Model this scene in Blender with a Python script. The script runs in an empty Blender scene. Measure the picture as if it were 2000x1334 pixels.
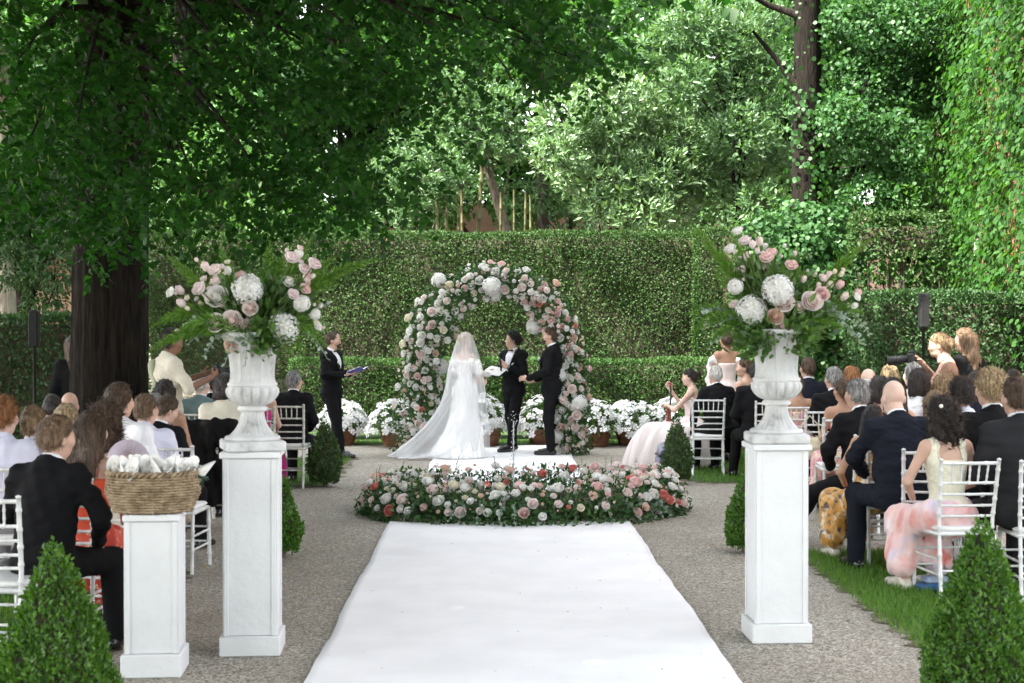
import bpy, math, random
import numpy as np
from mathutils import Vector, Matrix, Euler

random.seed(7)
RNG = np.random.default_rng(11)
scene = bpy.context.scene
COL = scene.collection
R = math.radians
sin, cos, pi = math.sin, math.cos, math.pi

# ------------------------------------------------------------------ camera, sky, sun, exposure
CAM_H = 1.8
cam_d = bpy.data.cameras.new('camera')
cam = bpy.data.objects.new('camera', cam_d)
COL.objects.link(cam)
cam_d.sensor_width = 36.0
cam_d.lens = 52.2
cam_d.clip_end = 500
cam_d.clip_start = 0.1
cam.location = (0, 0, CAM_H)
cam.rotation_euler = (R(90 - 0.573), 0, R(-0.77))
cam_d.dof.use_dof = True
cam_d.dof.focus_distance = 19.0
cam_d.dof.aperture_fstop = 5.6
scene.camera = cam

SUN_DIR = Vector((-0.62, -0.40, 1.0)).normalized()      # from the scene towards the sun
world = bpy.data.worlds.new('World')
scene.world = world
world.use_nodes = True
wn = world.node_tree.nodes
wl = world.node_tree.links
sky = wn.new('ShaderNodeTexSky')
sky.sky_type = 'NISHITA'
sky.sun_disc = False
sky.sun_elevation = math.asin(SUN_DIR.z)
sky.sun_rotation = math.atan2(SUN_DIR.x, SUN_DIR.y)
sky.air_density = 1.0
sky.dust_density = 2.2
sky.ozone_density = 1.0
hs = wn.new('ShaderNodeHueSaturation')                  # desaturated for neutral shade: a paler blue than a clear sky
hs.inputs['Saturation'].default_value = 0.22
wl.new(sky.outputs[0], hs.inputs['Color'])
wl.new(hs.outputs[0], wn['Background'].inputs[0])
wn['Background'].inputs[1].default_value = 0.15

sun_d = bpy.data.lights.new('sun', 'SUN')
sun_d.energy = 3.7
sun_d.angle = R(0.6)
sun_d.color = (1.0, 0.95, 0.86)
sun = bpy.data.objects.new('sun', sun_d)
COL.objects.link(sun)
sun.rotation_euler = SUN_DIR.to_track_quat('Z', 'Y').to_euler()

scene.view_settings.view_transform = 'Standard'
scene.view_settings.look = 'None'
scene.view_settings.exposure = 2.7
scene.view_settings.gamma = 1.0
scene.view_settings.use_curve_mapping = False
scene.render.engine = 'CYCLES'
scene.cycles.use_denoising = True
scene.cycles.max_bounces = 7
scene.cycles.diffuse_bounces = 3
scene.cycles.transmission_bounces = 4
scene.cycles.transparent_max_bounces = 12
scene.cycles.caustics_reflective = False
scene.cycles.caustics_refractive = False
scene.cycles.sample_clamp_indirect = 6.0

# ------------------------------------------------------------------ helpers: placing, tagging
K = 2900.0
def at(px, py, Y):
    return Vector(((px - 961.0) / K * Y, Y, CAM_H - (py - 638.0) / K * Y))
def onground(px, py):
    return at(px, py, K * CAM_H / (py - 638.0))

def tag(o, label=None, cat=None, group=None, kind=None):
    if label: o['label'] = label
    if cat: o['category'] = cat
    if group: o['group'] = group
    if kind: o['kind'] = kind
    return o

def empty(name, loc, rz=0.0, label=None, cat=None, group=None):
    o = bpy.data.objects.new(name, None)
    o.empty_display_size = 0.1
    COL.objects.link(o)
    o.location = loc
    o.rotation_euler = (0, 0, rz)
    return tag(o, label, cat, group)

def link(name, me, parent=None, loc=(0, 0, 0), rot=(0, 0, 0), scale=(1, 1, 1)):
    o = bpy.data.objects.new(name, me)
    COL.objects.link(o)
    o.location = loc
    o.rotation_euler = rot
    o.scale = scale if hasattr(scale, '__len__') else (scale,) * 3
    if parent is not None:
        o.parent = parent
    return o

def copy_tree(o, parent=None):
    c = o.copy()
    COL.objects.link(c)
    c.parent = parent
    for ch in o.children:
        copy_tree(ch, c)
    return c

def make_mesh(name, V, F, mat=None, smooth=False, tint=None):
    """V (n,3); F one array or a list of arrays of tris / quads (or python lists of polygons)."""
    me = bpy.data.meshes.new(name)
    V = np.asarray(V, dtype=np.float32)
    if not isinstance(F, list):
        F = [F]
    F = [np.asarray(f, dtype=np.int32) for f in F if len(f)]
    nv = len(V)
    loops = np.concatenate([f.ravel() for f in F]) if F else np.zeros(0, np.int32)
    sizes = np.concatenate([np.full(len(f), f.shape[1], np.int32) for f in F]) if F else np.zeros(0, np.int32)
    starts = np.concatenate([[0], np.cumsum(sizes)[:-1]]).astype(np.int32) if len(sizes) else sizes
    me.vertices.add(nv)
    me.vertices.foreach_set('co', V.ravel())
    me.loops.add(len(loops))
    me.loops.foreach_set('vertex_index', loops)
    me.polygons.add(len(sizes))
    me.polygons.foreach_set('loop_start', starts)
    me.polygons.foreach_set('loop_total', sizes)
    if smooth:
        me.polygons.foreach_set('use_smooth', np.ones(len(sizes), dtype=bool))
    me.update(calc_edges=True)
    me.validate()
    if tint is not None:
        a = me.attributes.new('tint', 'FLOAT', 'POINT')
        a.data.foreach_set('value', np.asarray(tint, dtype=np.float32))
    if mat is not None:
        me.materials.append(mat)
    return me

class MB:
    """collects shapes into one mesh"""
    def __init__(s):
        s.V = []; s.Q = []; s.T = []; s.n = 0
    def add(s, V, F):
        V = np.asarray(V, dtype=np.float64).reshape(-1, 3)
        for f in F:
            f = [i + s.n for i in f]
            if len(f) == 4: s.Q.append(f)
            elif len(f) == 3: s.T.append(f)
            else:
                for i in range(1, len(f) - 1):
                    s.T.append([f[0], f[i], f[i + 1]])
        s.V.append(V); s.n += len(V)
    def box(s, c, size, bev=0.0):
        x, y, z = size[0] / 2, size[1] / 2, size[2] / 2
        b = min(bev, x, y, z) if bev else 0
        if b <= 0:
            P = [(sx * x, sy * y, sz * z) for sz in (-1, 1) for sx, sy in ((-1, -1), (1, -1), (1, 1), (-1, 1))]
            F = [(3, 2, 1, 0), (4, 5, 6, 7), (0, 1, 5, 4), (1, 2, 6, 5), (2, 3, 7, 6), (3, 0, 4, 7)]
        else:
            P = []; F = []
            def ring(hx, hy, hz, bb):
                return [(-hx + bb, -hy, hz), (hx - bb, -hy, hz), (hx, -hy + bb, hz), (hx, hy - bb, hz),
                        (hx - bb, hy, hz), (-hx + bb, hy, hz), (-hx, hy - bb, hz), (-hx, -hy + bb, hz)]
            P += ring(x - b, y - b, -z, b * .6) + ring(x, y, -z + b, b) + ring(x, y, z - b, b) + ring(x - b, y - b, z, b * .6)
            for k in range(3):
                for i in range(8):
                    j = (i + 1) % 8
                    F.append((k * 8 + i, k * 8 + j, k * 8 + 8 + j, k * 8 + 8 + i))
            F.append(tuple(range(7, -1, -1))); F.append(tuple(range(24, 32)))
        s.add(np.array(P) + np.array(c), F)
    def tube(s, pts, rad, n=8, cap=True, flat=None):
        pts = [Vector(p) for p in pts]
        m = len(pts)
        if not hasattr(rad, '__len__'): rad = [rad] * m
        V = []; F = []
        up = None
        for i, p in enumerate(pts):
            d = (pts[min(i + 1, m - 1)] - pts[max(i - 1, 0)])
            if d.length < 1e-9: d = Vector((0, 0, 1))
            d.normalize()
            if up is None:
                up = Vector((0, 0, 1)) if abs(d.z) < .9 else Vector((1, 0, 0))
            a = d.cross(up)
            if a.length < 1e-6: a = d.cross(Vector((0, 1, 0)))
            a.normalize(); b = a.cross(d); up = b
            for k in range(n):
                t = 2 * pi * k / n
                V.append(p + (a * cos(t) + b * sin(t) * (flat or 1)) * rad[i])
        for i in range(m - 1):
            for k in range(n):
                k2 = (k + 1) % n
                F.append((i * n + k, i * n + k2, (i + 1) * n + k2, (i + 1) * n + k))
        if cap:
            F.append(tuple(range(n))); F.append(tuple(range((m - 1) * n + n - 1, (m - 1) * n - 1, -1)))
        s.add([tuple(v) for v in V], F)
    def lathe(s, prof, n=24, mod=None, capb=True, capt=True, c=(0, 0, 0)):
        V = []; F = []
        for i, (r, z) in enumerate(prof):
            for k in range(n):
                t = 2 * pi * k / n
                rr = r * (mod(t, i / (len(prof) - 1)) if mod else 1)
                V.append((c[0] + rr * cos(t), c[1] + rr * sin(t), c[2] + z))
        for i in range(len(prof) - 1):
            for k in range(n):
                k2 = (k + 1) % n
                F.append((i * n + k, i * n + k2, (i + 1) * n + k2, (i + 1) * n + k))
        if capb: F.append(tuple(range(n - 1, -1, -1)))
        if capt: F.append(tuple(range((len(prof) - 1) * n, len(prof) * n)))
        s.add(V, F)
    def arrays(s):
        V = np.concatenate(s.V) if s.V else np.zeros((0, 3))
        return V, [x for x in (s.Q, s.T) if x]
    def mesh(s, name, mat, smooth=True):
        V, F = s.arrays()
        return make_mesh(name, V, [np.array(f) for f in F], mat, smooth)
    def build(s, name, mat, parent=None, smooth=True, loc=(0, 0, 0), rot=(0, 0, 0)):
        return link(name, s.mesh(name, mat, smooth), parent, loc, rot)

def flat_shade_sharp(o, ang=40):
    """keep crisp edges on smooth-shaded furniture"""
    me = o.data
    try:
        me.set_sharp_from_angle(angle=R(ang))
    except Exception:
        pass
    return o

# ------------------------------------------------------------------ materials
MATS = {}
def new_mat(name):
    m = bpy.data.materials.new(name)
    m.use_nodes = True
    nt = m.node_tree
    for n in list(nt.nodes): nt.nodes.remove(n)
    out = nt.nodes.new('ShaderNodeOutputMaterial')
    return m, nt, out
def nd(nt, typ, **kw):
    n = nt.nodes.new(typ)
    for k, v in kw.items():
        if k in n.inputs: n.inputs[k].default_value = v
        else: setattr(n, k, v)
    return n
def c4(c): return (c[0], c[1], c[2], 1.0)

def noise_mat(name, c1, c2, scale=8.0, rough=0.7, bump=0.0, bscale=None, spec=0.4, detail=4.0, c3=None, stretch=None, sheen=0.0, metallic=0.0, contrast=(0.35, 0.65)):
    if name in MATS: return MATS[name]
    m, nt, out = new_mat(name)
    L = nt.links.new
    p = nd(nt, 'ShaderNodeBsdfPrincipled')
    p.inputs['Roughness'].default_value = rough
    p.inputs['Specular IOR Level'].default_value = spec
    p.inputs['Metallic'].default_value = metallic
    if sheen:
        p.inputs['Sheen Weight'].default_value = sheen
    tc = nd(nt, 'ShaderNodeTexCoord')
    src = tc.outputs['Object']
    if stretch:
        mp = nd(nt, 'ShaderNodeMapping')
        mp.inputs['Scale'].default_value = stretch
        L(src, mp.inputs['Vector']); src = mp.outputs[0]
    nz = nd(nt, 'ShaderNodeTexNoise')
    nz.inputs['Scale'].default_value = scale
    nz.inputs['Detail'].default_value = detail
    L(src, nz.inputs['Vector'])
    rp = nd(nt, 'ShaderNodeValToRGB')
    e = rp.color_ramp.elements
    e[0].position = contrast[0]; e[0].color = c4(c1)
    e[1].position = contrast[1]; e[1].color = c4(c2)
    if c3:
        x = e.new(0.5 * (contrast[0] + contrast[1])); x.color = c4(c3)
    L(nz.outputs[0], rp.inputs[0])
    L(rp.outputs[0], p.inputs['Base Color'])
    if bump:
        bn = nd(nt, 'ShaderNodeTexNoise')
        bn.inputs['Scale'].default_value = bscale or scale * 3
        bn.inputs['Detail'].default_value = 5
        L(src, bn.inputs['Vector'])
        b = nd(nt, 'ShaderNodeBump')
        b.inputs['Strength'].default_value = bump
        b.inputs['Distance'].default_value = 0.02
        L(bn.outputs[0], b.inputs['Height'])
        L(b.outputs[0], p.inputs['Normal'])
    L(p.outputs[0], out.inputs[0])
    MATS[name] = m
    return m

def leaf_mat(name, ca, cb, trans=0.35, rough=0.45, spec=0.4, tcol=None):
    """thin leaf: reflects and lets light through; colour varies leaf by leaf through the tint attribute"""
    if name in MATS: return MATS[name]
    m, nt, out = new_mat(name)
    L = nt.links.new
    at_ = nd(nt, 'ShaderNodeAttribute'); at_.attribute_name = 'tint'
    mx = nd(nt, 'ShaderNodeMix'); mx.data_type = 'RGBA'
    mx.inputs[6].default_value = c4(ca); mx.inputs[7].default_value = c4(cb)
    L(at_.outputs['Fac'], mx.inputs[0])
    p = nd(nt, 'ShaderNodeBsdfPrincipled')
    p.inputs['Roughness'].default_value = rough
    p.inputs['Specular IOR Level'].default_value = spec
    L(mx.outputs[2], p.inputs['Base Color'])
    t = nd(nt, 'ShaderNodeBsdfTranslucent')
    mt = nd(nt, 'ShaderNodeMix'); mt.data_type = 'RGBA'; mt.blend_type = 'MULTIPLY'
    mt.inputs[0].default_value = 1.0
    mt.inputs[7].default_value = c4(tcol or (1.5, 1.6, 0.7))
    L(mx.outputs[2], mt.inputs[6])
    L(mt.outputs[2], t.inputs[0])
    ms = nd(nt, 'ShaderNodeMixShader')
    ms.inputs[0].default_value = trans
    L(p.outputs[0], ms.inputs[1]); L(t.outputs[0], ms.inputs[2])
    L(ms.outputs[0], out.inputs[0])
    MATS[name] = m
    return m

def plain_mat(name, c, rough=0.6, spec=0.4, metallic=0.0, var=0.06, scale=14, bump=0.0, bscale=60, sheen=0.0):
    a = tuple(max(0, x * (1 - var)) for x in c); b = tuple(min(1, x * (1 + var)) for x in c)
    return noise_mat(name, a, b, scale, rough, bump, bscale, spec, 3, sheen=sheen, metallic=metallic)

def pattern_mat(name, base, cols, scale=14.0, rough=0.6, thr=0.5, sheen=0.2, soft=.07):
    """printed cloth: blotches of several colours on a base"""
    if name in MATS: return MATS[name]
    m, nt, out = new_mat(name)
    L = nt.links.new
    p = nd(nt, 'ShaderNodeBsdfPrincipled')
    p.inputs['Roughness'].default_value = rough
    p.inputs['Sheen Weight'].default_value = sheen
    tc = nd(nt, 'ShaderNodeTexCoord')
    prev = None
    for i, c in enumerate(cols):
        nz = nd(nt, 'ShaderNodeTexNoise')
        nz.inputs['Scale'].default_value = scale * (1 + .25 * i)
        nz.inputs['Detail'].default_value = 2
        mp = nd(nt, 'ShaderNodeMapping'); mp.inputs['Location'].default_value = (3.1 * i, 1.7 * i, 5.3 * i)
        L(tc.outputs['Object'], mp.inputs[0]); L(mp.outputs[0], nz.inputs['Vector'])
        rp = nd(nt, 'ShaderNodeValToRGB')
        rp.color_ramp.elements[0].position = thr; rp.color_ramp.elements[1].position = thr + soft
        L(nz.outputs[0], rp.inputs[0])
        mx = nd(nt, 'ShaderNodeMix'); mx.data_type = 'RGBA'
        L(rp.outputs[0], mx.inputs[0])
        if prev is None: mx.inputs[6].default_value = c4(base)
        else: L(prev, mx.inputs[6])
        mx.inputs[7].default_value = c4(c)
        prev = mx.outputs[2]
    L(prev, p.inputs['Base Color'])
    L(p.outputs[0], out.inputs[0])
    MATS[name] = m
    return m

# ------------------------------------------------------------------ leaves
def fold_leaf(w=0.5, fold=0.10, mid=0.45):
    V = np.array([(0, 0, 0), (w / 2, mid, fold), (0, 1, -.05), (-w / 2, mid, fold)])
    return V, np.array([(0, 1, 2), (0, 2, 3)])
def heart_leaf():
    V = np.array([(0, 0.06, 0), (.34, -.02, .05), (.5, .34, .07), (.28, .74, .02), (0, 1.08, -.10),
                  (-.28, .74, .02), (-.5, .34, .07), (-.34, -.02, .05), (0, .5, -.02)])
    F = [np.array([(0, 1, 2, 8), (8, 2, 3, 4), (8, 4, 5, 6), (0, 8, 6, 7)])]
    return V, F[0]
def lance_leaf(w=.26):
    V = np.array([(0, 0, 0), (w / 2, .35, .05), (w / 2 * .8, .7, .02), (0, 1, -.06), (-w / 2 * .8, .7, .02), (-w / 2, .35, .05)])
    return V, np.array([(0, 1, 2, 3), (0, 3, 4, 5)])
def round_leaf():
    V = np.array([(0, 0, 0), (.38, .2, .04), (.46, .6, .03), (0, .98, -.03), (-.46, .6, .03), (-.38, .2, .04)])
    return V, np.array([(0, 1, 2, 3), (0, 3, 4, 5)])

def unit(a):
    return a / np.maximum(np.linalg.norm(a, axis=-1, keepdims=True), 1e-9)

def leaf_arrays(pos, d, n, size, tmpl):
    """one leaf per row: at pos, growing along d, face normal about n"""
    TV, TF = tmpl
    N = len(pos)
    d = unit(np.asarray(d, float)); n = np.asarray(n, float)
    x = unit(np.cross(d, n)); z = np.cross(x, d)
    B = np.stack([x, d, z], axis=1)                      # rows are the axes
    size = np.broadcast_to(np.asarray(size, float), (N,))
    V = pos[:, None, :] + size[:, None, None] * np.einsum('mk,nkj->nmj', TV, B)
    m = len(TV)
    F = (TF[None] + (np.arange(N) * m)[:, None, None]).reshape(-1, TF.shape[1])
    return V.reshape(-1, 3), F, m

def leaf_mesh(name, pos, d, n, size, tmpl, mat, tint=None, smooth=False):
    pos = np.asarray(pos, float)
    V, F, m = leaf_arrays(pos, d, n, size, tmpl)
    if tint is None: tint = RNG.random(len(pos))
    return make_mesh(name, V, F, mat, smooth, np.repeat(tint, m))

def rdir(n):
    return unit(RNG.normal(size=(n, 3)))

# ------------------------------------------------------------------ implicit surfaces (for people, soft goods, carved shapes)
class SDF:
    def __init__(s, k=0.04):
        s.k = k; s.p = []; s.cuts = []; s.noise = None
    def ell(s, c, r, fr=None, k=None):
        s.p.append(('e', np.array(c, float), np.array(r, float), None, None, fr, k)); return s
    def cap(s, a, b, r1, r2=None, fr=None, k=None, fx=None):
        s.p.append(('c', np.array(a, float), np.array(b, float), r1, r2 if r2 is not None else r1, fr, k)); return s
    def cut(s, fn, fr=None):
        s.cuts.append((fn, fr)); return s
    def ev(s, P):
        d = None
        cache = {}
        def loc(fr):
            if fr is None: return P
            key = id(fr)
            if key not in cache: cache[key] = ((P - fr[0].astype(np.float32)) @ fr[1].astype(np.float32))
            return cache[key]
        for kind, a, b, r1, r2, fr, k in s.p:
            q = loc(fr)
            if kind == 'e':
                t = (q - a.astype(np.float32)) / b.astype(np.float32)
                k0 = np.sqrt((t * t).sum(1))
                t2 = t / b.astype(np.float32)
                k1 = np.sqrt((t2 * t2).sum(1))
                e = k0 * (k0 - 1) / np.maximum(k1, 1e-6)
            else:
                ab = (b - a).astype(np.float32)
                pa = q - a.astype(np.float32)
                t = np.clip((pa @ ab) / max(float(ab @ ab), 1e-9), 0, 1)
                w = pa - t[:, None] * ab
                e = np.sqrt((w * w).sum(1)) - (r1 + t * (r2 - r1))
            if d is None: d = e
            else:
                kk = k if k is not None else s.k
                h = np.maximum(kk - np.abs(d - e), 0) / kk
                d = np.minimum(d, e) - h * h * kk * 0.25
        if s.noise is not None: d = d + s.noise(P)
        for fn, fr in s.cuts:
            d = np.maximum(d, fn(loc(fr)))
        return d
    def bounds(s, pad=0.04):
        lo = np.full(3, 1e9); hi = -lo
        for kind, a, b, r1, r2, fr, k in s.p:
            if kind == 'e':
                c = a; rr = np.full(3, b.max()) if fr is not None else b
                if fr is not None: c = fr[1] @ a + fr[0]
                lo = np.minimum(lo, c - rr); hi = np.maximum(hi, c + rr)
            else:
                for q, r in ((a, r1), (b, r2)):
                    c = fr[1] @ q + fr[0] if fr is not None else q
                    lo = np.minimum(lo, c - r); hi = np.maximum(hi, c + r)
        return lo - pad, hi + pad

def surface(sdf, h, lo=None, hi=None):
    """naive surface nets"""
    if lo is None: lo, hi = sdf.bounds(max(.03, 2 * h))
    n = np.maximum(np.ceil((hi - lo) / h).astype(int) + 1, 4)
    ax = [np.float32(lo[i]) + np.float32(h) * np.arange(n[i], dtype=np.float32) for i in range(3)]
    G = np.stack(np.meshgrid(*ax, indexing='ij'), axis=-1).reshape(-1, 3)
    f = sdf.ev(G).reshape(n).astype(np.float32)
    ins = f < 0
    c = [ins[a:n[0] - 1 + a, b:n[1] - 1 + b, g:n[2] - 1 + g] for a in (0, 1) for b in (0, 1) for g in (0, 1)]
    cnt = sum(x.astype(np.int8) for x in c)
    I = np.argwhere((cnt > 0) & (cnt < 8))
    if len(I) == 0: return np.zeros((0, 3)), np.zeros((0, 4), int)
    idx = -np.ones((n[0] - 1, n[1] - 1, n[2] - 1), dtype=np.int64)
    idx[I[:, 0], I[:, 1], I[:, 2]] = np.arange(len(I))
    acc = np.zeros((len(I), 3)); num = np.zeros(len(I))
    corners = [(a, b, g) for a in (0, 1) for b in (0, 1) for g in (0, 1)]
    for i, p in enumerate(corners):
        for q in corners[i + 1:]:
            if sum(abs(p[t] - q[t]) for t in range(3)) != 1: continue
            fa = f[I[:, 0] + p[0], I[:, 1] + p[1], I[:, 2] + p[2]]
            fb = f[I[:, 0] + q[0], I[:, 1] + q[1], I[:, 2] + q[2]]
            m = (fa < 0) != (fb < 0)
            t = np.where(m, fa / np.where(np.abs(fa - fb) < 1e-9, 1, fa - fb), 0)
            pt = np.array(p)[None] + t[:, None] * (np.array(q) - np.array(p))[None]
            acc += pt * m[:, None]; num += m
    V = lo + h * (I + acc / np.maximum(num, 1)[:, None])
    Q = []
    for axis in range(3):
        o1, o2 = (axis + 1) % 3, (axis + 2) % 3
        sl0 = [slice(None)] * 3; sl1 = [slice(None)] * 3
        sl0[axis] = slice(0, -1); sl1[axis] = slice(1, None)
        for s_ in (sl0, sl1):
            s_[o1] = slice(1, -1); s_[o2] = slice(1, -1)
        A = ins[tuple(sl0)]; B = ins[tuple(sl1)]
        for flip in (False, True):
            E = np.argwhere((A & ~B) if not flip else (~A & B))
            if not len(E): continue
            E[:, o1] += 1; E[:, o2] += 1
            cells = []
            for d1, d2 in ((-1, -1), (0, -1), (0, 0), (-1, 0)):
                e = E.copy(); e[:, o1] += d1; e[:, o2] += d2
                cells.append(idx[e[:, 0], e[:, 1], e[:, 2]])
            q = np.stack(cells, 1)
            if flip: q = q[:, ::-1]
            Q.append(q)
    Q = np.concatenate(Q) if Q else np.zeros((0, 4), int)
    Q = Q[(Q >= 0).all(1)]
    return V, Q

def wavy(seed, amp, freq, sx=(1, 1, 1)):
    r = np.random.default_rng(seed)
    D = [(r.normal(size=3) * freq * np.array(sx), r.random() * 6.28) for _ in range(5)]
    def fn(P):
        o = 0
        for d, ph in D: o = o + np.sin(P @ d.astype(np.float32) + np.float32(ph))
        return o * np.float32(amp / 2.2)
    return fn
# ------------------------------------------------------------------ ground
def gravel_material():
    m, nt, out = new_mat('gravel_ground'); L = nt.links.new
    p = nd(nt, 'ShaderNodeBsdfPrincipled'); p.inputs['Roughness'].default_value = .9
    tc = nd(nt, 'ShaderNodeTexCoord')
    vo = nd(nt, 'ShaderNodeTexVoronoi'); vo.inputs['Scale'].default_value = 88
    L(tc.outputs['Object'], vo.inputs['Vector'])
    rp = nd(nt, 'ShaderNodeValToRGB'); e = rp.color_ramp.elements
    e[0].position = 0; e[0].color = (.11, .094, .072, 1)
    e[1].position = 1; e[1].color = (.69, .64, .545, 1)
    for q, c in ((.3, (.262, .234, .19, 1)), (.6, (.385, .353, .298, 1)), (.85, (.46, .428, .37, 1))):
        x = e.new(q); x.color = c
    sep = nd(nt, 'ShaderNodeSeparateColor'); L(vo.outputs['Color'], sep.inputs[0]); L(sep.outputs[0], rp.inputs[0])
    # earth showing between stones in patches
    nz = nd(nt, 'ShaderNodeTexNoise'); nz.inputs['Scale'].default_value = .9; nz.inputs['Detail'].default_value = 6
    L(tc.outputs['Object'], nz.inputs['Vector'])
    r2 = nd(nt, 'ShaderNodeValToRGB'); r2.color_ramp.elements[0].position = .42; r2.color_ramp.elements[1].position = .70
    L(nz.outputs[0], r2.inputs[0])
    mx = nd(nt, 'ShaderNodeMix'); mx.data_type = 'RGBA'
    ml = nd(nt, 'ShaderNodeMath'); ml.operation = 'MULTIPLY'; ml.inputs[1].default_value = .55
    L(r2.outputs[0], ml.inputs[0]); L(ml.outputs[0], mx.inputs[0])
    L(rp.outputs[0], mx.inputs[6]); mx.inputs[7].default_value = (.235, .207, .162, 1)
    L(mx.outputs[2], p.inputs['Base Color'])
    b = nd(nt, 'ShaderNodeBump'); b.inputs['Strength'].default_value = .9; b.inputs['Distance'].default_value = .012; b.invert = True
    L(vo.outputs['Distance'], b.inputs['Height']); L(b.outputs[0], p.inputs['Normal'])
    L(p.outputs[0], out.inputs[0])
    return m

gn = 120
gx = np.linspace(-40, 40, gn); gy = np.linspace(-30, 90, gn)
GX, GY = np.meshgrid(gx, gy, indexing='ij')
GV = np.stack([GX, GY, np.zeros_like(GX)], -1).reshape(-1, 3)
gi = np.arange(gn * gn).reshape(gn, gn)
GQ = np.stack([gi[:-1, :-1], gi[1:, :-1], gi[1:, 1:], gi[:-1, 1:]], -1).reshape(-1, 4)
tag(link('ground', make_mesh('ground', GV, GQ, gravel_material())), kind='structure')

def scatter_pebbles():
    ico = np.array([(0, 0, 1), (.9, 0, .1), (0, .8, .05), (-.85, 0, .12), (0, -.9, .08), (0, 0, -.6)])
    F = np.array([(0, 1, 2), (0, 2, 3), (0, 3, 4), (0, 4, 1), (5, 2, 1), (5, 3, 2), (5, 4, 3), (5, 1, 4)])
    n = 15000
    y = 6.5 + 9.5 * RNG.random(n) ** 1.7
    x = RNG.uniform(-1, 1, n) * .36 * y + .1
    keep = ~((np.abs(x - .16) < 1.08) & (y < 13.5)) & ~((x > 2.35) & (y < 11.8)) & ~((x < -2.15) & (y < 11.2))
    x, y = x[keep], y[keep]; n = len(x)
    s = RNG.uniform(.003, .0085, n)
    a = RNG.uniform(0, 6.28, n)
    V = np.repeat(ico[None], n, 0) * s[:, None, None] * RNG.uniform(.6, 1.3, (n, 1, 3)) * np.array([1, 1, .7])
    c, sn = np.cos(a)[:, None], np.sin(a)[:, None]
    vx = V[..., 0] * c - V[..., 1] * sn; vy = V[..., 0] * sn + V[..., 1] * c
    V = np.stack([vx + x[:, None], vy + y[:, None], V[..., 2] + (s * .2)[:, None]], -1)
    Fa = (F[None] + (np.arange(n) * 6)[:, None, None]).reshape(-1, 3)
    m = leaf_mat('pebble', (.20, .165, .12), (.66, .60, .50), trans=0.0, rough=.85)
    o = link('gravel', make_mesh('gravel', V.reshape(-1, 3), Fa, m, False, np.repeat(RNG.random(n), 6)))
    tag(o, 'loose grey gravel stones scattered over the paths', 'gravel', kind='stuff')
scatter_pebbles()

def jag_edge(pts, step=.12, amp=.07):
    out = []
    for i in range(len(pts)):
        a = np.array(pts[i]); b = np.array(pts[(i + 1) % len(pts)])
        m = max(1, int(np.linalg.norm(b - a) / step))
        nrm = np.array([-(b - a)[1], (b - a)[0]]) / max(np.linalg.norm(b - a), 1e-6)
        for k in range(m):
            out.append(a + (b - a) * k / m + nrm * RNG.normal() * amp)
    return np.array(out)

def sheet(name, pts, z, mat):
    n = len(pts)
    c = pts.mean(0)
    V = np.concatenate([np.column_stack([pts, np.full(n, z)]), [[c[0], c[1], z]]])
    F = np.array([(i, (i + 1) % n, n) for i in range(n)])
    return tag(link(name, make_mesh(name, V, F, mat)), kind='structure')

soil_m = noise_mat('mossy_soil', (.075, .062, .036), (.27, .235, .185), 5, .95, .8, 55, c3=(.12, .108, .06), detail=9, contrast=(.36, .62))
turf_m = noise_mat('turf', (.022, .045, .012), (.045, .085, .02), 9, .95, .5, 60)
LAWNS = [
    ([(2.42, 5.0), (7.4, 5.0), (7.4, 11.7), (2.9, 11.7), (2.5, 11.2)], 1),
    ([(2.32, 17.3), (2.6, 17.0), (7.4, 17.0), (7.4, 22.2), (2.3, 22.2)], 1),
    ([(-2.25, 5.0), (-2.25, 10.6), (-2.6, 11.0), (-8, 11.0), (-8, 5.0)], 1),
    ([(-1.95, 17.0), (-1.95, 20.3), (-8, 20.3), (-8, 16.8), (-2.2, 16.6)], 1),
    ([(-9, 22.5), (9, 22.5), (9, 26), (-9, 26)], 1),
]
for q, (pts, _) in enumerate(LAWNS):
    P = np.array(pts, float); c = P.mean(0)
    if q < 4:
        sheet('soil_border', jag_edge(list(map(tuple, c + (P - c) * np.array([1.05, 1.035]) )), .07, .05), .004, soil_m)
    sheet('lawn', jag_edge(pts, .1, .035), .008, turf_m)

def grass():
    P = []
    def rect(x0, x1, y0, y1, dens):
        n = int((x1 - x0) * (y1 - y0) * dens)
        P.append(np.column_stack([RNG.uniform(x0, x1, n), RNG.uniform(y0, y1, n)]))
    rect(2.36, 4.0, 7.2, 11.75, 4200); rect(2.3, 3.9, 17.0, 22.0, 1500)
    rect(-3.3, -2.2, 7.0, 10.9, 2600); rect(-3.6, -1.92, 16.7, 20.2, 1500)
    rect(-4.0, 4.6, 22.7, 23.25, 1500)
    P = np.concatenate(P); n = len(P)
    keep = np.ones(n, bool)
    edge = np.minimum(np.abs(P[:, 0] - 2.36), np.abs(P[:, 0] + 2.2))
    keep &= (edge > .12) | (RNG.random(n) < edge / .12 + .12)
    P = P[keep]; n = len(P)
    pos = np.column_stack([P, np.full(n, .006)])
    d = unit(np.column_stack([RNG.normal(0, .38, n), RNG.normal(0, .38, n), np.ones(n)]))
    nrm = rdir(n)
    size = RNG.uniform(.028, .075, n)
    T = (np.array([(-.05, 0, 0), (.05, 0, 0), (.03, .6, .06), (0, 1, .2), (-.03, .6, .06)]), np.array([(0, 1, 2, 4)]))
    V, F, m = leaf_arrays(pos, d, nrm, size, T)
    tri = (np.array([[4, 2, 3]])[None] + (np.arange(n) * m)[:, None, None]).reshape(-1, 3)
    mat = leaf_mat('grass_blade', (.06, .155, .018), (.15, .28, .045), .3, .5)
    o = link('grass', make_mesh('grass', V, [F, tri], mat, False, np.repeat(RNG.random(n), m)))
    tag(o, 'short green grass under the rows of chairs', 'grass', kind='stuff')
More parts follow.
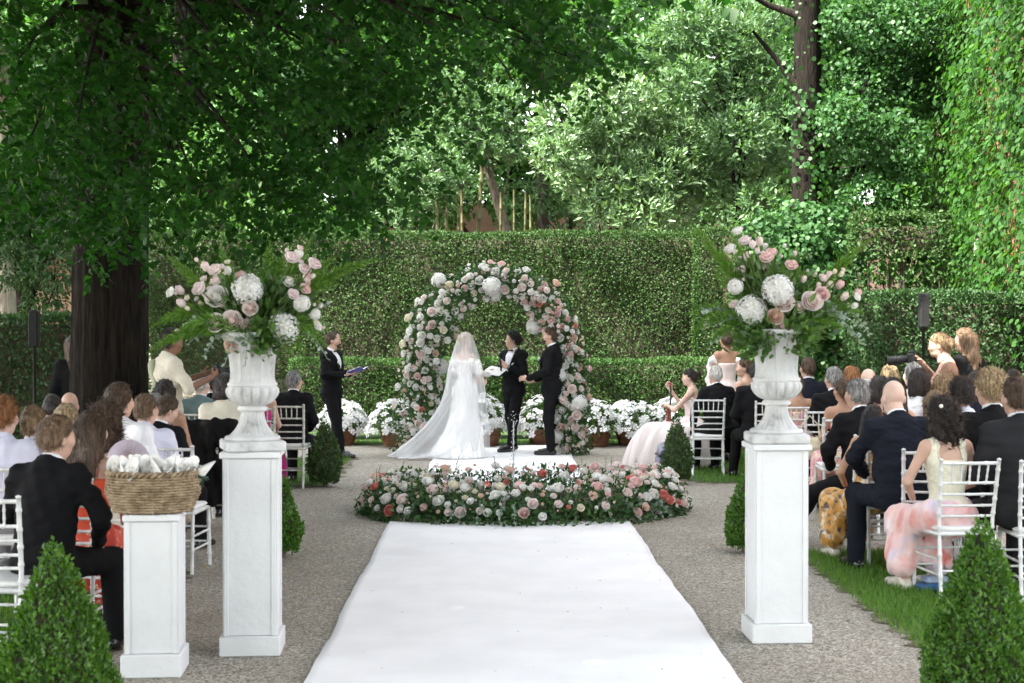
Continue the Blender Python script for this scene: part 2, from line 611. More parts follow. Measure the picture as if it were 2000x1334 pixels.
grass()

def fallen_leaves():
    n = 420
    y = RNG.uniform(7.0, 18, n); x = RNG.uniform(-.34, .36, n) * y
    x[:90] = RNG.uniform(-3, -1.2, 90); y[:90] = RNG.uniform(8, 17, 90)
    keep = ~((np.abs(x - .16) < 1.15) & ((y < 13.4) | (y > 15.5)))
    x, y = x[keep], y[keep]; n = len(x)
    d = np.column_stack([RNG.normal(size=(n, 2)), RNG.normal(0, .1, n)])
    nr = np.column_stack([RNG.normal(0, .3, (n, 2)), np.ones(n)])
    o = link('fallen_leaves', leaf_mesh('fallen_leaves', np.column_stack([x, y, np.full(n, .014)]), d, nr, RNG.uniform(.018, .055, n), fold_leaf(.6, .1),
             leaf_mat('dry_leaf', (.22, .15, .05), (.42, .36, .15), .2, .7)))
    tag(o, 'dry yellow leaves lying on the gravel', 'leaves', kind='stuff')
fallen_leaves()

# ------------------------------------------------------------------ carpets
def carpet(name, x0, x1, y0, y1, label, seed):
    r = np.random.default_rng(seed)
    nx, ny = 44, int((y1 - y0) / .06)
    u = np.linspace(0, 1, nx); v = np.linspace(0, 1, ny)
    U, Vv = np.meshgrid(u, v, indexing='ij')
    Y = y0 + (y1 - y0) * Vv
    wob = .007 * np.sin(Y * 2.3 + seed) + .004 * np.sin(Y * 5.1 + 1)
    wob2 = .008 * np.sin(Y * 1.9 + 2 + seed) + .004 * np.sin(Y * 4.3)
    X = (x0 + wob) * (1 - U) + (x1 + wob2) * U
    Y = Y + .02 * np.sin(X * 5 + seed) * (np.abs(Vv - .5) * 2) ** 4
    Z = .016 + .0035 * np.sin(X * 3 + Y * 2.2) + .0025 * np.sin(X * 7 - Y * 5.5 + 1) + .006 * np.exp(-((U - .0) / .05) ** 2) * np.sin(Y * 7) ** 2 \
        + .006 * np.exp(-((U - 1) / .05) ** 2) * np.sin(Y * 6 + 2) ** 2
    for yc, sl, am in ((y0 + .22 * (y1 - y0), .12, .005), (y0 + .41 * (y1 - y0), -.2, .004), (y0 + .63 * (y1 - y0), .08, .005), (y0 + .8 * (y1 - y0), .3, .004), (y0 + .9 * (y1 - y0), -.1, .006)):
        Z = Z + am * np.exp(-((Y - yc - sl * X) / .05) ** 2) * (.6 + .4 * np.sin(X * 6 + yc))
    i = np.arange(nx * ny).reshape(nx, ny)
    Q = np.stack([i[:-1, :-1], i[1:, :-1], i[1:, 1:], i[:-1, 1:]], -1).reshape(-1, 4)
    m = noise_mat('white_carpet', (.80, .80, .81), (.86, .86, .87), 2.5, .95, .25, 220, spec=.1, sheen=.15)
    V = np.stack([X, Y, Z], -1).reshape(-1, 3)
    # turned-down edge so that the cloth has a thickness
    edge = np.concatenate([i[:, 0], i[-1, 1:], i[-2::-1, -1], i[0, -2:0:-1]])
    low = V[edge].copy(); low[:, 2] = .0095
    n0 = len(V); ne = len(edge)
    Q2 = np.array([(edge[k], n0 + k, n0 + (k + 1) % ne, edge[(k + 1) % ne]) for k in range(ne)])
    o = link(name, make_mesh(name, np.concatenate([V, low]), np.concatenate([Q, Q2]), m, True))
    tag(o, label, 'carpet')
carpet('aisle_carpet', -.94, 1.255, 4.5, 13.55, 'long white aisle carpet running up to the flower ring', 1)
carpet('altar_carpet', -.80, 1.10, 16.0, 22.3, 'white carpet under the couple between flower ring and arch', 4)

n = 75
cy = RNG.uniform(6.8, 13.2, n); cx = RNG.uniform(-.9, 1.2, n)
o = link('carpet_litter', leaf_mesh('carpet_litter', np.column_stack([cx, cy, np.full(n, .030)]), np.column_stack([RNG.normal(size=(n, 2)), np.zeros(n)]), np.column_stack([RNG.normal(0, .3, (n, 2)), np.ones(n)]), RNG.uniform(.008, .028, n), fold_leaf(.5, .1), leaf_mat('litter_bit', (.30, .27, .20), (.62, .58, .50), .1, .8)))
tag(o, 'tiny leaf bits and grit fallen on the aisle carpet', 'litter', kind='stuff')
# ------------------------------------------------------------------ hedges
HEDGE_IN = noise_mat('hedge_twigs', (.035, .032, .018), (.06, .055, .03), 12, .95, .6, 40)
def box_hedge(name, path, thick, z0, z1, dens, size, mat, label, tmpl=None, hole=None, jit=.05, back=False, core_z0=None, wave=.04, stems=0, group=None, core=.13):
    """path: front line of the hedge as (x, y) points; it is thick metres deep behind that line (to the left of the walking direction)"""
    root = empty(name, (0, 0, 0), 0, label, 'hedge', group)
    path = [np.array(p, float) for p in path]
    tmpl = tmpl or fold_leaf(.55, .12)
    A = []
    for k in range(len(path) - 1):
        a, b = path[k], path[k + 1]
        L = np.linalg.norm(b - a); t = (b - a) / L
        nin = np.array([-t[1], t[0]])           # inwards (away from the viewer when walking to +x with hedge behind)
        def put(uu, zz, dd, out):
            xy = a + np.outer(uu, t) + np.outer(dd, nin)
            A.append((np.column_stack([xy, zz]), out))
        n = int(L * (z1 - z0) * dens)
        uu = RNG.uniform(0, L, n); zz = RNG.uniform(z0, z1, n)
        dd = RNG.exponential(jit, n) + wave * (np.sin(uu * 3.1 + k) * np.sin(zz * 4.2 + k)) + .02
        put(uu, zz, dd, np.tile([-nin[0], -nin[1], .25], (n, 1)))
        n = int(L * thick * dens * .8)
        uu = RNG.uniform(0, L, n); dd = RNG.uniform(0, thick, n)
        zz = z1 - RNG.exponential(jit * .6, n) + .02 * np.sin(uu * 2.7) + .015 * np.sin(uu * 7.1 + dd * 5)
        put(uu, zz, dd, np.tile([0, 0, 1.], (n, 1)))
        if back:
            n = int(L * (z1 - z0) * dens * .5)
            put(RNG.uniform(0, L, n), RNG.uniform(z0, z1, n), thick - RNG.exponential(jit, n), np.tile([nin[0], nin[1], .25], (n, 1)))
        for endk, u_end, sgn in ((0, 0, -1), (len(path) - 2, L, 1)):
            if k == endk:
                n = int(thick * (z1 - z0) * dens)
                put(np.full(n, u_end) - sgn * RNG.exponential(jit, n), RNG.uniform(z0, z1, n), RNG.uniform(0, thick, n), np.tile([sgn * t[0], sgn * t[1], .25], (n, 1)))
    pos = np.concatenate([x[0] for x in A]); out = np.concatenate([x[1] for x in A])
    if hole is not None:
        keep = RNG.random(len(pos)) < hole(pos)
        pos, out = pos[keep], out[keep]
    # clipped in passes: some patches are thinner, some freshly grown and paler
    pa = np.sin(pos[:, 0] * 2.1 + 1) * np.sin(pos[:, 2] * 2.9 + pos[:, 0] * .8 + pos[:, 1]) + .6 * np.sin(pos[:, 0] * 5.3 + pos[:, 2] * 3.7)
    keep = RNG.random(len(pos)) < np.clip(.86 + .22 * pa, .45, 1)
    pos, out, pa = pos[keep], out[keep], pa[keep]
    n = len(pos)
    d = unit(out * .5 + rdir(n) * .9 + np.array([0, 0, .35]))
    nr = unit(out + rdir(n) * .8)
    o = link('foliage', leaf_mesh(name + '_foliage', pos, d, nr, RNG.uniform(.7, 1.3, n) * size, tmpl, mat, np.clip(.62 * RNG.random(n) + .19 + .16 * np.roll(pa, 0) * np.sin(pos[:, 0] * 1.1 + 2), 0, 1)), root)
    o['kind'] = 'stuff'
    # twiggy inside: a lumpy body well behind the leaves
    cz0 = core_z0 if core_z0 is not None else z0
    mb = MB()
    for k in range(len(path) - 1):
        a, b = path[k], path[k + 1]
        L = np.linalg.norm(b - a); t = (b - a) / L; nin = np.array([-t[1], t[0]])
        nu = max(3, int(L / .25)); nz = max(3, int((z1 - cz0) / .25))
        def joint(v1, v2): return -.12 if (v1 @ v2) / np.linalg.norm(v1) / np.linalg.norm(v2) > .93 else .14
        i0a = .10 if k == 0 else joint(path[k] - path[k - 1], b - a); i0b = .10 if k == len(path) - 2 else joint(b - a, path[k + 2] - b)
        pts = []
        for iu in range(nu + 1):
            for iz in range(nz + 1):
                u = i0a + (L - i0a - i0b) * iu / nu; z = cz0 + (z1 - core * .8 - cz0) * iz / nz
                q = a + t * u + nin * (core + RNG.uniform(0, .07))
                pts.append((q[0], q[1], z + RNG.uniform(-.03, .0)))
        nb = len(pts)
        for iu in range(nu + 1):
            for iz in range(nz + 1):
                u = i0a + (L - i0a - i0b) * iu / nu; z = cz0 + (z1 - core * .8 - cz0) * iz / nz
                q = a + t * u + nin * (thick - .1)
                pts.append((q[0], q[1], z))
        F = []
        w = nz + 1
        for iu in range(nu):
            for iz in range(nz):
                F.append((iu * w + iz, (iu + 1) * w + iz, (iu + 1) * w + iz + 1, iu * w + iz + 1))
            F.append((iu * w + nz, (iu + 1) * w + nz, nb + (iu + 1) * w + nz, nb + iu * w + nz))
        for iz in range(nz):
            F.append((iz, iz + 1, nb + iz + 1, nb + iz)); F.append((nu * w + iz, nb + nu * w + iz, nb + nu * w + iz + 1, nu * w + iz + 1))
        mb.add(pts, F)
    mb.build('twigs', HEDGE_IN, root, False)
    bark = noise_mat('hedge_stem', (.045, .035, .025), (.10, .08, .06), 20, .9, .5, 60)
    for q in range(stems):
        f = (q + .5 + RNG.uniform(-.3, .3)) / stems * (len(path) - 1)
        k = min(int(f), len(path) - 2)
        xy = path[k] + (path[k + 1] - path[k]) * (f - k)
        t = path[k + 1] - path[k]; nin = np.array([-t[1], t[0]]) / np.linalg.norm(t)
        xy = xy + nin * RNG.uniform(.22, .36)
        mb = MB()
        p = np.array([xy[0], xy[1], 0.0]); pts = [tuple(p)]; lean = RNG.normal(0, .12, 2)
        top = z1 * .8
        for s_ in range(6):
            p = p + np.array([lean[0] * top / 6 + RNG.normal(0, .02), lean[1] * .3 * top / 6, top / 6]); pts.append(tuple(p))
        r0 = RNG.uniform(.025, .045)
        mb.tube(pts, list(np.linspace(r0, .012, 7)), 6)
        mb.tube([pts[3], tuple(np.array(pts[3]) + [.12, 0, .3]), tuple(np.array(pts[3]) + [.2, .02, .7])], [r0 * .6, .012, .006], 5)
        mb.tube([pts[2], tuple(np.array(pts[2]) + [-.14, 0, .35]), tuple(np.array(pts[2]) + [-.25, .02, .8])], [r0 * .5, .012, .006], 5)
        mb.build('stem', bark, root)
    return root

box_m = leaf_mat('hedge_leaf', (.020, .056, .014), (.068, .128, .034), .22, .55, .25)
low_m = leaf_mat('low_hedge_leaf', (.022, .068, .016), (.070, .14, .036), .25, .55, .25)
dark_m = leaf_mat('dark_hedge_leaf', (.024, .064, .021), (.070, .138, .048), .2, .55, .25)

def tall_hole(P):
    x, z = P[:, 0], P[:, 2]
    low = np.clip((2.25 - z) / 1.2, 0, 1)
    patch = np.clip(np.exp(-((x + 2.1) / .55) ** 2) + np.exp(-((x - 2.85) / .6) ** 2) + .42 + .25 * (np.sin(x * 2.3 + .5) > .3), 0, 1)
    return np.clip(1 - low * patch * .93, .05, 1)
# the tall hedge with its wing that comes forward on the right
box_hedge('tall_hedge', [(-6.0, 25.6), (-1.9, 25.6), (1.2, 25.4), (3.75, 25.35)], .9, .3, 3.42, 2900, .046, box_m,
          'tall clipped evergreen hedge right behind the flower arch', hole=tall_hole, stems=14, core_z0=.9)
box_hedge('tall_hedge', [(3.32, 24.6), (3.86, 24.45), (4.45, 22.3)], .85, .25, 3.42, 2900, .046, box_m,
          'tall hedge wing coming forward beside the ivy covered tree', stems=5, core_z0=.6)
box_hedge('low_hedge', [(-3.2, 23.45), (0.2, 23.5), (4.1, 23.4)], .65, .22, 1.27, 3000, .052, low_m,
          'waist high clipped hedge behind the white flower pots', tmpl=fold_leaf(.4, .1), stems=12, core_z0=.3)
box_hedge('side_hedge', [(4.12, 17.5), (4.3, 16.55), (6.9, 16.2)], .9, .1, 2.17, 2900, .05, dark_m,
          'shoulder high dense hedge behind the seated guests and the slim speaker', stems=0, core_z0=.15)
box_hedge('side_hedge', [(-7.2, 17.3), (-4.55, 17.6), (-4.5, 18.4)], .9, .1, 1.93, 1700, .055, dark_m,
          'dark clipped hedge beside the big dark tree trunk', core_z0=.15)
def leggy_hole(P):
    return np.where(P[:, 2] > 2.75, 1, .30 * (RNG.random(len(P)) < .6) + .12)
box_hedge('leggy_hedge', [(4.95, 20.3), (6.25, 20.1)], .7, 1.6, 3.35, 950, .065, box_m,
          'thin leggy hedge with bare stems above the side hedge', hole=leggy_hole, stems=11, core_z0=2.85, core=.2)

# ------------------------------------------------------------------ trees
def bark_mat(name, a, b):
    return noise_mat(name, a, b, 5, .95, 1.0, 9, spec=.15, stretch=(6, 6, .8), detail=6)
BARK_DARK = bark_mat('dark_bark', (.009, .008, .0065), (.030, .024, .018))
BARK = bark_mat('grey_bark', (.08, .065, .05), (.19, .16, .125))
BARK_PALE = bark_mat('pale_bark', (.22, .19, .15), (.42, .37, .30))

def trunk_mesh(mb, base, top, r0, r1, n=18, flare=1.5, ridges=9, seg=16, bend=.1, seed=0):
    r = np.random.default_rng(seed)
    base = Vector(base); top = Vector(top)
    ph = r.random(4) * 6.28
    V = []; F = []
    for i in range(seg + 1):
        t = i / seg
        c = base.lerp(top, t) + Vector((bend * sin(t * 3 + ph[0]) * t, bend * sin(t * 2.5 + ph[1]) * t, 0))
        rad = r0 + (r1 - r0) * t
        rad *= 1 + (flare - 1) * math.exp(-t * seg * .55)
        for k in range(n):
            a = 2 * pi * k / n
            q = rad * (1 + .05 * sin(ridges * a + ph[2] + t * 2) + .03 * sin(5 * a + ph[3]) + r.normal(0, .012))
            V.append((c.x + q * cos(a), c.y + q * sin(a), c.z))
    for i in range(seg):
        for k in range(n):
            k2 = (k + 1) % n
            F.append((i * n + k, i * n + k2, (i + 1) * n + k2, (i + 1) * n + k))
    mb.add(V, F)

def clump_leaves(clumps, n_per, squash=.8, shell=.55):
    """clumps: list of (centre, radius, weight). leaves on and inside lumpy ellipsoids"""
    P = []; O = []
    for c, r, w in clumps:
        n = int(n_per * w)
        u = rdir(n)
        rad = r * (shell + (1 - shell) * RNG.random(n) ** .6) * (1 + .22 * np.sin(u[:, 0] * 5 + c[0] * 3) * np.sin(u[:, 2] * 4 + c[2] * 2) + .15 * np.sin(u[:, 1] * 7))
        q = u * rad[:, None] * np.array([1, 1, squash])
        P.append(np.array(c) + q); O.append(u)
    return np.concatenate(P), np.concatenate(O)

def make_tree(name, label, base, top, r0, r1, clumps, n_per, size, tmpl, mat, bark, droop=.35, cat='tree', group=None, limbs=True, seed=0, upbias=.6, flare=1.4, shell=.5, sprig=0):
    root = empty(name, base, 0, label, cat, group)
    b = Vector(base)
    mb = MB()
    trunk_mesh(mb, (0, 0, -.05), Vector(top) - b, r0, r1, seed=seed, flare=flare)
    mb.build('trunk', bark, root)
    if limbs:
        r = random.Random(seed)
        tp = Vector(top) - b
        for c, rad, w in clumps:
            c = Vector(c) - b
            hz = max(.25, min(.95, (c.z - rad * .6) / max(tp.z, .1) - .25))
            s = tp * hz
            mid = s.lerp(c, .55) + Vector((r.uniform(-.15, .15), r.uniform(-.15, .15), .12 * (c - s).length))
            mb = MB()
            lr = max(.012, r0 * .22 * min(1, rad))
            mb.tube([s, s.lerp(mid, .5), mid, mid.lerp(c, .5), c], [lr * 1.5, lr * 1.2, lr, lr * .7, lr * .35], 6)
            for q in range(3):
                e = c + Vector((r.gauss(0, 1), r.gauss(0, 1), r.gauss(0, .6))) * rad * .6
                mb.tube([mid.lerp(c, .6), mid.lerp(c, .6).lerp(e, .6) + Vector((0, 0, .05)), e], [lr * .5, lr * .35, lr * .15], 5)
            mb.build('limb', bark, root)
    pos, out = clump_leaves(clumps, n_per, shell=shell)
    if sprig:                                    # whorls: leaves share a twig end
        k = max(1, len(pos) // sprig)
        sel = RNG.permutation(len(pos))[:k]; base_p, base_o = pos[sel], out[sel]
        pos = np.repeat(base_p, sprig, 0); out = np.repeat(base_o, sprig, 0)
        n = len(pos)
        axis = unit(out + np.array([0, 0, upbias]))
        along = np.tile(np.linspace(0, 1, sprig), k)[:, None]
        d = unit(axis * (.25 + .9 * along) + rdir(n) * .75)
        pos = pos + axis * (along * size * .9)
        nr = unit(axis * .9 + rdir(n) * .5 - d * .4)
    else:
        n = len(pos)
        d = unit(out * .6 + rdir(n) * .7 + np.array([0, 0, -droop]))
        nr = unit(rdir(n) * .7 + np.array([0, 0, upbias]) + out * .3)
    o = link('crown', leaf_mesh(name + '_crown', pos - np.array(base), d, nr, RNG.uniform(.65, 1.3, len(pos)) * size, tmpl, mat), root)
    o['kind'] = 'stuff'
    return root

def cl(lst, Y, dy=1.0, w=1.0):
    out = []
    for px, py, rp in lst:
        y = Y + RNG.uniform(-dy, dy)
        out.append((tuple(at(px, py, y)), rp / K * y, w * (rp / 80.0) ** 2))
    return out

wood_m = leaf_mat('wood_leaf', (.018, .066, .014), (.062, .155, .03), .38, .5, .3)
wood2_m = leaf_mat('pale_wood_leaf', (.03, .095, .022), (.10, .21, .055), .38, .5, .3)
laurel_m = leaf_mat('laurel_leaf', (.085, .16, .065), (.20, .31, .15), .22, .28, .6)
olive_m = leaf_mat('small_grey_leaf', (.05, .115, .045), (.14, .24, .105), .3, .4, .45)
ivy_m = leaf_mat('ivy_leaf', (.02, .078, .02), (.068, .155, .045), .32, .5, .3)
creeper_m = leaf_mat('creeper_leaf', (.017, .070, .013), (.060, .148, .031), .4, .5, .3)
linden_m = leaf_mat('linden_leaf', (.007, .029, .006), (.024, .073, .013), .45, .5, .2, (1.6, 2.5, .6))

# tall trees that close the view at the back
def back_tree(px, Y, label, seed, mat, n=15, top=-180, low=420, spread=230):
    r = random.Random(seed)
    b = at(px, 638, Y); b.z = 0
    tp = at(px + r.uniform(-40, 40), -60, Y)
    lst = []
    for q in range(n):
        lst.append((px + r.uniform(-spread, spread), r.uniform(top, low), r.uniform(70, 120)))
    make_tree('broadleaf_tree', label, tuple(b), tuple(tp), .28, .12, cl(lst, Y, 1.6), 1150, .20, fold_leaf(.65, .1), mat, BARK_DARK, group='tall trees at the back', seed=seed)
back_tree(-60, 33, 'tall dark tree at the far back corner beyond the big trunk', 1, wood_m)
back_tree(330, 35, 'tall tree seen between the hanging leaves behind the big trunk', 2, wood_m, 17)
back_tree(700, 37, 'tall tree behind the bamboo canes and linden leaves', 3, wood_m, 17)
back_tree(1010, 38, 'tall dark tree right behind the pale laurel', 4, wood_m, 17)
back_tree(1330, 36, 'tall pale leaved tree behind the laurel and ivy tree', 5, wood2_m, 18)
back_tree(1640, 35, 'tall tree rising behind the ivy covered trunk', 6, wood_m, 17)
back_tree(1180, 44, 'tallest tree in the very back above the laurel', 8, wood_m, 24, -300, 300, 330)
back_tree(520, 44, 'tallest tree in the very back above the linden leaves', 9, wood_m, 24, -300, 300, 330)
back_tree(600, 40, 'broad tall tree far behind the linden and the reader', 10, wood2_m, 24, -220, 360, 270)
back_tree(40, 40, 'broad tall tree far behind the pale trunk', 11, wood_m, 22, -100, 470, 240)
back_tree(1900, 34, 'pale leaved tall tree behind the creeper covered house', 7, wood2_m, 17)

# laurel with whorls of long leaves
lst = [(1110, 245, 62), (1180, 215, 66), (1250, 205, 50), (1150, 300, 66), (1230, 280, 72), (1300, 260, 55), (1090, 310, 42), (1200, 355, 62), (1280, 345, 66),
       (1345, 330, 46), (1250, 415, 52), (1310, 405, 48), (1170, 400, 36), (1370, 270, 42), (1120, 360, 30)]
b = at(1190, 638, 28.5); b.z = 0
make_tree('laurel_tree', 'pale glossy laurel tree shining in the sun behind the tall hedge', tuple(b), tuple(at(1200, 330, 28.5)), .10, .05, cl(lst, 27.6, .6, 1.0), 2300, .15, lance_leaf(.28), laurel_m, BARK_DARK, sprig=7, seed=21, shell=.72)
lst = [(880, 180, 50), (930, 215, 55), (870, 250, 50), (990, 215, 45), (940, 285, 40), (1000, 290, 36)]
b = at(985, 638, 30.0); b.z = 0
t_ = make_tree('leaning_tree', 'small tree with a thin leaning trunk above the hedge', tuple(at(1030, 600, 30)), tuple(at(940, 250, 30)), .13, .08, cl(lst, 29.5, .7), 2800, .12, lance_leaf(.34), olive_m, BARK, sprig=6, seed=22, flare=1.1)
lst = [(800, 290, 45), (850, 320, 50), (810, 370, 48), (870, 395, 40), (780, 420, 35), (750, 340, 40), (900, 350, 30)]
b = at(800, 638, 29.0); b.z = 0
make_tree('grey_leaved_shrub', 'tall grey green shrub beside the bamboo canes', tuple(b), tuple(at(820, 330, 29)), .06, .03, cl(lst, 28.4, .6), 2800, .10, lance_leaf(.3), olive_m, BARK, sprig=6, seed=23)
lst = [(1420, 90, 80), (1480, 170, 80), (1390, 190, 60), (1440, 270, 70), (1500, 320, 55), (1480, 60, 70), (1410, 360, 50), (1490, 400, 50), (1350, 60, 70), (1300, 110, 55), (1340, 160, 45)]
b = at(1440, 638, 27.5); b.z = 0
make_tree('leafy_tree', 'loose pale green tree between the laurel and the ivy trunk', tuple(b), tuple(at(1450, 120, 27.5)), .12, .06, cl(lst, 27.3, 1.0), 2800, .12, lance_leaf(.36), olive_m, BARK_DARK, sprig=5, seed=24)
lst = [(1050, 380, 50), (1120, 430, 45), (1000, 420, 35), (1380, 430, 60), (1450, 430, 50), (960, 370, 30)]
b = at(1120, 638, 30.5); b.z = 0
make_tree('dark_shrub', 'dark evergreen shrub in the shade under the laurel', tuple(b), tuple(at(1120, 420, 30.5)), .07, .04, cl(lst, 30.5, .6), 900, .12, fold_leaf(.5, .1), dark_m, BARK_DARK, seed=25)
lst = [(60, 460, 70), (110, 520, 60), (20, 520, 60), (90, 580, 45), (20, 430, 60), (130, 450, 50), (60, 400, 60), (110, 390, 50), (10, 370, 55), (140, 340, 55), (60, 330, 60)]
b = at(70, 638, 21.5); b.z = 0
make_tree('dark_shrub', 'dark leafy shrub rising over the hedge beside the big trunk', tuple(b), tuple(at(70, 480, 21.5)), .07, .04, cl(lst, 21.5, .6), 1900, .08, fold_leaf(.5, .1), dark_m, BARK_DARK, seed=26)
b = at(18, 638, 23.5); b.z = 0
lst = [(-60, 200, 90), (40, 120, 90), (-40, 60, 90), (90, 240, 70), (20, 330, 60)]
make_tree('pale_trunk_tree', 'tree with a pale grey trunk at the picture edge behind the hedge', tuple(b), tuple(at(0, 100, 23.5)), .24, .13, cl(lst, 23.5, .8), 900, .12, fold_leaf(.6, .1), wood_m, BARK_PALE, seed=27)
lst = [(350, 420, 60), (420, 440, 50), (500, 430, 55), (600, 430, 55), (680, 430, 50), (300, 340, 60), (560, 330, 60), (440, 300, 70)]
b = at(480, 638, 28.5); b.z = 0
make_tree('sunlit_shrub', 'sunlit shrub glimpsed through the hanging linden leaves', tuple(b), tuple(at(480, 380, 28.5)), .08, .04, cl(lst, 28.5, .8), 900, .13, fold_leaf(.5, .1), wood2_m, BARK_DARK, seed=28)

lst = [(1700, 450, 45), (1750, 440, 50), (1800, 460, 50), (1840, 440, 45), (1720, 520, 45), (1780, 520, 50), (1840, 520, 45), (1870, 480, 35), (1760, 390, 45), (1830, 390, 45)]
b = at(1770, 638, 24.0); b.z = 0
make_tree('green_shrub', 'bright green shrub behind the bare stems of the leggy hedge', tuple(b), tuple(at(1770, 460, 24)), .06, .03, cl(lst, 23.6, .5), 1100, .10, fold_leaf(.55, .1), wood2_m, BARK_DARK, seed=29)
lst = [(930, 60, 70), (1010, 20, 70), (1090, 90, 70), (1160, 40, 70), (1230, 110, 60), (1020, 140, 60), (1110, 160, 50), (900, 130, 60), (1250, 20, 60)]
b = at(1060, 638, 32.0); b.z = 0
make_tree('leafy_tree', 'green tree filling the gap above the laurel and leaning tree', tuple(b), tuple(at(1060, 60, 32)), .16, .08, cl(lst, 32, 1.0), 1000, .15, fold_leaf(.55, .1), wood_m, BARK_DARK, seed=30)
# bamboo canes
cane_m = noise_mat('bamboo_cane', (.055, .062, .022), (.12, .11, .045), 6, .5, .1, spec=.4)
for q, (px, pt, w, lean, pale) in enumerate([(858, 400, 9, -4, 1), (872, 395, 9, 0, 0), (890, 370, 10, 8, 1), (925, 330, 11, 14, 1), (905, 380, 7, -3, 0), (975, 385, 7, 3, 1), (1004, 380, 6, 0, 1), (1022, 385, 6, 4, 1), (1038, 390, 6, -2, 1)]):
    Yc = 28.0 + .25 * (q % 4)
    b = at(px - lean, 638, Yc); b.z = 0
    tp = at(px + lean * 1.2, pt - 10, Yc) - b
    mb = MB(); pts = []; rr = []
    r0 = w / K * Yc / 2
    nseg = 14
    for i in range(nseg):
        for e, k in ((0.02, 1.0), (.5, .93), (.96, .98), (.985, 1.16)):
            t = (i + e) / nseg
            pts.append(tp * t); rr.append(r0 * k * (1 - .25 * t))
    mb.tube(pts, rr, 8)
    names = ['first thick', 'second', 'third leaning', 'thickest leaning', 'thin dark', 'thin single', 'slim pale', 'slim slightly leaning', 'last slim']
    spots = ['at the end of the bamboo row by the grey shrub', 'standing close to the outermost cane', 'of the bamboo row, tilted', 'of the bamboo row', 'between two thick canes', 'just beside the leaning trunk', 'beyond the leaning trunk', 'second beyond the leaning trunk', 'of the row below the laurel']
    o = mb.build('bamboo_cane', cane_m, None)
    o.location = b
    tag(o, f'{names[q]} bamboo cane {spots[q]}', 'bamboo', 'bamboo canes behind the tall hedge')

# ivy covered tree
base = at(1577, 638, 24.0); base.z = 0
top = at(1572, -60, 24.0)
ivt = empty('ivy_tree', tuple(base), 0, 'tall dark trunk wrapped in ivy with drooping branches', 'tree')
BARK_BLACK = bark_mat('black_bark', (.006, .005, .004), (.018, .014, .010))  # near-black matte bark, shared with the big linden trunk
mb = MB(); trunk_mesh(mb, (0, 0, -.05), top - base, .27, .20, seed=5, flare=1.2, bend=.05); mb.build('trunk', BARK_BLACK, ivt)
mb = MB()
for pts in ([(1590, 300), (1640, 260), (1700, 150), (1710, -40)], [(1580, 200), (1520, 120), (1470, 60)], [(1600, 330), (1680, 330), (1760, 280)], [(1560, 30), (1500, 10), (1420, -40)]):
    Yp = [24.0, 23.9, 23.8, 23.6]
    mb = MB(); mb.tube([at(p[0], p[1], Yp[i]) - base for i, p in enumerate(pts)], list(np.linspace(.07, .025, len(pts))), 7); mb.build('limb', BARK_DARK, ivt)
lst = [(1690, 40, 80), (1750, 100, 85), (1700, 160, 80), (1780, 190, 70), (1650, 230, 60), (1730, 270, 75), (1660, 330, 60), (1790, 30, 80), (1700, 380, 55), (1640, 100, 55), (1840, 100, 70), (1760, 340, 50)]
pos, out = clump_leaves(cl(lst, 23.8, .8), 1900, shell=.45)
n = len(pos)
o = link('crown', leaf_mesh('ivy_tree_crown', pos - np.array(base), unit(out * .4 + rdir(n) * .6 + np.array([0, 0, -.5])), unit(rdir(n) * .8 + np.array([-.2, -.4, .5])), RNG.uniform(.7, 1.3, n) * .066, round_leaf(), ivy_m), ivt)
o['kind'] = 'stuff'
# ivy on the trunk and in a mound at its foot
n = 7000
zz = RNG.uniform(0.0, 8.5, n); aa = RNG.uniform(0, 6.28, n)
amt = .5 + .5 * np.sin(zz * 1.7 + aa * 1.3)
keep = RNG.random(n) < np.where(np.cos(aa) > .25, np.clip(.45 + amt * .6, 0, 1), np.clip(amt - .35, .05, .5) + (zz < 3.2) * .5)
zz, aa = zz[keep], aa[keep]; n = len(zz)
rad = .30 + RNG.exponential(.07, n) + .10 * (np.sin(zz * 2.1 + 1) > .2)
pos = np.column_stack([rad * np.cos(aa), rad * np.sin(aa), zz])
out = np.column_stack([np.cos(aa), np.sin(aa), np.zeros(n)])
o = link('ivy', leaf_mesh('ivy_on_trunk', pos, unit(rdir(n) * .6 + np.array([0, 0, -.8])), unit(out + rdir(n) * .4), RNG.uniform(.6, 1.3, n) * .075, round_leaf(), ivy_m), ivt); o['kind'] = 'stuff'
lst = [(1500, 460, 55), (1560, 430, 55), (1620, 440, 55), (1570, 490, 70), (1640, 500, 55), (1500, 520, 55), (1600, 560, 60), (1660, 560, 45), (1540, 570, 50), (1700, 470, 40), (1520, 620, 50), (1580, 630, 55), (1640, 620, 50), (1560, 690, 50), (1620, 690, 50), (1600, 760, 55), (1540, 760, 50), (1640, 760, 45)]
pos, out = clump_leaves(cl(lst, 21.8, .3), 1500, shell=.75)
n = len(pos)
o = link('ivy', leaf_mesh('ivy_mound', pos - np.array(base), unit(out * .3 + rdir(n) * .5 + np.array([0, 0, -.7])), unit(out + rdir(n) * .5), RNG.uniform(.7, 1.3, n) * .07, round_leaf(), ivy_m), ivt); o['kind'] = 'stuff'

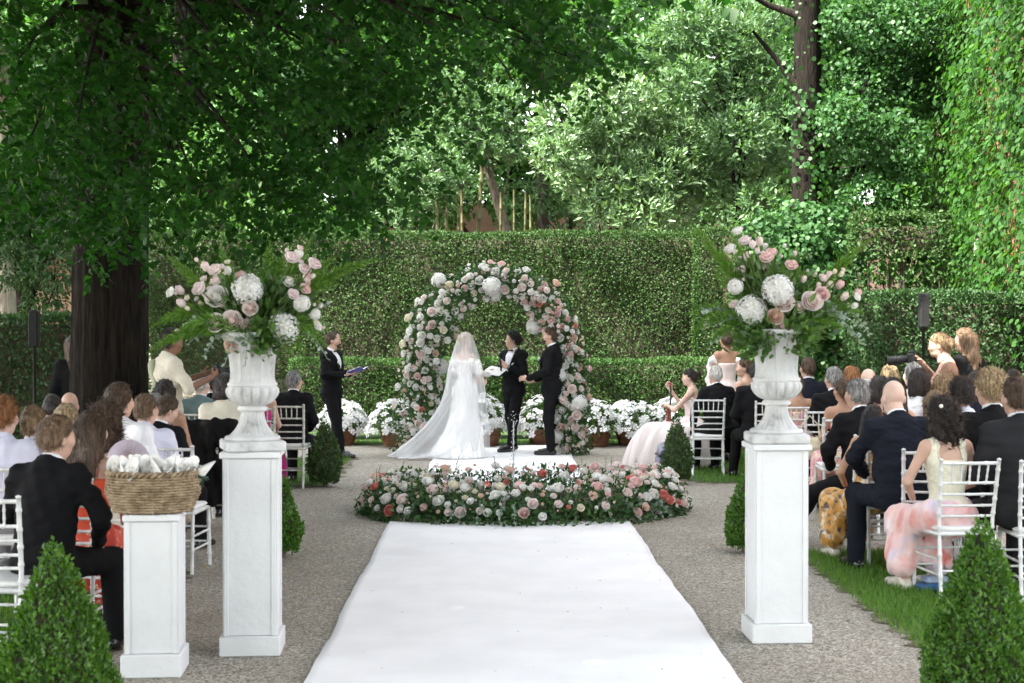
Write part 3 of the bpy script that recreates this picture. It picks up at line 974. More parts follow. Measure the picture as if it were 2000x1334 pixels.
# ------------------------------------------------------------------ house covered in creeper, and the garden wall behind
house = empty('house', (0, 0, 0), 0, 'rose coloured house wall almost hidden under green creeper', 'house')
plaster = noise_mat('rose_plaster', (.42, .17, .11), (.52, .24, .16), 5, .9, .2)
stone_trim = noise_mat('window_stone', (.55, .50, .45), (.68, .64, .60), 9, .8, .1)
HA, HB = np.array([8.25, 27.5]), np.array([6.05, 15.0])          # the wall that faces the garden
ht = (HB - HA) / np.linalg.norm(HB - HA); HL = np.linalg.norm(HB - HA)
hn = np.array([ht[1], -ht[0]]);  hn = hn if hn[0] < 0 else -hn   # towards the garden
wa0, wa1 = at(1884, 0, 1).x, at(1912, 0, 1).x
def hpt(u, z, d=0.0): return (HA[0] + ht[0] * u + hn[0] * d, HA[1] + ht[1] * u + hn[1] * d, z)
def u_of_px(px):
    s_ = (px - 961) / K
    # x = s*y on the wall line
    return (HA[0] - s_ * HA[1]) / (s_ * ht[1] - ht[0])
u0, u1 = u_of_px(1889), u_of_px(1912)
yw = HA[1] + ht[1] * (u0 + u1) / 2
wz0 = CAM_H - (566 - 638) / K * yw; wz1 = CAM_H - (455 - 638) / K * yw
mb = MB()
def quad(mb, u_a, u_b, z_a, z_b, d):
    mb.add([hpt(u_a, z_a, d), hpt(u_b, z_a, d), hpt(u_b, z_b, d), hpt(u_a, z_b, d)], [(0, 1, 2, 3)])
quad(mb, 0, u0, 0, 9.5, 0); quad(mb, u1, HL, 0, 9.5, 0); quad(mb, u0, u1, 0, wz0, 0); quad(mb, u0, u1, wz1, 9.5, 0)
far = [(HA[0], HA[1]), (HA[0] + 6, HA[1] + .5)]
mb.add([hpt(0, 0), hpt(0, 9.5), (HA[0] + 6, HA[1] + .5, 9.5), (HA[0] + 6, HA[1] + .5, 0)], [(0, 1, 2, 3)])
mb.add([hpt(HL, 0), hpt(HL, 9.5), (HB[0] + 6, HB[1] - 1, 9.5), (HB[0] + 6, HB[1] - 1, 0)], [(0, 1, 2, 3)])
mb.add([hpt(0, 9.5), hpt(HL, 9.5), (HB[0] + 6, HB[1] - 1, 9.6), (HA[0] + 6, HA[1] + .5, 9.6)], [(0, 1, 2, 3)])
mb.build('wall', plaster, house, False)
win = MB()
def bar(mb, ua, ub, za, zb, d0, d1):
    P = [hpt(ua, za, d0), hpt(ub, za, d0), hpt(ub, za, d1), hpt(ua, za, d1), hpt(ua, zb, d0), hpt(ub, zb, d0), hpt(ub, zb, d1), hpt(ua, zb, d1)]
    mb.add(P, [(3, 2, 1, 0), (4, 5, 6, 7), (0, 1, 5, 4), (1, 2, 6, 5), (2, 3, 7, 6), (3, 0, 4, 7)])
fw = .09
bar(win, u0 - fw, u0, wz0 - fw, wz1 + fw, -.12, .05); bar(win, u1, u1 + fw, wz0 - fw, wz1 + fw, -.12, .05)
bar(win, u0, u1, wz1, wz1 + fw, -.12, .05); bar(win, u0, u1, wz0 - fw, wz0, -.12, .09)
wob = win.build('window', stone_trim, house, False)
mb = MB(); bar(mb, u0, u1, wz0, wz1, -.14, -.115)
mb.build('pane', plain_mat('window_glass', (.10, .09, .08), .08, .6), wob, False)
# creeper
n = 52000
uu = RNG.uniform(0, HL, n); zz = RNG.uniform(0.3, 9.4, n)
keep = ~((uu > u0 - .12) & (uu < u1 + .2) & (zz > wz0 - .2) & (zz < wz1 - .1) & (RNG.random(n) < .96))
uu, zz = uu[keep], zz[keep]; n = len(uu)
dd = .06 + RNG.exponential(.12, n) + .22 * np.maximum(0, np.sin(uu * 1.9 + .7) * np.sin(zz * 1.4 + 1)) + .12 * np.sin(uu * 4.1) * np.sin(zz * 3.3)
dd = np.maximum(dd, .04)
pos = np.column_stack([HA[0] + ht[0] * uu + hn[0] * dd, HA[1] + ht[1] * uu + hn[1] * dd, zz])
d = unit(rdir(n) * .6 + np.array([hn[0] * .3, hn[1] * .3, -.8])); nr = unit(np.array([hn[0], hn[1], .5]) + rdir(n) * .55)
o = link('creeper', leaf_mesh('creeper', pos, d, nr, RNG.uniform(.6, 1.35, n) * .082, round_leaf(), creeper_m), house); o['kind'] = 'stuff'

gw = MB()
gw.box((0, 41, 2.6), (44, .4, 5.2), .05)
o = gw.build('garden_wall', noise_mat('ochre_wall', (.30, .19, .14), (.42, .29, .22), 1.5, .95, .2), None, False)
tag(o, 'warm ochre boundary wall glimpsed between trunks behind the hedge', 'wall')
gw = MB()
gw.box((-2.5, 27.2, .75), (11, .3, 1.5), .05)
o = gw.build('low_stone_wall', noise_mat('old_stone', (.25, .22, .18), (.40, .36, .30), 3, .95, .5), None, False)
tag(o, 'old low stone wall glimpsed through the bare hedge bottom', 'wall')

# ------------------------------------------------------------------ the big linden
LB = at(213, 638, 15.0); LB.z = 0
lin = empty('linden_tree', tuple(LB), 0, 'huge old linden with thick dark trunk and hanging leaves', 'tree')
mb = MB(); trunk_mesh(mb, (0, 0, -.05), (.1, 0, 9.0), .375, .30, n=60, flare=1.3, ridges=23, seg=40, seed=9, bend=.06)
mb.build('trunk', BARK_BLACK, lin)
LCL = [(40, 40), (110, 40), (50, 130), (120, 140), (30, 220), (110, 230), (60, 310), (130, 330), (30, 390), (200, 130), (160, 260), (190, 200), (170, 400), (220, 330), (240, 440), (290, 400),
       (200, 470), (330, 330), (360, 420), (330, 60), (400, 40), (300, 150), (380, 120), (470, 70), (540, 40), (460, 150), (560, 130), (630, 70), (650, 160), (700, 30), (740, 110), (800, 40), (840, 110),
       (880, 40), (930, 110), (980, 50), (1020, 120), (1060, 40), (1100, 120), (1140, 60), (1160, 145), (1200, 100), (1210, 170), (1180, 20), (570, 220), (640, 250), (720, 190), (790, 190), (840, 215), (900, 245),
       (520, 290), (500, 370), (590, 320), (650, 340), (730, 320), (770, 370), (700, 400), (640, 410), (560, 420), (450, 400), (430, 330), (790, 420), (600, 470), (700, 460), (410, 460), (260, 260), (480, 220), (680, 220)]
r = random.Random(3)
P = []; D = []; Nn = []; S = []
twig_m = BARK_DARK
for q, (px, py) in enumerate(LCL):
    py -= 48 if px > 250 else 15; px -= 30 + .06 * (px - 500) if px > 500 else 5
    Yq = r.uniform(9.6, 13.6) if px < 700 else r.uniform(9.0, 12.0)
    c = np.array(at(px, py, Yq)); rad = 58 / K * Yq
    # a branch from the trunk towards the clump, arching over and down
    s = np.array([LB.x + .1, LB.y, max(2.9, min(7.5, c[2] + 1.2 + r.uniform(0, .8)))])
    mid = s * .45 + c * .55 + np.array([0, 0, .55])
    if q % 2 == 0:
        mb = MB(); lr = r.uniform(.02, .035)
        pts = [Vector(s * (1 - t) ** 2 + mid * 2 * t * (1 - t) + c * t * t) - LB for t in np.linspace(0, 1, 9)]
        mb.tube(pts, list(np.linspace(lr * 1.6, .006, 9)), 6)
        mb.build('limb', BARK_DARK, lin)
    ns = 28 if px < 300 else 18
    for t in range(ns):                          # drooping sprays with leaves left and right
        e0 = c + RNG.normal(0, 1, 3) * rad * np.array([1, 1.6, .62])
        dirn = unit(np.array([RNG.normal(0, .8) + .25, RNG.normal(0, .6) - .2, -.12 - RNG.random() * .45]))
        L_ = RNG.uniform(.24, .42)
        k = 11
        tt = np.linspace(0, 1, k)
        side = unit(np.cross(dirn, [0, 0, 1.]))
        pp = e0 + np.outer(tt * L_, dirn) + np.outer(tt ** 2 * L_ * .25, [0, 0, -1.])
        sg = np.where(np.arange(k) % 2 == 0, 1, -1)
        P.append(pp)
        D.append(unit(np.outer(sg, side) * .7 + dirn * .55 + np.array([0, 0, -.35]) + RNG.normal(0, .25, (k, 3))))
        Nn.append(unit(np.array([0, -.25, 1.]) + RNG.normal(0, .38, (k, 3))))
        S.append(RNG.uniform(.04, .076, k) * min(1.0, .55 + .45 * (e0[1] - 7.5) / 4.0))
P = np.concatenate(P); D = np.concatenate(D); Nn = np.concatenate(Nn); S = np.concatenate(S)
# the leaves that show largest are pieces of their own
vis = np.argsort(P[:, 1] / S * .1 + RNG.random(len(P)) * 3)[:240]
mask = np.zeros(len(P), bool); mask[vis] = True
TH = heart_leaf()
rest = ~mask
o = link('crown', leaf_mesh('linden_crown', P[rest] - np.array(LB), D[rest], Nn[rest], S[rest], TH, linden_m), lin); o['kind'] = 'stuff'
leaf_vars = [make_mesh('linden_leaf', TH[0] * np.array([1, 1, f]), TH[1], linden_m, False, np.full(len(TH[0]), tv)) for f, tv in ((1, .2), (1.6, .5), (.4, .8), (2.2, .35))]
for q in vis:
    d = unit(D[q]); x = unit(np.cross(d, Nn[q])); z = np.cross(x, d)
    o = link('leaf', leaf_vars[q % 4], lin)
    M = Matrix(((x[0], d[0], z[0], P[q][0] - LB.x), (x[1], d[1], z[1], P[q][1] - LB.y), (x[2], d[2], z[2], P[q][2]), (0, 0, 0, 1)))
    o.matrix_local = M @ Matrix.Scale(S[q], 4)
# seed stalks that hang under the leaves
pale_m = leaf_mat('linden_bract', (.10, .16, .04), (.20, .24, .08), .4, .6)
ii = RNG.choice(len(P), 200, replace=False)
o = link('bracts', leaf_mesh('linden_bracts', P[ii] - np.array(LB) + np.array([0, -.02, -.03]), unit(rdir(200) * .35 + np.array([0, 0, -1.])), rdir(200), RNG.uniform(.05, .09, 200), fold_leaf(.16, .04), pale_m), lin); o['kind'] = 'stuff'
# unseen crown over and behind the viewer, shaped to block sun and sky
def shade_crown(root, origin, boxes, n, size, mat):
    Pp = []
    tot = sum((b[1] - b[0]) * (b[3] - b[2]) for b in boxes)
    for x0, x1, y0, y1, z0, z1 in boxes:
        m = int(n * (x1 - x0) * (y1 - y0) / tot)
        # leaves gather in clumps along limbs
        kc = max(6, m // 90)
        cc = np.column_stack([RNG.uniform(x0, x1, kc), RNG.uniform(y0, y1, kc), RNG.uniform(z0, z1, kc)])
        m1 = int(m * .55)
        Pp.append(cc[RNG.integers(0, kc, m1)] + RNG.normal(0, 1, (m1, 3)) * np.array([.75, .75, .4]))
        Pp.append(np.column_stack([RNG.uniform(x0, x1, m - m1), RNG.uniform(y0, y1, m - m1), RNG.uniform(z0, z1, m - m1)]))
    Pp = np.concatenate(Pp); m = len(Pp)
    o = link('shade_crown', leaf_mesh('shade_crown', Pp - np.array(origin), unit(rdir(m) + np.array([0, 0, -.4])), unit(rdir(m) * .6 + np.array([0, 0, 1.])), RNG.uniform(.7, 1.3, m) * size, fold_leaf(.9, .1), mat), root)
    o['kind'] = 'stuff'
shade_crown(lin, LB, [(-13, -1.5, -3, 19.0, 6.6, 10.5), (-1.5, 1.2, -3, 10.5, 6.9, 10.5)], 104000, .27, linden_m)
shade_crown(lin, LB, [(-7.5, 1.6, 8.2, 15.5, 5.0, 6.6)], 9000, .2, linden_m)  # leaves added above the hanging sprays to darken them
shade_crown(lin, LB, [(-10, 4.5, -11, 3.0, 4.8, 8.5)], 17000, .26, linden_m)  # added behind the viewer to cut sky light on the hanging leaves
shade_crown(lin, LB, [(-5.2, -2.4, 3.0, 7.5, 7.0, 9.0)], 1500, .26, linden_m)  # added out of view to close sun gaps over the carpet
# ------------------------------------------------------------------ flowers
def petal(mb, ang, r0, r1, z0, z1, width, cup, n=3, twist=0.0, curl=0.0):
    """a curved petal from (r0,z0) to (r1,z1)"""
    V = []; F = []
    for i in range(n):
        t = i / (n - 1)
        r = r0 + (r1 - r0) * t + curl * t ** 3; z = z0 + (z1 - z0) * (1 - (1 - t) ** 1.7)
        w = width * (sin(pi * (.18 + .68 * t)))
        for k in (-1, 0, 1):
            a = ang + twist * t
            x = r - cup * abs(k) * .5; y = w * k
            V.append((x * cos(a) - y * sin(a), x * sin(a) + y * cos(a), z - (.04 * abs(k) * t)))
    for i in range(n - 1):
        for k in range(2):
            F.append((i * 3 + k, i * 3 + k + 1, (i + 1) * 3 + k + 1, (i + 1) * 3 + k))
    mb.add(V, F)

def petal2(mb, ang, prof, width, rnd):
    """a petal that follows a profile of (radius, height, width factor); it wraps round the flower's axis"""
    V = []; F = []; n = len(prof)
    for i, (rr, z, wf) in enumerate(prof):
        for k in (-1, -.5, 0, .5, 1):
            a = ang + width * wf * k
            q = rr * (1 - .05 * abs(k)) ; lift = -.10 * k * k * (i == n - 1)
            V.append((q * cos(a), q * sin(a), z + lift))
    for i in range(n - 1):
        for k in range(4): F.append((i * 5 + k, i * 5 + k + 1, (i + 1) * 5 + k + 1, (i + 1) * 5 + k))
    mb.add(V, F)
def rose_mesh(name, mat, full=True, open_=1.0, seed=0):
    """unit rose: radius about 1, facing +z: wide outer petals rolled back, tight heart"""
    r = random.Random(seed); mb = MB()
    rings = [(5, [(.25, -.55, .5), (.72, -.30, .9), (.95, .10, 1), (1.06, .22, .75)], .80), (5, [(.22, -.45, .5), (.66, -.1, .9), (.80, .30, 1), (.84, .48, .8)], .78),
             (4, [(.2, -.3, .6), (.52, .1, .9), (.60, .50, 1), (.60, .62, .8)], .95), (3, [(.15, -.1, .7), (.36, .25, 1), (.40, .62, 1), (.37, .72, .8)], 1.2), (3, [(.1, .1, .8), (.2, .4, 1), (.20, .72, 1), (.15, .78, .8)], 1.2)]
    if not full: rings = [rings[0], rings[2], rings[4]]; rings[1] = (4, [(.2, -.3, .6), (.66, .08, .9), (.72, .46, 1), (.70, .56, .8)], .95); rings[2] = (3, [(.1, 0, .8), (.36, .4, 1), (.36, .66, 1), (.28, .72, .8)], 1.2)
    for q, (n, prof, w) in enumerate(rings):
        for k in range(n):
            j = r.uniform(.93, 1.07)
            petal2(mb, 2 * pi * (k + .43 * q + r.uniform(-.07, .07)) / n, [(a_ * j * open_, z + r.uniform(-.03, .03), wf) for a_, z, wf in prof], w, r)
    mb.lathe([(.02, -.5), (.3, .0), (.26, .5), (.12, .66), (.01, .68)], 7)
    return mb.mesh(name, mat, True)

def bud_mesh(name, mat):
    mb = MB()
    for k in range(4): petal2(mb, 2 * pi * k / 4, [(.15, -.8, .6), (.55, -.35, 1), (.58, .2, 1), (.50, .62, .6)], .95, None)
    for k in range(3): petal2(mb, 2 * pi * k / 3 + .4, [(.1, -.4, .8), (.40, 0, 1), (.36, .5, 1), (.24, .8, .6)], 1.15, None)
    mb.lathe([(.02, -.5), (.25, .0), (.2, .5), (.05, .7)], 6)
    return mb.mesh(name, mat, True)

def hydrangea_mesh(name, mat, n=75, seed=0):
    r = np.random.default_rng(seed)
    V = []; F = []; c = 0
    i = np.arange(n) + .5
    ph = np.arccos(1 - 1.75 * i / n); th = pi * (1 + 5 ** .5) * i
    for a, b in zip(ph, th):
        d = np.array([cos(b) * sin(a), sin(b) * sin(a), cos(a)])
        d = unit(d + r.normal(0, .06, 3)); rad = r.uniform(.85, 1.05)
        x = unit(np.cross(d, [.3, .2, 1])); y = np.cross(d, x)
        t0 = r.random() * 6.28; s = r.uniform(.22, .29)
        for k in range(4):
            t = t0 + k * pi / 2
            e = x * cos(t) + y * sin(t); f = -x * sin(t) + y * cos(t)
            p = d * rad
            V += [p, p + e * s * .75 + f * s * .42 + d * .03, p + e * s * 1.15 + d * r.uniform(-.05, .05), p + e * s * .75 - f * s * .42 + d * .03]
            F.append((c, c + 1, c + 2, c + 3)); c += 4
    core = MB(); core.add(V, F)
    core.lathe([(.05, -.7), (.46, -.55), (.74, -.2), (.79, .15), (.66, .5), (.36, .72), (.02, .79)], 12)
    return core.mesh(name, mat, False)

def petal_mat(name, c, deep=None):
    if name in MATS: return MATS[name]
    deep = deep or tuple(x * .9 for x in c)
    m, nt, out = new_mat(name); L = nt.links.new
    tc = nd(nt, 'ShaderNodeTexCoord')
    ln = nd(nt, 'ShaderNodeVectorMath'); ln.operation = 'LENGTH'
    sx = nd(nt, 'ShaderNodeSeparateXYZ'); L(tc.outputs['Object'], sx.inputs[0])
    cx = nd(nt, 'ShaderNodeCombineXYZ'); L(sx.outputs[0], cx.inputs[0]); L(sx.outputs[1], cx.inputs[1])
    L(cx.outputs[0], ln.inputs[0])
    rp = nd(nt, 'ShaderNodeValToRGB'); e = rp.color_ramp.elements
    e[0].position = .12; e[0].color = c4(deep); e[1].position = .75; e[1].color = c4(c)
    L(ln.outputs['Value'], rp.inputs[0])
    p = nd(nt, 'ShaderNodeBsdfPrincipled'); p.inputs['Roughness'].default_value = .6
    p.inputs['Specular IOR Level'].default_value = .25
    L(rp.outputs[0], p.inputs['Base Color'])
    t = nd(nt, 'ShaderNodeBsdfTranslucent'); L(rp.outputs[0], t.inputs[0])
    ms = nd(nt, 'ShaderNodeMixShader'); ms.inputs[0].default_value = .4
    L(p.outputs[0], ms.inputs[1]); L(t.outputs[0], ms.inputs[2]); L(ms.outputs[0], out.inputs[0])
    MATS[name] = m
    return m
PC = {'white': ((.88, .875, .85), (.86, .85, .78)), 'blush': ((.88, .80, .765), (.86, .70, .65)), 'pink': ((.85, .665, .64), (.80, .52, .49)), 'peach': ((.85, .67, .57), (.80, .56, .44)),
      'coral': ((.76, .31, .26), (.62, .17, .14)), 'lilac': ((.87, .78, .78), (.83, .68, .67)), 'cream': ((.85, .81, .69), (.78, .74, .52))}
ROSE = {c: [rose_mesh(f'rose_{c}', petal_mat(f'petal_{c}', *PC[c]), True, 1.0, s) for s in (0, 1)] for c in PC}
ROSE_S = {c: [rose_mesh(f'small_rose_{c}', petal_mat(f'petal_{c}', *PC[c]), False, 1.0, s) for s in (0, 1)] for c in PC}
BUD = {c: bud_mesh(f'bud_{c}', petal_mat(f'petal_{c}', *PC[c])) for c in PC}
HYD = [hydrangea_mesh('hydrangea', petal_mat('petal_hydrangea', (.82, .82, .80), (.80, .80, .74)), 75, s) for s in (0, 1)]

def aim(o, d, roll=0.0):
    q = Vector(d).to_track_quat('Z', 'Y')
    o.rotation_euler = (q.to_matrix() @ Matrix.Rotation(roll, 3, 'Z')).to_euler()
    return o

green_m = leaf_mat('bouquet_leaf', (.035, .09, .02), (.10, .19, .045), .3, .4, .45)
fern_m = leaf_mat('fern_green', (.07, .17, .02), (.15, .28, .05), .35, .55, .3)
euca_m = leaf_mat('eucalyptus_leaf', (.17, .24, .20), (.32, .40, .35), .25, .5, .4)
stem_m = plain_mat('green_stem', (.09, .15, .04), .6)

def fern_plume(parent, p0, p1, droop, w=.06, name='fern_plume'):
    """asparagus fern: a bending stem ringed with fine needles"""
    p0 = np.array(p0); p1 = np.array(p1); L_ = np.linalg.norm(p1 - p0)
    k = max(10, int(L_ / .012))
    t = np.linspace(0, 1, k)
    path = p0 + np.outer(t, p1 - p0) + np.outer(np.sin(t * pi * .9) * droop * L_, [0, 0, 1.])
    tan = unit(np.gradient(path, axis=0))
    rep = 9
    pos = np.repeat(path, rep, 0); tt = np.repeat(t, rep); n = len(pos)
    rd = unit(np.cross(np.repeat(tan, rep, 0), rdir(n)))
    d = unit(rd * .9 + np.repeat(tan, rep, 0) * .8)
    size = w * np.sin(pi * np.clip(.12 + .85 * tt, 0, 1)) * RNG.uniform(.6, 1.2, n) + .008
    V, F, m = leaf_arrays(pos, d, rdir(n), size, fold_leaf(.16, .02, .5))
    mb = MB(); mb.tube([tuple(path[i]) for i in range(0, k, 3)] + [tuple(path[-1])], .0022, 4)
    sv, sf = mb.arrays()
    nV = len(V)
    me = make_mesh(name, np.concatenate([V, sv]), [F, np.array(sf[0]) + nV], fern_m, False, np.concatenate([np.repeat(RNG.random(n), m), np.full(len(sv), .3)]))
    return link(name, me, parent)

def leafy_stem(parent, p0, p1, droop, size=.045, tm=None, mat=None, name='eucalyptus_stem', step=.022):
    p0 = np.array(p0); p1 = np.array(p1); L_ = np.linalg.norm(p1 - p0)
    k = max(5, int(L_ / step)); t = np.linspace(0.1, 1, k)
    path = p0 + np.outer(t, p1 - p0) + np.outer(np.sin(t * pi * .9) * droop * L_, [0, 0, 1.])
    tan = unit(np.gradient(path, axis=0))
    pos = np.repeat(path, 2, 0); n = len(pos)
    sd = unit(np.cross(np.repeat(tan, 2, 0), rdir(n)))
    d = unit(sd + np.repeat(tan, 2, 0) * .4)
    V, F, m = leaf_arrays(pos, d, rdir(n), RNG.uniform(.65, 1.15, n) * size * np.repeat(1.1 - .5 * t, 2), tm or round_leaf())
    mb = MB(); mb.tube([tuple(p0)] + [tuple(x) for x in path[::2]] + [tuple(path[-1])], .0025, 4)
    sv, sf = mb.arrays(); nV = len(V)
    me = make_mesh(name, np.concatenate([V, sv]), [F, np.array(sf[0]) + nV], mat or euca_m, False, np.concatenate([np.repeat(RNG.random(n), m), np.full(len(sv), .3)]))
    return link(name, me, parent)

# ------------------------------------------------------------------ painted pedestals
paint_m = noise_mat('white_painted_wood', (.60, .615, .615), (.66, .67, .67), 5, .55, .35, 14, detail=9, c3=(.64, .65, .65), contrast=(.25, .65))
def pedestal(loc, rz, w, h, label, base_h=.11, cap=True, capw=1.16):
    root = empty('pedestal', loc, rz, label, 'pedestal', 'white painted pedestals')
    mb = MB(); mb.box((0, 0, base_h / 2), (w * 1.17, w * 1.17, base_h), .006); flat_shade_sharp(mb.build('plinth', paint_m, root))
    hb = h - base_h - .035
    mb = MB(); mb.box((0, 0, base_h + hb / 2), (w, w, hb), .005); bo = flat_shade_sharp(mb.build('body', paint_m, root))
    fr = w * .09
    for sx, sy, ax in ((0, -1, 0), (0, 1, 0), (1, 0, 1), (-1, 0, 1)):      # thin boards framing each side
        for q in (-1, 1):
            mb = MB()
            if ax == 0: mb.box((q * (w / 2 - fr / 2), sy * (w / 2 + .003), base_h + hb / 2), (fr, .009, hb - .002), .002)
            else: mb.box((sx * (w / 2 + .003), q * (w / 2 - fr / 2 - .004), base_h + hb / 2), (.009, fr, hb - .002), .002)
            flat_shade_sharp(mb.build('corner_board', paint_m, bo))
    mb = MB(); mb.box((0, 0, h - .0175), (w * capw, w * capw, .035), .006); flat_shade_sharp(mb.build('cap', paint_m, root))
    return root

stone_m = noise_mat('weathered_urn_stone', (.24, .24, .235), (.58, .585, .575), 9, .85, .5, 30, c3=(.50, .505, .495), detail=9, contrast=(.26, .60))
def urn(loc, rz, label):
    root = empty('urn', loc, rz, label, 'urn', 'fluted stone urns')
    mb = MB(); mb.box((0, 0, .028), (.325, .325, .056), .008); flat_shade_sharp(mb.build('plinth', stone_m, root))
    N = 168
    flute = lambda n, a: (lambda t, v: 1 - a * abs(sin(n * t / 2)) ** .6 * min(1, v * 6, (1 - v) * 6))
    mb = MB(); mb.lathe([(.150, .056), (.153, .066), (.150, .076), (.135, .082)], N); mb.build('foot_ring', stone_m, root)
    mb = MB(); mb.lathe([(.132, .080), (.120, .092), (.104, .108), (.090, .128), (.078, .15), (.070, .175), (.066, .20), (.064, .215)], N, flute(20, .15), False, False); mb.build('foot', stone_m, root)
    mb = MB(); mb.lathe([(.062, .212), (.076, .216), (.083, .224), (.083, .234), (.074, .243), (.066, .25)], 48); mb.build('collar', stone_m, root)
    gad = lambda t, v: 1 - .17 * (1 - abs(cos(8 * t))) ** 1.3 * min(1, v * 3.5, (1 - v) * 5)
    mb = MB(); mb.lathe([(.066, .247), (.085, .252), (.108, .264), (.128, .282), (.143, .303), (.149, .322), (.147, .338), (.138, .35), (.128, .355)], N, gad, True, False); mb.build('bowl', stone_m, root)
    mb = MB(); mb.lathe([(.130, .352), (.137, .358), (.137, .370), (.130, .376)], 48, None, False, False); mb.build('band', stone_m, root)
    mb = MB(); mb.lathe([(.129, .374), (.124, .40), (.123, .44), (.126, .48), (.132, .52), (.142, .56), (.155, .60), (.168, .625)], N, flute(14, .15), False, False); mb.build('body', stone_m, root)
    mb = MB(); mb.lathe([(.166, .622), (.186, .632), (.190, .642), (.186, .652), (.172, .655), (.155, .64), (.12, .60)], 64, None, False, True); mb.build('rim', stone_m, root)
    return root

def arrangement(name, c, Yc, label, flowers, ferns, eucs, leaves_box):
    """flowers at their own places; c is the neck of the urn"""
    root = empty(name, c, 0, label, 'flower arrangement', 'flower arrangements on the urns')
    C = np.array(c)
    r = random.Random(len(flowers))
    for px, py, rp, kind, col in flowers:
        dz = r.uniform(-.20, -.08) if rp > 12 else r.uniform(-.15, .10)
        p = np.array(at(px, py, Yc + dz)); p[1] = Yc + dz
        s = rp / K * Yc * 1.08
        me = HYD[r.randrange(2)] if kind == 'h' else BUD[col] if kind == 'b' else (ROSE if kind == 'r' else ROSE_S)[col][r.randrange(2)]
        out = unit(p - C + np.array([0, -.22, .02]))
        if kind in 'rh': out = unit(out * .5 + np.array([0, -1, .25]))
        elif kind == 'b': out = unit(out * .8 + np.array([0, 0, .3]))
        o = link({'h': 'hydrangea', 'r': 'rose', 's': 'rose', 'b': 'rosebud'}[kind], me, root, p - C, scale=s * (1.15 if kind == 'b' else 1))
        aim(o, out, r.uniform(0, 6))
        # its stem
        mb = MB(); e = (p - C) - out * s * .5; m_ = e * .55 + np.array([0, 0, -.02])
        mb.tube([(0, 0, 0.0), tuple(m_), tuple(e)], .0035, 4)
        mb.build('stem', stem_m, root)
    for q in range(34):                                 # small filler blooms and buds between the big ones
        px, py, rp, kind, col = r.choice(flowers)
        px += r.gauss(0, 20); py += r.gauss(0, 16)
        p = np.array(at(px, py, Yc + r.uniform(-.12, .1))); s = r.uniform(5, 9) / K * Yc
        col = r.choice(['white', 'white', 'blush', 'blush', 'lilac', 'cream']); bud = r.random() < .5
        o = link('rosebud' if bud else 'rose', BUD[col] if bud else ROSE_S[col][r.randrange(2)], root, p - C, scale=s); aim(o, unit(p - C + np.array([0, -.25, .05])), r.uniform(0, 6))
    for (x0, y0), (x1, y1), dr, dy0, dy1 in ferns:
        fern_plume(root, np.array(at(x0, y0, Yc + dy0)) - C, np.array(at(x1, y1, Yc + dy1)) - C, dr)
    for (x0, y0), (x1, y1), dr, dy0, dy1 in eucs:
        leafy_stem(root, np.array(at(x0, y0, Yc + dy0)) - C, np.array(at(x1, y1, Yc + dy1)) - C, dr)
    # broad leaves filling the middle
    P = []
    for px, py, rp, n in leaves_box:
        n = int(n * 1.7); q = np.array(at(px, py, Yc + (.03 if py < 640 else -.13))); P.append(q + RNG.normal(0, .5, (n, 3)) * rp / K * Yc * np.array([1, 1.1, 1]))
    P = np.concatenate(P); n = len(P)
    out = unit(P - C - np.array([0, 0, -.05]))
    o = link('foliage', leaf_mesh('bouquet_foliage', P - C, unit(out + rdir(n) * .7), unit(rdir(n) + np.array([0, -.6, .5])), RNG.uniform(.035, .075, n), lance_leaf(.4), green_m), root)
    o['kind'] = 'stuff'
    return root

RY, LY = 8.55, 8.25
rx = (1518 - 961) / K * RY; lx = (494 - 961) / K * LY
pedestal((rx, RY, 0.001), R(1.5), .292, 1.13, 'tall white pedestal carrying the urn beside the grass and curly haired woman')
pedestal((lx, LY, 0.001), R(3), .282, 1.115, 'tall white pedestal carrying the urn next to the petal basket stand')
urn((rx, RY, 1.1315), 0, 'fluted grey urn with eucalyptus and a tall spray of roses')
urn((lx, LY, 1.1165), .3, 'fluted grey urn with drooping ferns beside the petal basket')
FR = [(1468, 606, 27, 'h', 0), (1520, 566, 27, 'h', 0), (1437, 560, 14, 'h', 0), (1531, 590, 19, 'r', 'blush'), (1516, 618, 15, 'r', 'peach'), (1530, 638, 16, 'r', 'blush'), (1587, 589, 19, 'r', 'blush'), (1607, 574, 14, 'r', 'pink'),
      (1560, 600, 12, 's', 'blush'), (1477, 565, 11, 'b', 'pink'), (1483, 516, 12, 's', 'lilac'), (1498, 503, 13, 's', 'pink'), (1460, 501, 10, 'b', 'blush'), (1456, 470, 12, 's', 'lilac'), (1470, 477, 9, 'b', 'lilac'), (1484, 471, 10, 'b', 'blush'), (1491, 482, 9, 's', 'blush'),
      (1508, 493, 11, 's', 'pink'), (1507, 514, 7, 'b', 'pink'), (1473, 538, 10, 'b', 'pink'), (1446, 543, 10, 'b', 'pink'), (1441, 451, 11, 's', 'white'), (1427, 486, 11, 's', 'white'), (1547, 518, 12, 's', 'pink'), (1609, 543, 10, 's', 'blush'), (1620, 537, 9, 'b', 'blush'),
      (1622, 557, 10, 'b', 'cream'), (1642, 556, 11, 'b', 'pink'), (1651, 579, 10, 'b', 'blush'), (1677, 572, 10, 'b', 'pink'), (1671, 597, 8, 'b', 'white'), (1383, 632, 9, 's', 'white'), (1571, 545, 8, 'b', 'blush'), (1645, 535, 7, 'b', 'cream'), (1632, 530, 6, 'b', 'cream'), (1592, 535, 7, 'b', 'cream'),
      (1545, 560, 11, 's', 'blush'), (1452, 525, 8, 'b', 'lilac')]
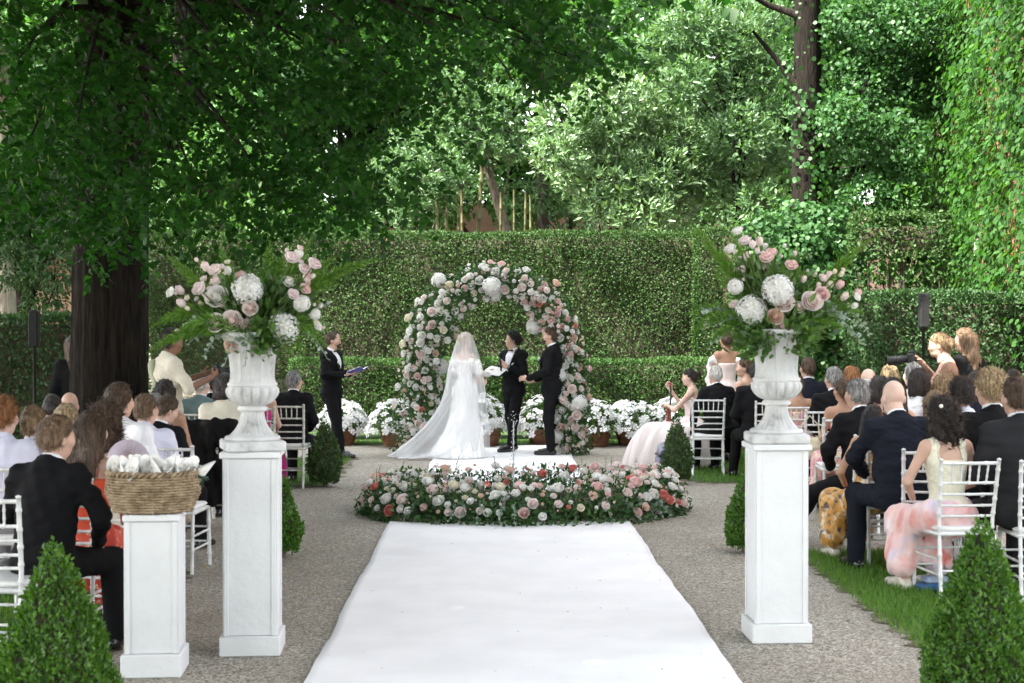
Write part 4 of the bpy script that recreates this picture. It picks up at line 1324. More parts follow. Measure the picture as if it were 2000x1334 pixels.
FRf = [((1500, 640), (1350, 440), .05, .0, .1), ((1500, 640), (1385, 480), .05, .1, .15), ((1490, 640), (1395, 530), .05, 0, 0), ((1500, 650), (1340, 625), .2, -.05, 0), ((1500, 650), (1345, 665), .25, -.1, -.1), ((1500, 650), (1380, 690), .3, -.12, -.1), ((1540, 640), (1700, 470), .05, .1, .2),
       ((1540, 640), (1665, 510), .1, .1, .2), ((1540, 645), (1650, 650), .2, -.1, -.05), ((1540, 650), (1600, 690), .3, -.15, -.12), ((1520, 640), (1560, 480), .02, .15, .2), ((1540, 640), (1640, 600), .1, -.1, 0), ((1510, 640), (1430, 460), .02, .12, .15), ((1530, 640), (1690, 620), .18, .0, .05)]
FRe = [((1490, 640), (1375, 610), .15, -.05, -.05), ((1490, 650), (1385, 690), .3, -.1, -.1), ((1495, 640), (1400, 640), .2, -.12, -.12), ((1550, 640), (1690, 690), .35, 0, 0), ((1550, 640), (1680, 650), .3, -.05, -.05), ((1550, 640), (1640, 600), .2, -.1, -.1), ((1500, 640), (1375, 650), .25, 0, 0), ((1560, 620), (1700, 670), .4, .1, .1)]
arrangement('urn_flowers', (rx, RY, 1.75), RY, 'airy arrangement of hydrangea, roses and grey eucalyptus in the urn near the curly haired woman', FR, FRf, FRe,
            [(1500, 600, 50, 240), (1560, 610, 45, 200), (1480, 540, 35, 120), (1480, 660, 32, 170), (1560, 650, 35, 150), (1600, 610, 40, 120), (1545, 560, 40, 120)])
FL = [(485, 565, 27, 'h', 0), (554, 644, 29, 'h', 0), (426, 581, 21, 'r', 'white'), (424, 631, 17, 'r', 'blush'), (455, 627, 19, 'r', 'blush'), (478, 641, 17, 'r', 'blush'), (490, 602, 14, 'r', 'blush'), (456, 673, 15, 'r', 'peach'), (493, 623, 9, 's', 'pink'),
      (335, 571, 10, 's', 'white'), (353, 567, 11, 'b', 'lilac'), (356, 592, 11, 'b', 'lilac'), (391, 564, 14, 's', 'lilac'), (403, 521, 11, 'b', 'blush'), (422, 528, 13, 's', 'blush'), (423, 549, 12, 's', 'blush'), (447, 529, 10, 'b', 'white'), (471, 539, 12, 's', 'pink'), (413, 566, 9, 'b', 'lilac'),
      (409, 588, 9, 'b', 'lilac'), (571, 504, 13, 's', 'lilac'), (587, 497, 9, 'b', 'white'), (596, 526, 12, 's', 'lilac'), (615, 516, 13, 's', 'lilac'), (601, 540, 10, 's', 'pink'), (601, 553, 8, 'b', 'pink'), (564, 551, 12, 's', 'white'), (596, 565, 11, 's', 'pink'), (573, 575, 11, 's', 'lilac'),
      (590, 593, 15, 'h', 0), (615, 614, 11, 'h', 0), (621, 637, 9, 's', 'white'), (459, 574, 9, 's', 'pink'), (368, 603, 6, 'b', 'cream')]
FLf = [((480, 660), (290, 700), .18, -.1, -.1), ((480, 655), (300, 650), .22, -.05, 0), ((480, 655), (320, 630), .2, 0, .05), ((480, 660), (330, 680), .2, -.15, -.15), ((480, 640), (330, 500), .0, .1, .15), ((490, 640), (430, 480), .0, .1, .1), ((500, 640), (610, 465), .0, .1, .15), ((505, 640), (655, 505), .05, .1, .15),
       ((505, 640), (740, 515), .1, .1, .3), ((505, 645), (660, 560), .12, .1, .1), ((510, 650), (640, 690), .3, -.1, -.1), ((510, 650), (600, 715), .35, -.12, -.12), ((510, 650), (570, 700), .3, -.15, -.12), ((500, 640), (530, 470), 0, .15, .15), ((500, 640), (560, 490), 0, .15, .18), ((480, 655), (350, 660), .25, -.18, -.18)]
FLe = [((480, 650), (370, 680), .25, -.1, -.1), ((480, 650), (400, 705), .35, -.12, -.14), ((480, 650), (440, 720), .3, -.16, -.18), ((510, 640), (640, 720), .4, 0, 0), ((510, 640), (640, 600), .1, .05, .05), ((480, 650), (360, 640), .2, -.05, -.05), ((490, 650), (480, 720), .3, -.2, -.2)]
arrangement('urn_flowers', (lx, LY, 1.735), LY, 'pink rose and white hydrangea arrangement with long drooping ferns near the petal basket', FL, FLf, FLe,
            [(480, 610, 50, 240), (530, 600, 45, 220), (440, 600, 40, 120), (515, 660, 30, 170), (560, 590, 40, 120), (590, 620, 30, 80)])

# ------------------------------------------------------------------ stand with the petal basket
BY = 7.75
bx = (304 - 961) / K * BY
pedestal((bx, BY, .001), R(4), .262, .835, 'short white pedestal carrying the wicker basket', .12, True, 1.1)
bas = empty('wicker_basket', (bx - .01, BY, .838), R(4), 'round wicker basket on the short white pedestal', 'basket')
bas.scale = (.95, .95, 1.0)
wick = noise_mat('wicker', (.16, .11, .06), (.34, .26, .16), 22, .75, .4, 80, detail=5)
def brad(z): return (.205 + .045 * min(1, z / .10) - .012 * max(0, (z - .12) / .08)), (.150 + .03 * min(1, z / .10))
NS = 30
for q in range(13):
    z = .012 + q * .0142
    ra, rb = brad(z); mb = MB(); pts = []
    for k in range(NS * 4 + 1):
        t = 2 * pi * k / (NS * 4)
        w = 1 + .022 * cos(t * NS / 2 * 1 + pi * (q % 2)) + random.uniform(-.004, .004)
        pts.append((ra * w * cos(t), rb * w * sin(t), z + random.uniform(-.0015, .0015)))
    mb.tube(pts, .0075, 6, False); mb.build('woven_strand', wick, bas)
for k in range(NS):
    t = 2 * pi * k / NS; mb = MB()
    mb.tube([(brad(z)[0] * cos(t), brad(z)[1] * sin(t), z) for z in (0, .06, .12, .20)], .0055, 5); mb.build('stake', wick, bas)
for ph in (0, pi):
    mb = MB(); pts = []
    for k in range(121):
        t = 2 * pi * k / 120; ra, rb = brad(.2)
        pts.append(((ra + .012 * cos(22 * t + ph)) * cos(t), (rb + .012 * cos(22 * t + ph)) * sin(t), .203 + .010 * sin(22 * t + ph)))
    mb.tube(pts, .0095, 6, False); mb.build('rim', wick, bas)
mb = MB(); mb.lathe([(.01, .004), (.2, .004), (.2, .012), (.01, .012)], 24); o = mb.build('bottom', wick, bas); o.scale = (1, .72, 1)
paper_m = plain_mat('white_paper', (.80, .79, .76), .8, .2)
ribbon_m = plain_mat('dark_green_ribbon', (.012, .045, .022), .45, .5)
spots = [(x + random.uniform(-.012, .012), y + random.uniform(-.012, .012)) for x, y in
         [(-.18, .0), (-.135, -.07), (-.135, .05), (-.09, -.01), (-.075, -.105), (-.07, .09), (-.03, -.055), (-.02, .045), (.0, -.12), (.015, .115), (.035, -.01), (.06, -.085), (.065, .065), (.10, .0), (.12, -.075), (.125, .06), (.165, -.02), (.185, .03)]]
for x, y in spots:
    co = empty('petal_cone', (bx + x, BY + y, .955), 0, 'white paper petal cone with green ribbon in the wicker basket', 'paper cone', 'petal cones in the basket')
    co.rotation_euler = (-y * 2.4 + random.uniform(-.14, .14), x * 1.7 + random.uniform(-.14, .14), random.uniform(0, 6)); co.scale = (.72, .72, .85)
    V = []; F = []; n = 20
    for k in range(n + 1):
        t = 2 * pi * 1.12 * k / n; rr = .058 + .004 * k / n
        V.append((.012 * cos(t), .012 * sin(t), 0)); V.append((rr * cos(t), rr * sin(t), .155 + .055 * cos(t - .6)))
    F = [(2 * k, 2 * k + 2, 2 * k + 3, 2 * k + 1) for k in range(n)]
    mb = MB(); mb.add(V, F); mb.build('paper', paper_m, co, True)
    P_ = np.column_stack([RNG.normal(0, .016, 26), RNG.normal(0, .016, 26), .11 + RNG.uniform(0, .04, 26)])
    o = link('petals', leaf_mesh('cone_petals', P_, rdir(26), rdir(26) + np.array([0, 0, 1]), .035, round_leaf(), leaf_mat('loose_petal', (.82, .80, .75), (.86, .85, .82), .3, .6, .3, (1, 1, 1))), co); o['kind'] = 'stuff'
    mb = MB()
    mb.tube([(.045 * cos(t), .045 * sin(t), .088) for t in np.linspace(0, 2 * pi, 17)], .006, 5, False, 1.6)
    for sg in (-1, 1):
        mb.tube([(.046, 0, .088), (.058, sg * .022, .10), (.056, sg * .042, .088), (.052, sg * .024, .078), (.047, 0, .088)], .004, 4, True, 2)
        mb.tube([(.048, 0, .086), (.05, sg * .012, .06), (.044, sg * .026, .03)], .004, 4, True, 2)
    mb.build('ribbon', ribbon_m, co)

# ------------------------------------------------------------------ flower arch
AY = 20.9
ax0 = (968 - 961) / K * AY
arch = empty('flower_arch', (ax0, AY, 0), 0, 'round arch covered in white, blush and coral roses behind the couple', 'flower arch')
def arch_pt(t):
    """t 0..1 from the left foot over the top to the right foot: centre of the garland"""
    H1, rw, rh = 1.30, 1.02, 1.13
    L1 = H1; L2 = pi * (rw + rh) / 2; tot = 2 * L1 + L2; s = t * tot
    if s < L1: return np.array([-rw - .06 * (1 - s / L1), 0, s + .02]), np.array([-1., 0, 0])
    if s > L1 + L2:
        q = (s - L1 - L2) / L1
        return np.array([rw + .06 * q, 0, H1 * (1 - q) + .02]), np.array([1., 0, 0])
    a = pi - (s - L1) / L2 * pi
    return np.array([rw * cos(a), 0, H1 + rh * sin(a)]), unit(np.array([cos(a), 0, sin(a)]))
metal_m = plain_mat('dark_iron', (.03, .03, .03), .5, .5)
for dy in (-.12, .12):
    mb = MB(); mb.tube([tuple(arch_pt(t)[0] + np.array([0, dy, 0])) for t in np.linspace(0, 1, 40)], .014, 6); mb.build('hoop', metal_m, arch)
n = 11500
ts = RNG.random(n); P = []; O = []
for t in ts:
    c, o_ = arch_pt(t)
    a = RNG.random() * 2 * pi
    q = o_ * cos(a) + np.array([0, 1., 0]) * sin(a)
    thick = (.275 if t < .5 else .225) * (1.0 + .15 * sin(t * 23)) * (1.25 if t < .1 or t > .93 else 1)
    P.append(c + q * thick * RNG.uniform(.35, 1.12)); O.append(q)
P = np.array(P); O = np.array(O)
P[:, 2] = np.maximum(P[:, 2], .03)
o = link('foliage', leaf_mesh('arch_foliage', P, unit(O * .6 + rdir(n) * .8), unit(O + rdir(n) * .7), RNG.uniform(.04, .085, n), fold_leaf(.5, .12), leaf_mat('arch_leaf', (.016, .055, .012), (.055, .125, .03), .25, .45)), arch); o['kind'] = 'stuff'
r = random.Random(12)
def pick(wts):
    ks = list(wts); return r.choices(ks, [wts[k] for k in ks])[0]
taken = []
tries = 0
while len(taken) < 290 and tries < 9000:
    tries += 1
    t = r.random()
    c, o_ = arch_pt(t)
    a = r.gauss(-pi / 2, .75)                      # mostly towards the viewer, some round the edges
    q = o_ * cos(a) + np.array([0, 1., 0]) * sin(a)
    thick = r.uniform(.82, 1.15) * (.285 if t < .5 else .235) * (1.0 + .12 * sin(t * 23))
    big = r.random()
    s = r.uniform(.036, .05) if big < .6 else r.uniform(.048, .06)
    kind = 's'
    if big > .945: kind = 'h'; s = r.uniform(.095, .125)
    elif big > .8: kind = 'r'; s = r.uniform(.055, .07)
    p = c + q * thick * r.uniform(.9, 1.12) + np.array([r.gauss(0, .02), 0, r.gauss(0, .02)])
    if p[2] < .06: continue
    if any(np.linalg.norm(p - u) < (s + su) * .74 for u, su in taken): continue
    taken.append((p, s))
    if t < .25: w = {'white': 7, 'blush': 3, 'pink': .6, 'coral': .35, 'cream': 1, 'peach': .4}
    elif t < .48: w = {'white': 8, 'blush': 2, 'cream': 1.2, 'pink': .3}
    elif t < .62: w = {'white': 3.4, 'blush': 5, 'pink': 1.6}
    elif t < .80: w = {'white': 3.4, 'blush': 3, 'pink': 2, 'coral': 1.3, 'peach': 1.4}
    else: w = {'white': 4.5, 'blush': 4, 'pink': 1, 'peach': .7, 'cream': .6}
    col = pick(w)
    me = HYD[r.randrange(2)] if kind == 'h' else (ROSE if kind == 'r' else ROSE_S)[col][r.randrange(2)]
    o = link('hydrangea' if kind == 'h' else 'rose', me, arch, p, scale=s)
    aim(o, unit(q + np.array([0, -.35, .15])), r.uniform(0, 6))

cnt = 0
while cnt < 280:                                   # small blooms packed between the big ones
    t = r.random(); c, o_ = arch_pt(t); a = r.gauss(-pi / 2, .9); q = o_ * cos(a) + np.array([0, 1., 0]) * sin(a)
    p = c + q * r.uniform(.85, 1.2) * (.285 if t < .5 else .235); s = r.uniform(.018, .030)
    if p[2] < .06 or any(np.linalg.norm(p - u) < (s + su) * .7 for u, su in taken): continue
    taken.append((p, s)); cnt += 1
    col = pick({'white': 6, 'blush': 3, 'pink': 1.2, 'cream': 1, 'peach': .8} if t < .6 else {'white': 4, 'blush': 3, 'pink': 2.5, 'coral': .8, 'peach': 1.2})
    aim(link('small_bloom', BUD[col] if r.random() < .35 else ROSE_S[col][r.randrange(2)], arch, p, scale=s), unit(q + np.array([0, -.35, .15])), r.uniform(0, 6))

# ------------------------------------------------------------------ ring of flowers round the fountain
FC = np.array([.28, 14.44]); FRX, FRY = 1.36, .95
ring = empty('flower_ring', (FC[0], FC[1], 0), 0, 'low ring of roses and greenery around the small fountain', 'flower ring')
n = 10500
th = RNG.uniform(0, 2 * pi, n)
a = RNG.uniform(-.15, pi + .15, n)
tube = .24 * (1 + .12 * np.sin(th * 5 + 1)) * RNG.uniform(.4, 1.1, n)
hz = .30 * (1 + .18 * np.cos(th + .3) * (np.cos(th) > 0)) 
q = np.column_stack([np.cos(th) * np.cos(a), np.sin(th) * np.cos(a), np.sin(a)])
P = np.column_stack([(FRX + tube * np.cos(a)) * np.cos(th), (FRY + tube * np.cos(a)) * np.sin(th), np.maximum(.015, hz * np.sin(a) * tube / .24)])
o = link('foliage', leaf_mesh('ring_foliage', P, unit(q * .6 + rdir(n) * .7), unit(q + rdir(n) * .6), RNG.uniform(.035, .075, n), lance_leaf(.42), leaf_mat('ring_leaf', (.014, .052, .012), (.055, .13, .03), .25, .45)), ring); o['kind'] = 'stuff'
taken = []; tries = 0
while len(taken) < 285 and tries < 9000:
    tries += 1
    t = r.random() * 2 * pi
    if sin(t) > .3 and r.random() < .45: continue
    a = r.uniform(.25, 2.9); 
    if cos(a) < -.3 and sin(t) < 0 and r.random() < .6: continue
    tb = .245 * (1 + .12 * sin(t * 5 + 1))
    hz = .31 * (1 + (.18 * cos(t + .3) if cos(t) > 0 else 0))
    q = np.array([cos(t) * cos(a), sin(t) * cos(a), sin(a)])
    lift = r.uniform(.95, 1.18)
    p = np.array([(FRX + tb * cos(a)) * cos(t), (FRY + tb * cos(a)) * sin(t), hz * sin(a) * lift + .01])
    big = r.random(); kind = 's'; s = r.uniform(.026, .042)
    if big > .965 and sin(t) < -.3: kind = 'h'; s = .085
    elif big > .62: kind = 'r'; s = r.uniform(.046, .06)
    if p[2] < .10: continue
    if any(np.linalg.norm(p - u) < (s + su) * .82 for u, su in taken): continue
    taken.append((p, s))
    col = pick({'white': 6, 'cream': 1.4, 'blush': 4, 'peach': 1.6, 'pink': 1.4, 'coral': 1.0} if cos(t) < .4 else {'white': 4, 'blush': 4, 'pink': 2.2, 'peach': 1.6, 'coral': 1.0})
    me = HYD[r.randrange(2)] if kind == 'h' else (ROSE if kind == 'r' else ROSE_S)[col][r.randrange(2)]
    o = link('hydrangea' if kind == 'h' else 'rose', me, ring, p, scale=s)
    aim(o, unit(q + np.array([0, -.4, .25])), r.uniform(0, 6))
cnt = 0
while cnt < 270:
    t = r.random() * 2 * pi; a = r.uniform(.2, 2.9); tb = .245 * (1 + .12 * sin(t * 5 + 1)); hz = .31 * (1 + (.18 * cos(t + .3) if cos(t) > 0 else 0))
    q = np.array([cos(t) * cos(a), sin(t) * cos(a), sin(a)]); s = r.uniform(.014, .024)
    p = np.array([(FRX + tb * cos(a)) * cos(t), (FRY + tb * cos(a)) * sin(t), hz * sin(a) * r.uniform(.95, 1.2) + .01])
    if p[2] < .09 or any(np.linalg.norm(p - u) < (s + su) * .75 for u, su in taken): continue
    taken.append((p, s)); cnt += 1
    col = pick({'white': 5, 'cream': 1, 'blush': 2, 'peach': 3, 'pink': 1.5, 'coral': .8})
    aim(link('small_bloom', BUD[col] if r.random() < .35 else ROSE_S[col][r.randrange(2)], ring, p, scale=s), unit(q + np.array([0, -.4, .25])), r.uniform(0, 6))
for k in range(46):                                # taller sprigs
    t = r.random() * 2 * pi
    b = np.array([(FRX + r.uniform(-.15, .15)) * cos(t), (FRY + r.uniform(-.15, .15)) * sin(t), .22])
    leafy_stem(ring, b, b + np.array([r.gauss(0, .06), r.gauss(0, .06), r.uniform(.12, .25)]), 0, .03, lance_leaf(.4), green_m, 'leafy_sprig', .03)
for k in range(14):                                # eucalyptus lying over the outer edge
    t = -pi / 2 + r.uniform(-1.2, 1.2)
    b = np.array([(FRX + .1) * cos(t), (FRY + .1) * sin(t), .2])
    leafy_stem(ring, b, np.array([(FRX + .32) * cos(t), (FRY + .32) * sin(t), .05]), .1, .045, round_leaf(), euca_m, 'eucalyptus_stem', .035)

fnt = empty('fountain', (FC[0], FC[1], 0), 0, 'small stone fountain basin inside the flower ring with a thin water jet', 'fountain')
bstone = noise_mat('mossy_basin', (.03, .035, .015), (.09, .085, .05), 6, .9, .5, 30)
mb = MB(); mb.lathe([(1.02, .0), (1.02, .13), (1.0, .145), (.90, .145), (.88, .13), (.88, .05), (.01, .05)], 48, None, False, False); o = mb.build('basin', bstone, fnt); o.scale = (1, .68, 1)
m, nt, out = new_mat('water')
g = nd(nt, 'ShaderNodeBsdfPrincipled'); g.inputs['Base Color'].default_value = (.02, .03, .02, 1); g.inputs['Roughness'].default_value = .05
nz = nd(nt, 'ShaderNodeTexNoise'); nz.inputs['Scale'].default_value = 14; b_ = nd(nt, 'ShaderNodeBump'); b_.inputs['Strength'].default_value = .3
nt.links.new(nz.outputs[0], b_.inputs['Height']); nt.links.new(b_.outputs[0], g.inputs['Normal']); nt.links.new(g.outputs[0], out.inputs[0])
mb = MB(); mb.lathe([(.01, .11), (.87, .11)], 40, None, False, False); o = mb.build('water', m, fnt); o.scale = (1, .68, 1)
m, nt, out = new_mat('water_jet')
g = nd(nt, 'ShaderNodeBsdfPrincipled'); g.inputs['Base Color'].default_value = (.9, .93, .95, 1); g.inputs['Roughness'].default_value = .08; g.inputs['Transmission Weight'].default_value = .55; g.inputs['IOR'].default_value = 1.33
nt.links.new(g.outputs[0], out.inputs[0])
jx = (1003 - 961) / K * FC[1] - FC[0]
mb = MB()
pts = [(jx + r.gauss(0, .0012), 0, z) for z in np.linspace(.15, .88, 40)]
mb.tube(pts, [r.uniform(.0045, .008) for _ in pts], 6)
mb.build('jet', m, fnt)
mb = MB()
for k in range(70):
    z = r.uniform(.3, .98); x = jx + r.gauss(0, .012) * (1 + (z > .85) * 1.5); s = r.uniform(.003, .007)
    mb.lathe([(.001, -s), (s, 0), (.001, s)], 6, None, False, False, (x, r.gauss(0, .012), z))
o = mb.build('droplets', m, fnt); o['kind'] = 'stuff'
mb = MB(); mb.lathe([(.05, .05), (.05, .12), (.02, .15), (.012, .18)], 16, None, True, True, (jx, 0, 0)); mb.build('nozzle', metal_m, fnt)

# ------------------------------------------------------------------ terracotta pots with white flowers
terra_m = noise_mat('terracotta', (.13, .055, .028), (.22, .10, .055), 9, .8, .3, 30)
flow_m = leaf_mat('white_blossom', (.84, .84, .83), (.88, .88, .88), .3, .6, .3, (1, 1, 1))
def flower4():
    V = []; F = []
    for k in range(5):
        a = 2 * pi * k / 5; b = len(V)
        for rr, da, z in ((.05, 0, 0), (.85, -.50, .10), (1.08, 0, .02), (.85, .50, .10)):
            V.append((rr * cos(a + da), rr * sin(a + da) , z))
        F.append((b, b + 1, b + 2, b + 3))
    return np.array(V), np.array(F)
F4 = flower4()
def flower_pot(px, Y, w, h, fw, fh, label, nfl=130, pot=True, ztop=None):
    x = (px - 961) / K * Y
    h *= .72; w *= .9
    root = empty('flower_pot', (x, Y, 0), random.uniform(0, 3), label, 'flower pot', 'terracotta pots with white flowers')
    mb = MB(); mb.lathe([(w * .36, 0), (w * .38, .02), (w * .47, h * .78), (w * .52, h * .80), (w * .53, h * .97), (w * .49, h), (w * .45, h * .98), (w * .42, h * .85), (.01, h * .85)], 32, None, True, False)
    po = mb.build('pot', terra_m, root)
    mb = MB(); mb.lathe([(w * .455, h * .55), (w * .475, h * .57), (w * .475, h * .60), (w * .46, h * .62)], 32, None, False, False); mb.build('moulding', terra_m, po)
    n = 900
    u = rdir(n); u[:, 2] = np.abs(u[:, 2]) * 1.15 - .45
    P = u * np.array([fw, fw * .8, fh]) * RNG.uniform(.4, 1.0, (n, 1)) + np.array([0, 0, h + fh * .25])
    P[:, 2] = np.maximum(P[:, 2], h * .2)
    o = link('foliage', leaf_mesh('pot_foliage', P, unit(u + rdir(n) * .7), unit(u + rdir(n) * .6 + np.array([0, 0, .5])), RNG.uniform(.05, .10, n), lance_leaf(.34), leaf_mat('pot_leaf', (.04, .10, .02), (.10, .20, .04), .3, .45)), root); o['kind'] = 'stuff'
    n = int(nfl * 1.35); fw *= 1.12; fh *= 1.1
    u = rdir(n); u[:, 2] = np.abs(u[:, 2]) * 1.2 - .42
    P = u * np.array([fw, fw * .8, fh]) * RNG.uniform(.93, 1.1, (n, 1)) + np.array([0, 0, h + fh * .25])
    nr = unit(u + np.array([0, 0, .5]) + RNG.normal(0, .3, (n, 3)))
    d = unit(np.cross(nr, rdir(n)))
    o = link('blossoms', leaf_mesh('pot_blossoms', P, d, nr, RNG.uniform(.045, .068, n), F4, flow_m), root); o['kind'] = 'stuff'
flower_pot(945, 22.3, .62, .42, .40, .42, 'terracotta pot of white flowers between the bride and the officiant')
flower_pot(1160, 22.3, .62, .40, .42, .36, 'terracotta pot of white flowers just beside the arch foot on the groom side')
flower_pot(775, 22.4, .6, .38, .42, .36, 'terracotta pot of white flowers beside the arch foot on the bride side')
flower_pot(1235, 22.5, .6, .36, .46, .36, 'terracotta pot of white flowers in the gap between arch and violinist')
flower_pot(1315, 22.5, .6, .38, .44, .38, 'terracotta pot of white flowers partly behind the pink tulle dress')
flower_pot(668, 22.6, .55, .36, .36, .36, 'terracotta pot of white flowers behind the standing reader')
flower_pot(1060, 22.6, .55, .36, .34, .42, 'terracotta pot of white flowers behind the groom')

# ------------------------------------------------------------------ clipped box cones
cone_m = leaf_mat('box_leaf', (.03, .10, .013), (.12, .25, .032), .3, .42, .4)
cone_d = leaf_mat('cypress_leaf', (.03, .07, .02), (.085, .14, .045), .25, .5, .4)
def topiary(x, Y, h, w, label, n, size, mat, belly=.25, seed=0):
    root = empty('topiary_cone', (x, Y, 0), 0, label, 'topiary', 'clipped cones along the aisle')
    rg = np.random.default_rng(seed)
    t = rg.random(n) ** .75                       # 0 base, 1 tip
    t = 1 - np.sqrt(1 - rg.random(n)) if belly else t
    a = rg.random(n) * 2 * pi
    prof = np.where(t < belly, .72 + .28 * np.sin(t / max(belly, .01) * pi / 2), np.maximum(0, (1 - (t - belly) / (1 - belly))) ** .85)
    lump = 1 + .10 * np.sin(a * 3 + t * 9 + seed) + .07 * np.sin(a * 7 - t * 17) + .05 * np.sin(a * 13 + t * 31)
    rad = w / 2 * prof * lump * (1 - rg.exponential(.09, n)) + .012 * rg.random(n)
    z = .05 + t * (h - .05) + rg.normal(0, .012, n)
    P = np.column_stack([rad * np.cos(a), rad * np.sin(a), z])
    out = unit(np.column_stack([np.cos(a), np.sin(a), .45 + t]))
    o = link('foliage', leaf_mesh('cone_foliage', P, unit(out * .5 + rdir(n) * .7 + np.array([0, 0, .45])), unit(out + rdir(n) * .7), rg.uniform(.7, 1.35, n) * size, fold_leaf(.55, .14), mat), root); o['kind'] = 'stuff'
    mb = MB(); mb.lathe([(w * .26, .06), (w * .37, h * belly * .6 + .05), (w * .30, h * .45), (w * .15, h * .75), (.01, h * .93)], 14, lambda t_, v: 1 + .08 * sin(5 * t_ + v * 9)); mb.build('twigs', HEDGE_IN, root, False)
    mb = MB(); mb.tube([(0, 0, 0), (.01, 0, .1), (0, 0, h * .5)], [.03, .025, .01], 6); mb.build('stem', BARK, root)
topiary((108 - 961) / K * 6.5, 6.5, .86, .54, 'bright green clipped cone in front of the man in the black jacket', 11500, .026, cone_m, .22, 1)
topiary((1922 - 961) / K * 6.7, 6.7, .93, .49, 'bright green clipped cone in front of the curly haired woman', 11500, .026, cone_m, .22, 2)
topiary((635 - 961) / K * 16.7, 16.7, .74, .35, 'dark slim cone by the front row chair beside the standing reader', 3600, .034, cone_d, .35, 3)
topiary((1323 - 961) / K * 17.0, 17.0, .74, .34, 'dark slim cone beside the grey lamp box', 3600, .034, cone_d, .35, 4)
topiary((552 - 961) / K * 11.6, 11.6, .62, .27, 'small green cone half hidden behind the urn pedestal by the basket', 3600, .03, cone_m, .3, 5)
topiary((1456 - 961) / K * 11.8, 11.8, .62, .29, 'small green cone half hidden behind the urn pedestal by the grass', 3600, .03, cone_m, .3, 6)

# lamp box next to the slim cone
bxy = at(1296, 638, 17.1)
lb = empty('lamp_box', (bxy.x, 17.1, .001), .15, 'grey lavender lamp housing standing beside the dark slim cone', 'lamp')
lav = plain_mat('grey_lavender', (.20, .20, .27), .45, .5)
mb = MB(); mb.box((0, 0, .15), (.15, .2, .30), .012); flat_shade_sharp(mb.build('housing', lav, lb))
mb = MB(); mb.box((0, 0, .325), (.16, .21, .03), .012); mb.box((0, 0, .235), (.154, .204, .006), .001); flat_shade_sharp(mb.build('vent', plain_mat('dark_grey_plastic', (.05, .05, .06), .5), lb))
mb = MB(); mb.tube([(0, -.09, .34), (0, 0, .39), (0, .09, .34)], [.06, .075, .06], 12); flat_shade_sharp(mb.build('hood', lav, lb))

# ------------------------------------------------------------------ slim speakers on poles
black_m = plain_mat('black_plastic', (.012, .012, .013), .55, .4)
def speaker(px, Y, ptop, pbot, w, label):
    x = (px - 961) / K * Y
    zt = at(px, ptop, Y).z; zb = at(px, pbot, Y).z
    root = empty('column_speaker', (x, Y, 0), 0, label, 'speaker', 'slim speakers on stands')
    mb = MB(); mb.box((0, 0, (zt + zb) / 2), (w, w * 1.2, zt - zb), .012); cab = flat_shade_sharp(mb.build('cabinet', black_m, root))
    mb = MB(); mb.box((0, -w * .6 - .003, (zt + zb) / 2), (w * .86, .006, (zt - zb) * .94), .002); flat_shade_sharp(mb.build('grille', plain_mat('black_grille', (.02, .02, .02), .8, .2, bump=.4, bscale=400), cab))
    mb = MB(); mb.tube([(0, 0, .04), (0, 0, zb + .01)], [.018, .016], 10); mb.build('pole', black_m, root)
    mb = MB(); mb.lathe([(.20, 0), (.20, .012), (.17, .02), (.02, .03)], 24); mb.build('base', black_m, root)
speaker(1807, 15.6, 572, 640, .092, 'slim black speaker on a pole in front of the hedge near the photographers')
speaker(71, 15.6, 606, 678, .095, 'slim black speaker on a pole beside the big dark trunk')

# ------------------------------------------------------------------ chairs
chair_m = noise_mat('white_lacquer', (.58, .59, .58), (.68, .68, .67), 12, .38, .0, spec=.5)
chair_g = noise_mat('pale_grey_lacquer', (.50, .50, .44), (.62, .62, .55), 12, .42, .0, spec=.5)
cush_m = plain_mat('ivory_cushion', (.72, .72, .70), .85, .2, bump=.15, bscale=150)
CH = {}
def knob_tube(mb, pts, rad, ks, n=8):
    """a turned rod with bamboo rings at fractions ks of its length"""
    pts = [np.array(p, float) for p in pts]
    seg = [np.linalg.norm(pts[i + 1] - pts[i]) for i in range(len(pts) - 1)]; tot = sum(seg)
    def pos(f):
        s = f * tot
        for i, l in enumerate(seg):
            if s <= l + 1e-9 or i == len(seg) - 1: return pts[i] + (pts[i + 1] - pts[i]) * min(1, s / l)
            s -= l
    fs = [(0, 1), (1, 1)]
    acc = 0
    for l in seg[:-1]: acc += l; fs.append((acc / tot, 1))
    for k in ks:
        e = .008 / tot
        fs += [(k - 1.5 * e, 1), (k - .6 * e, 1.28), (k + .6 * e, 1.28), (k + 1.5 * e, 1)]
    fs = sorted(f for f in fs if 0 <= f[0] <= 1)
    mb.tube([tuple(pos(f)) for f, _ in fs], [rad * m_ for _, m_ in fs], n)
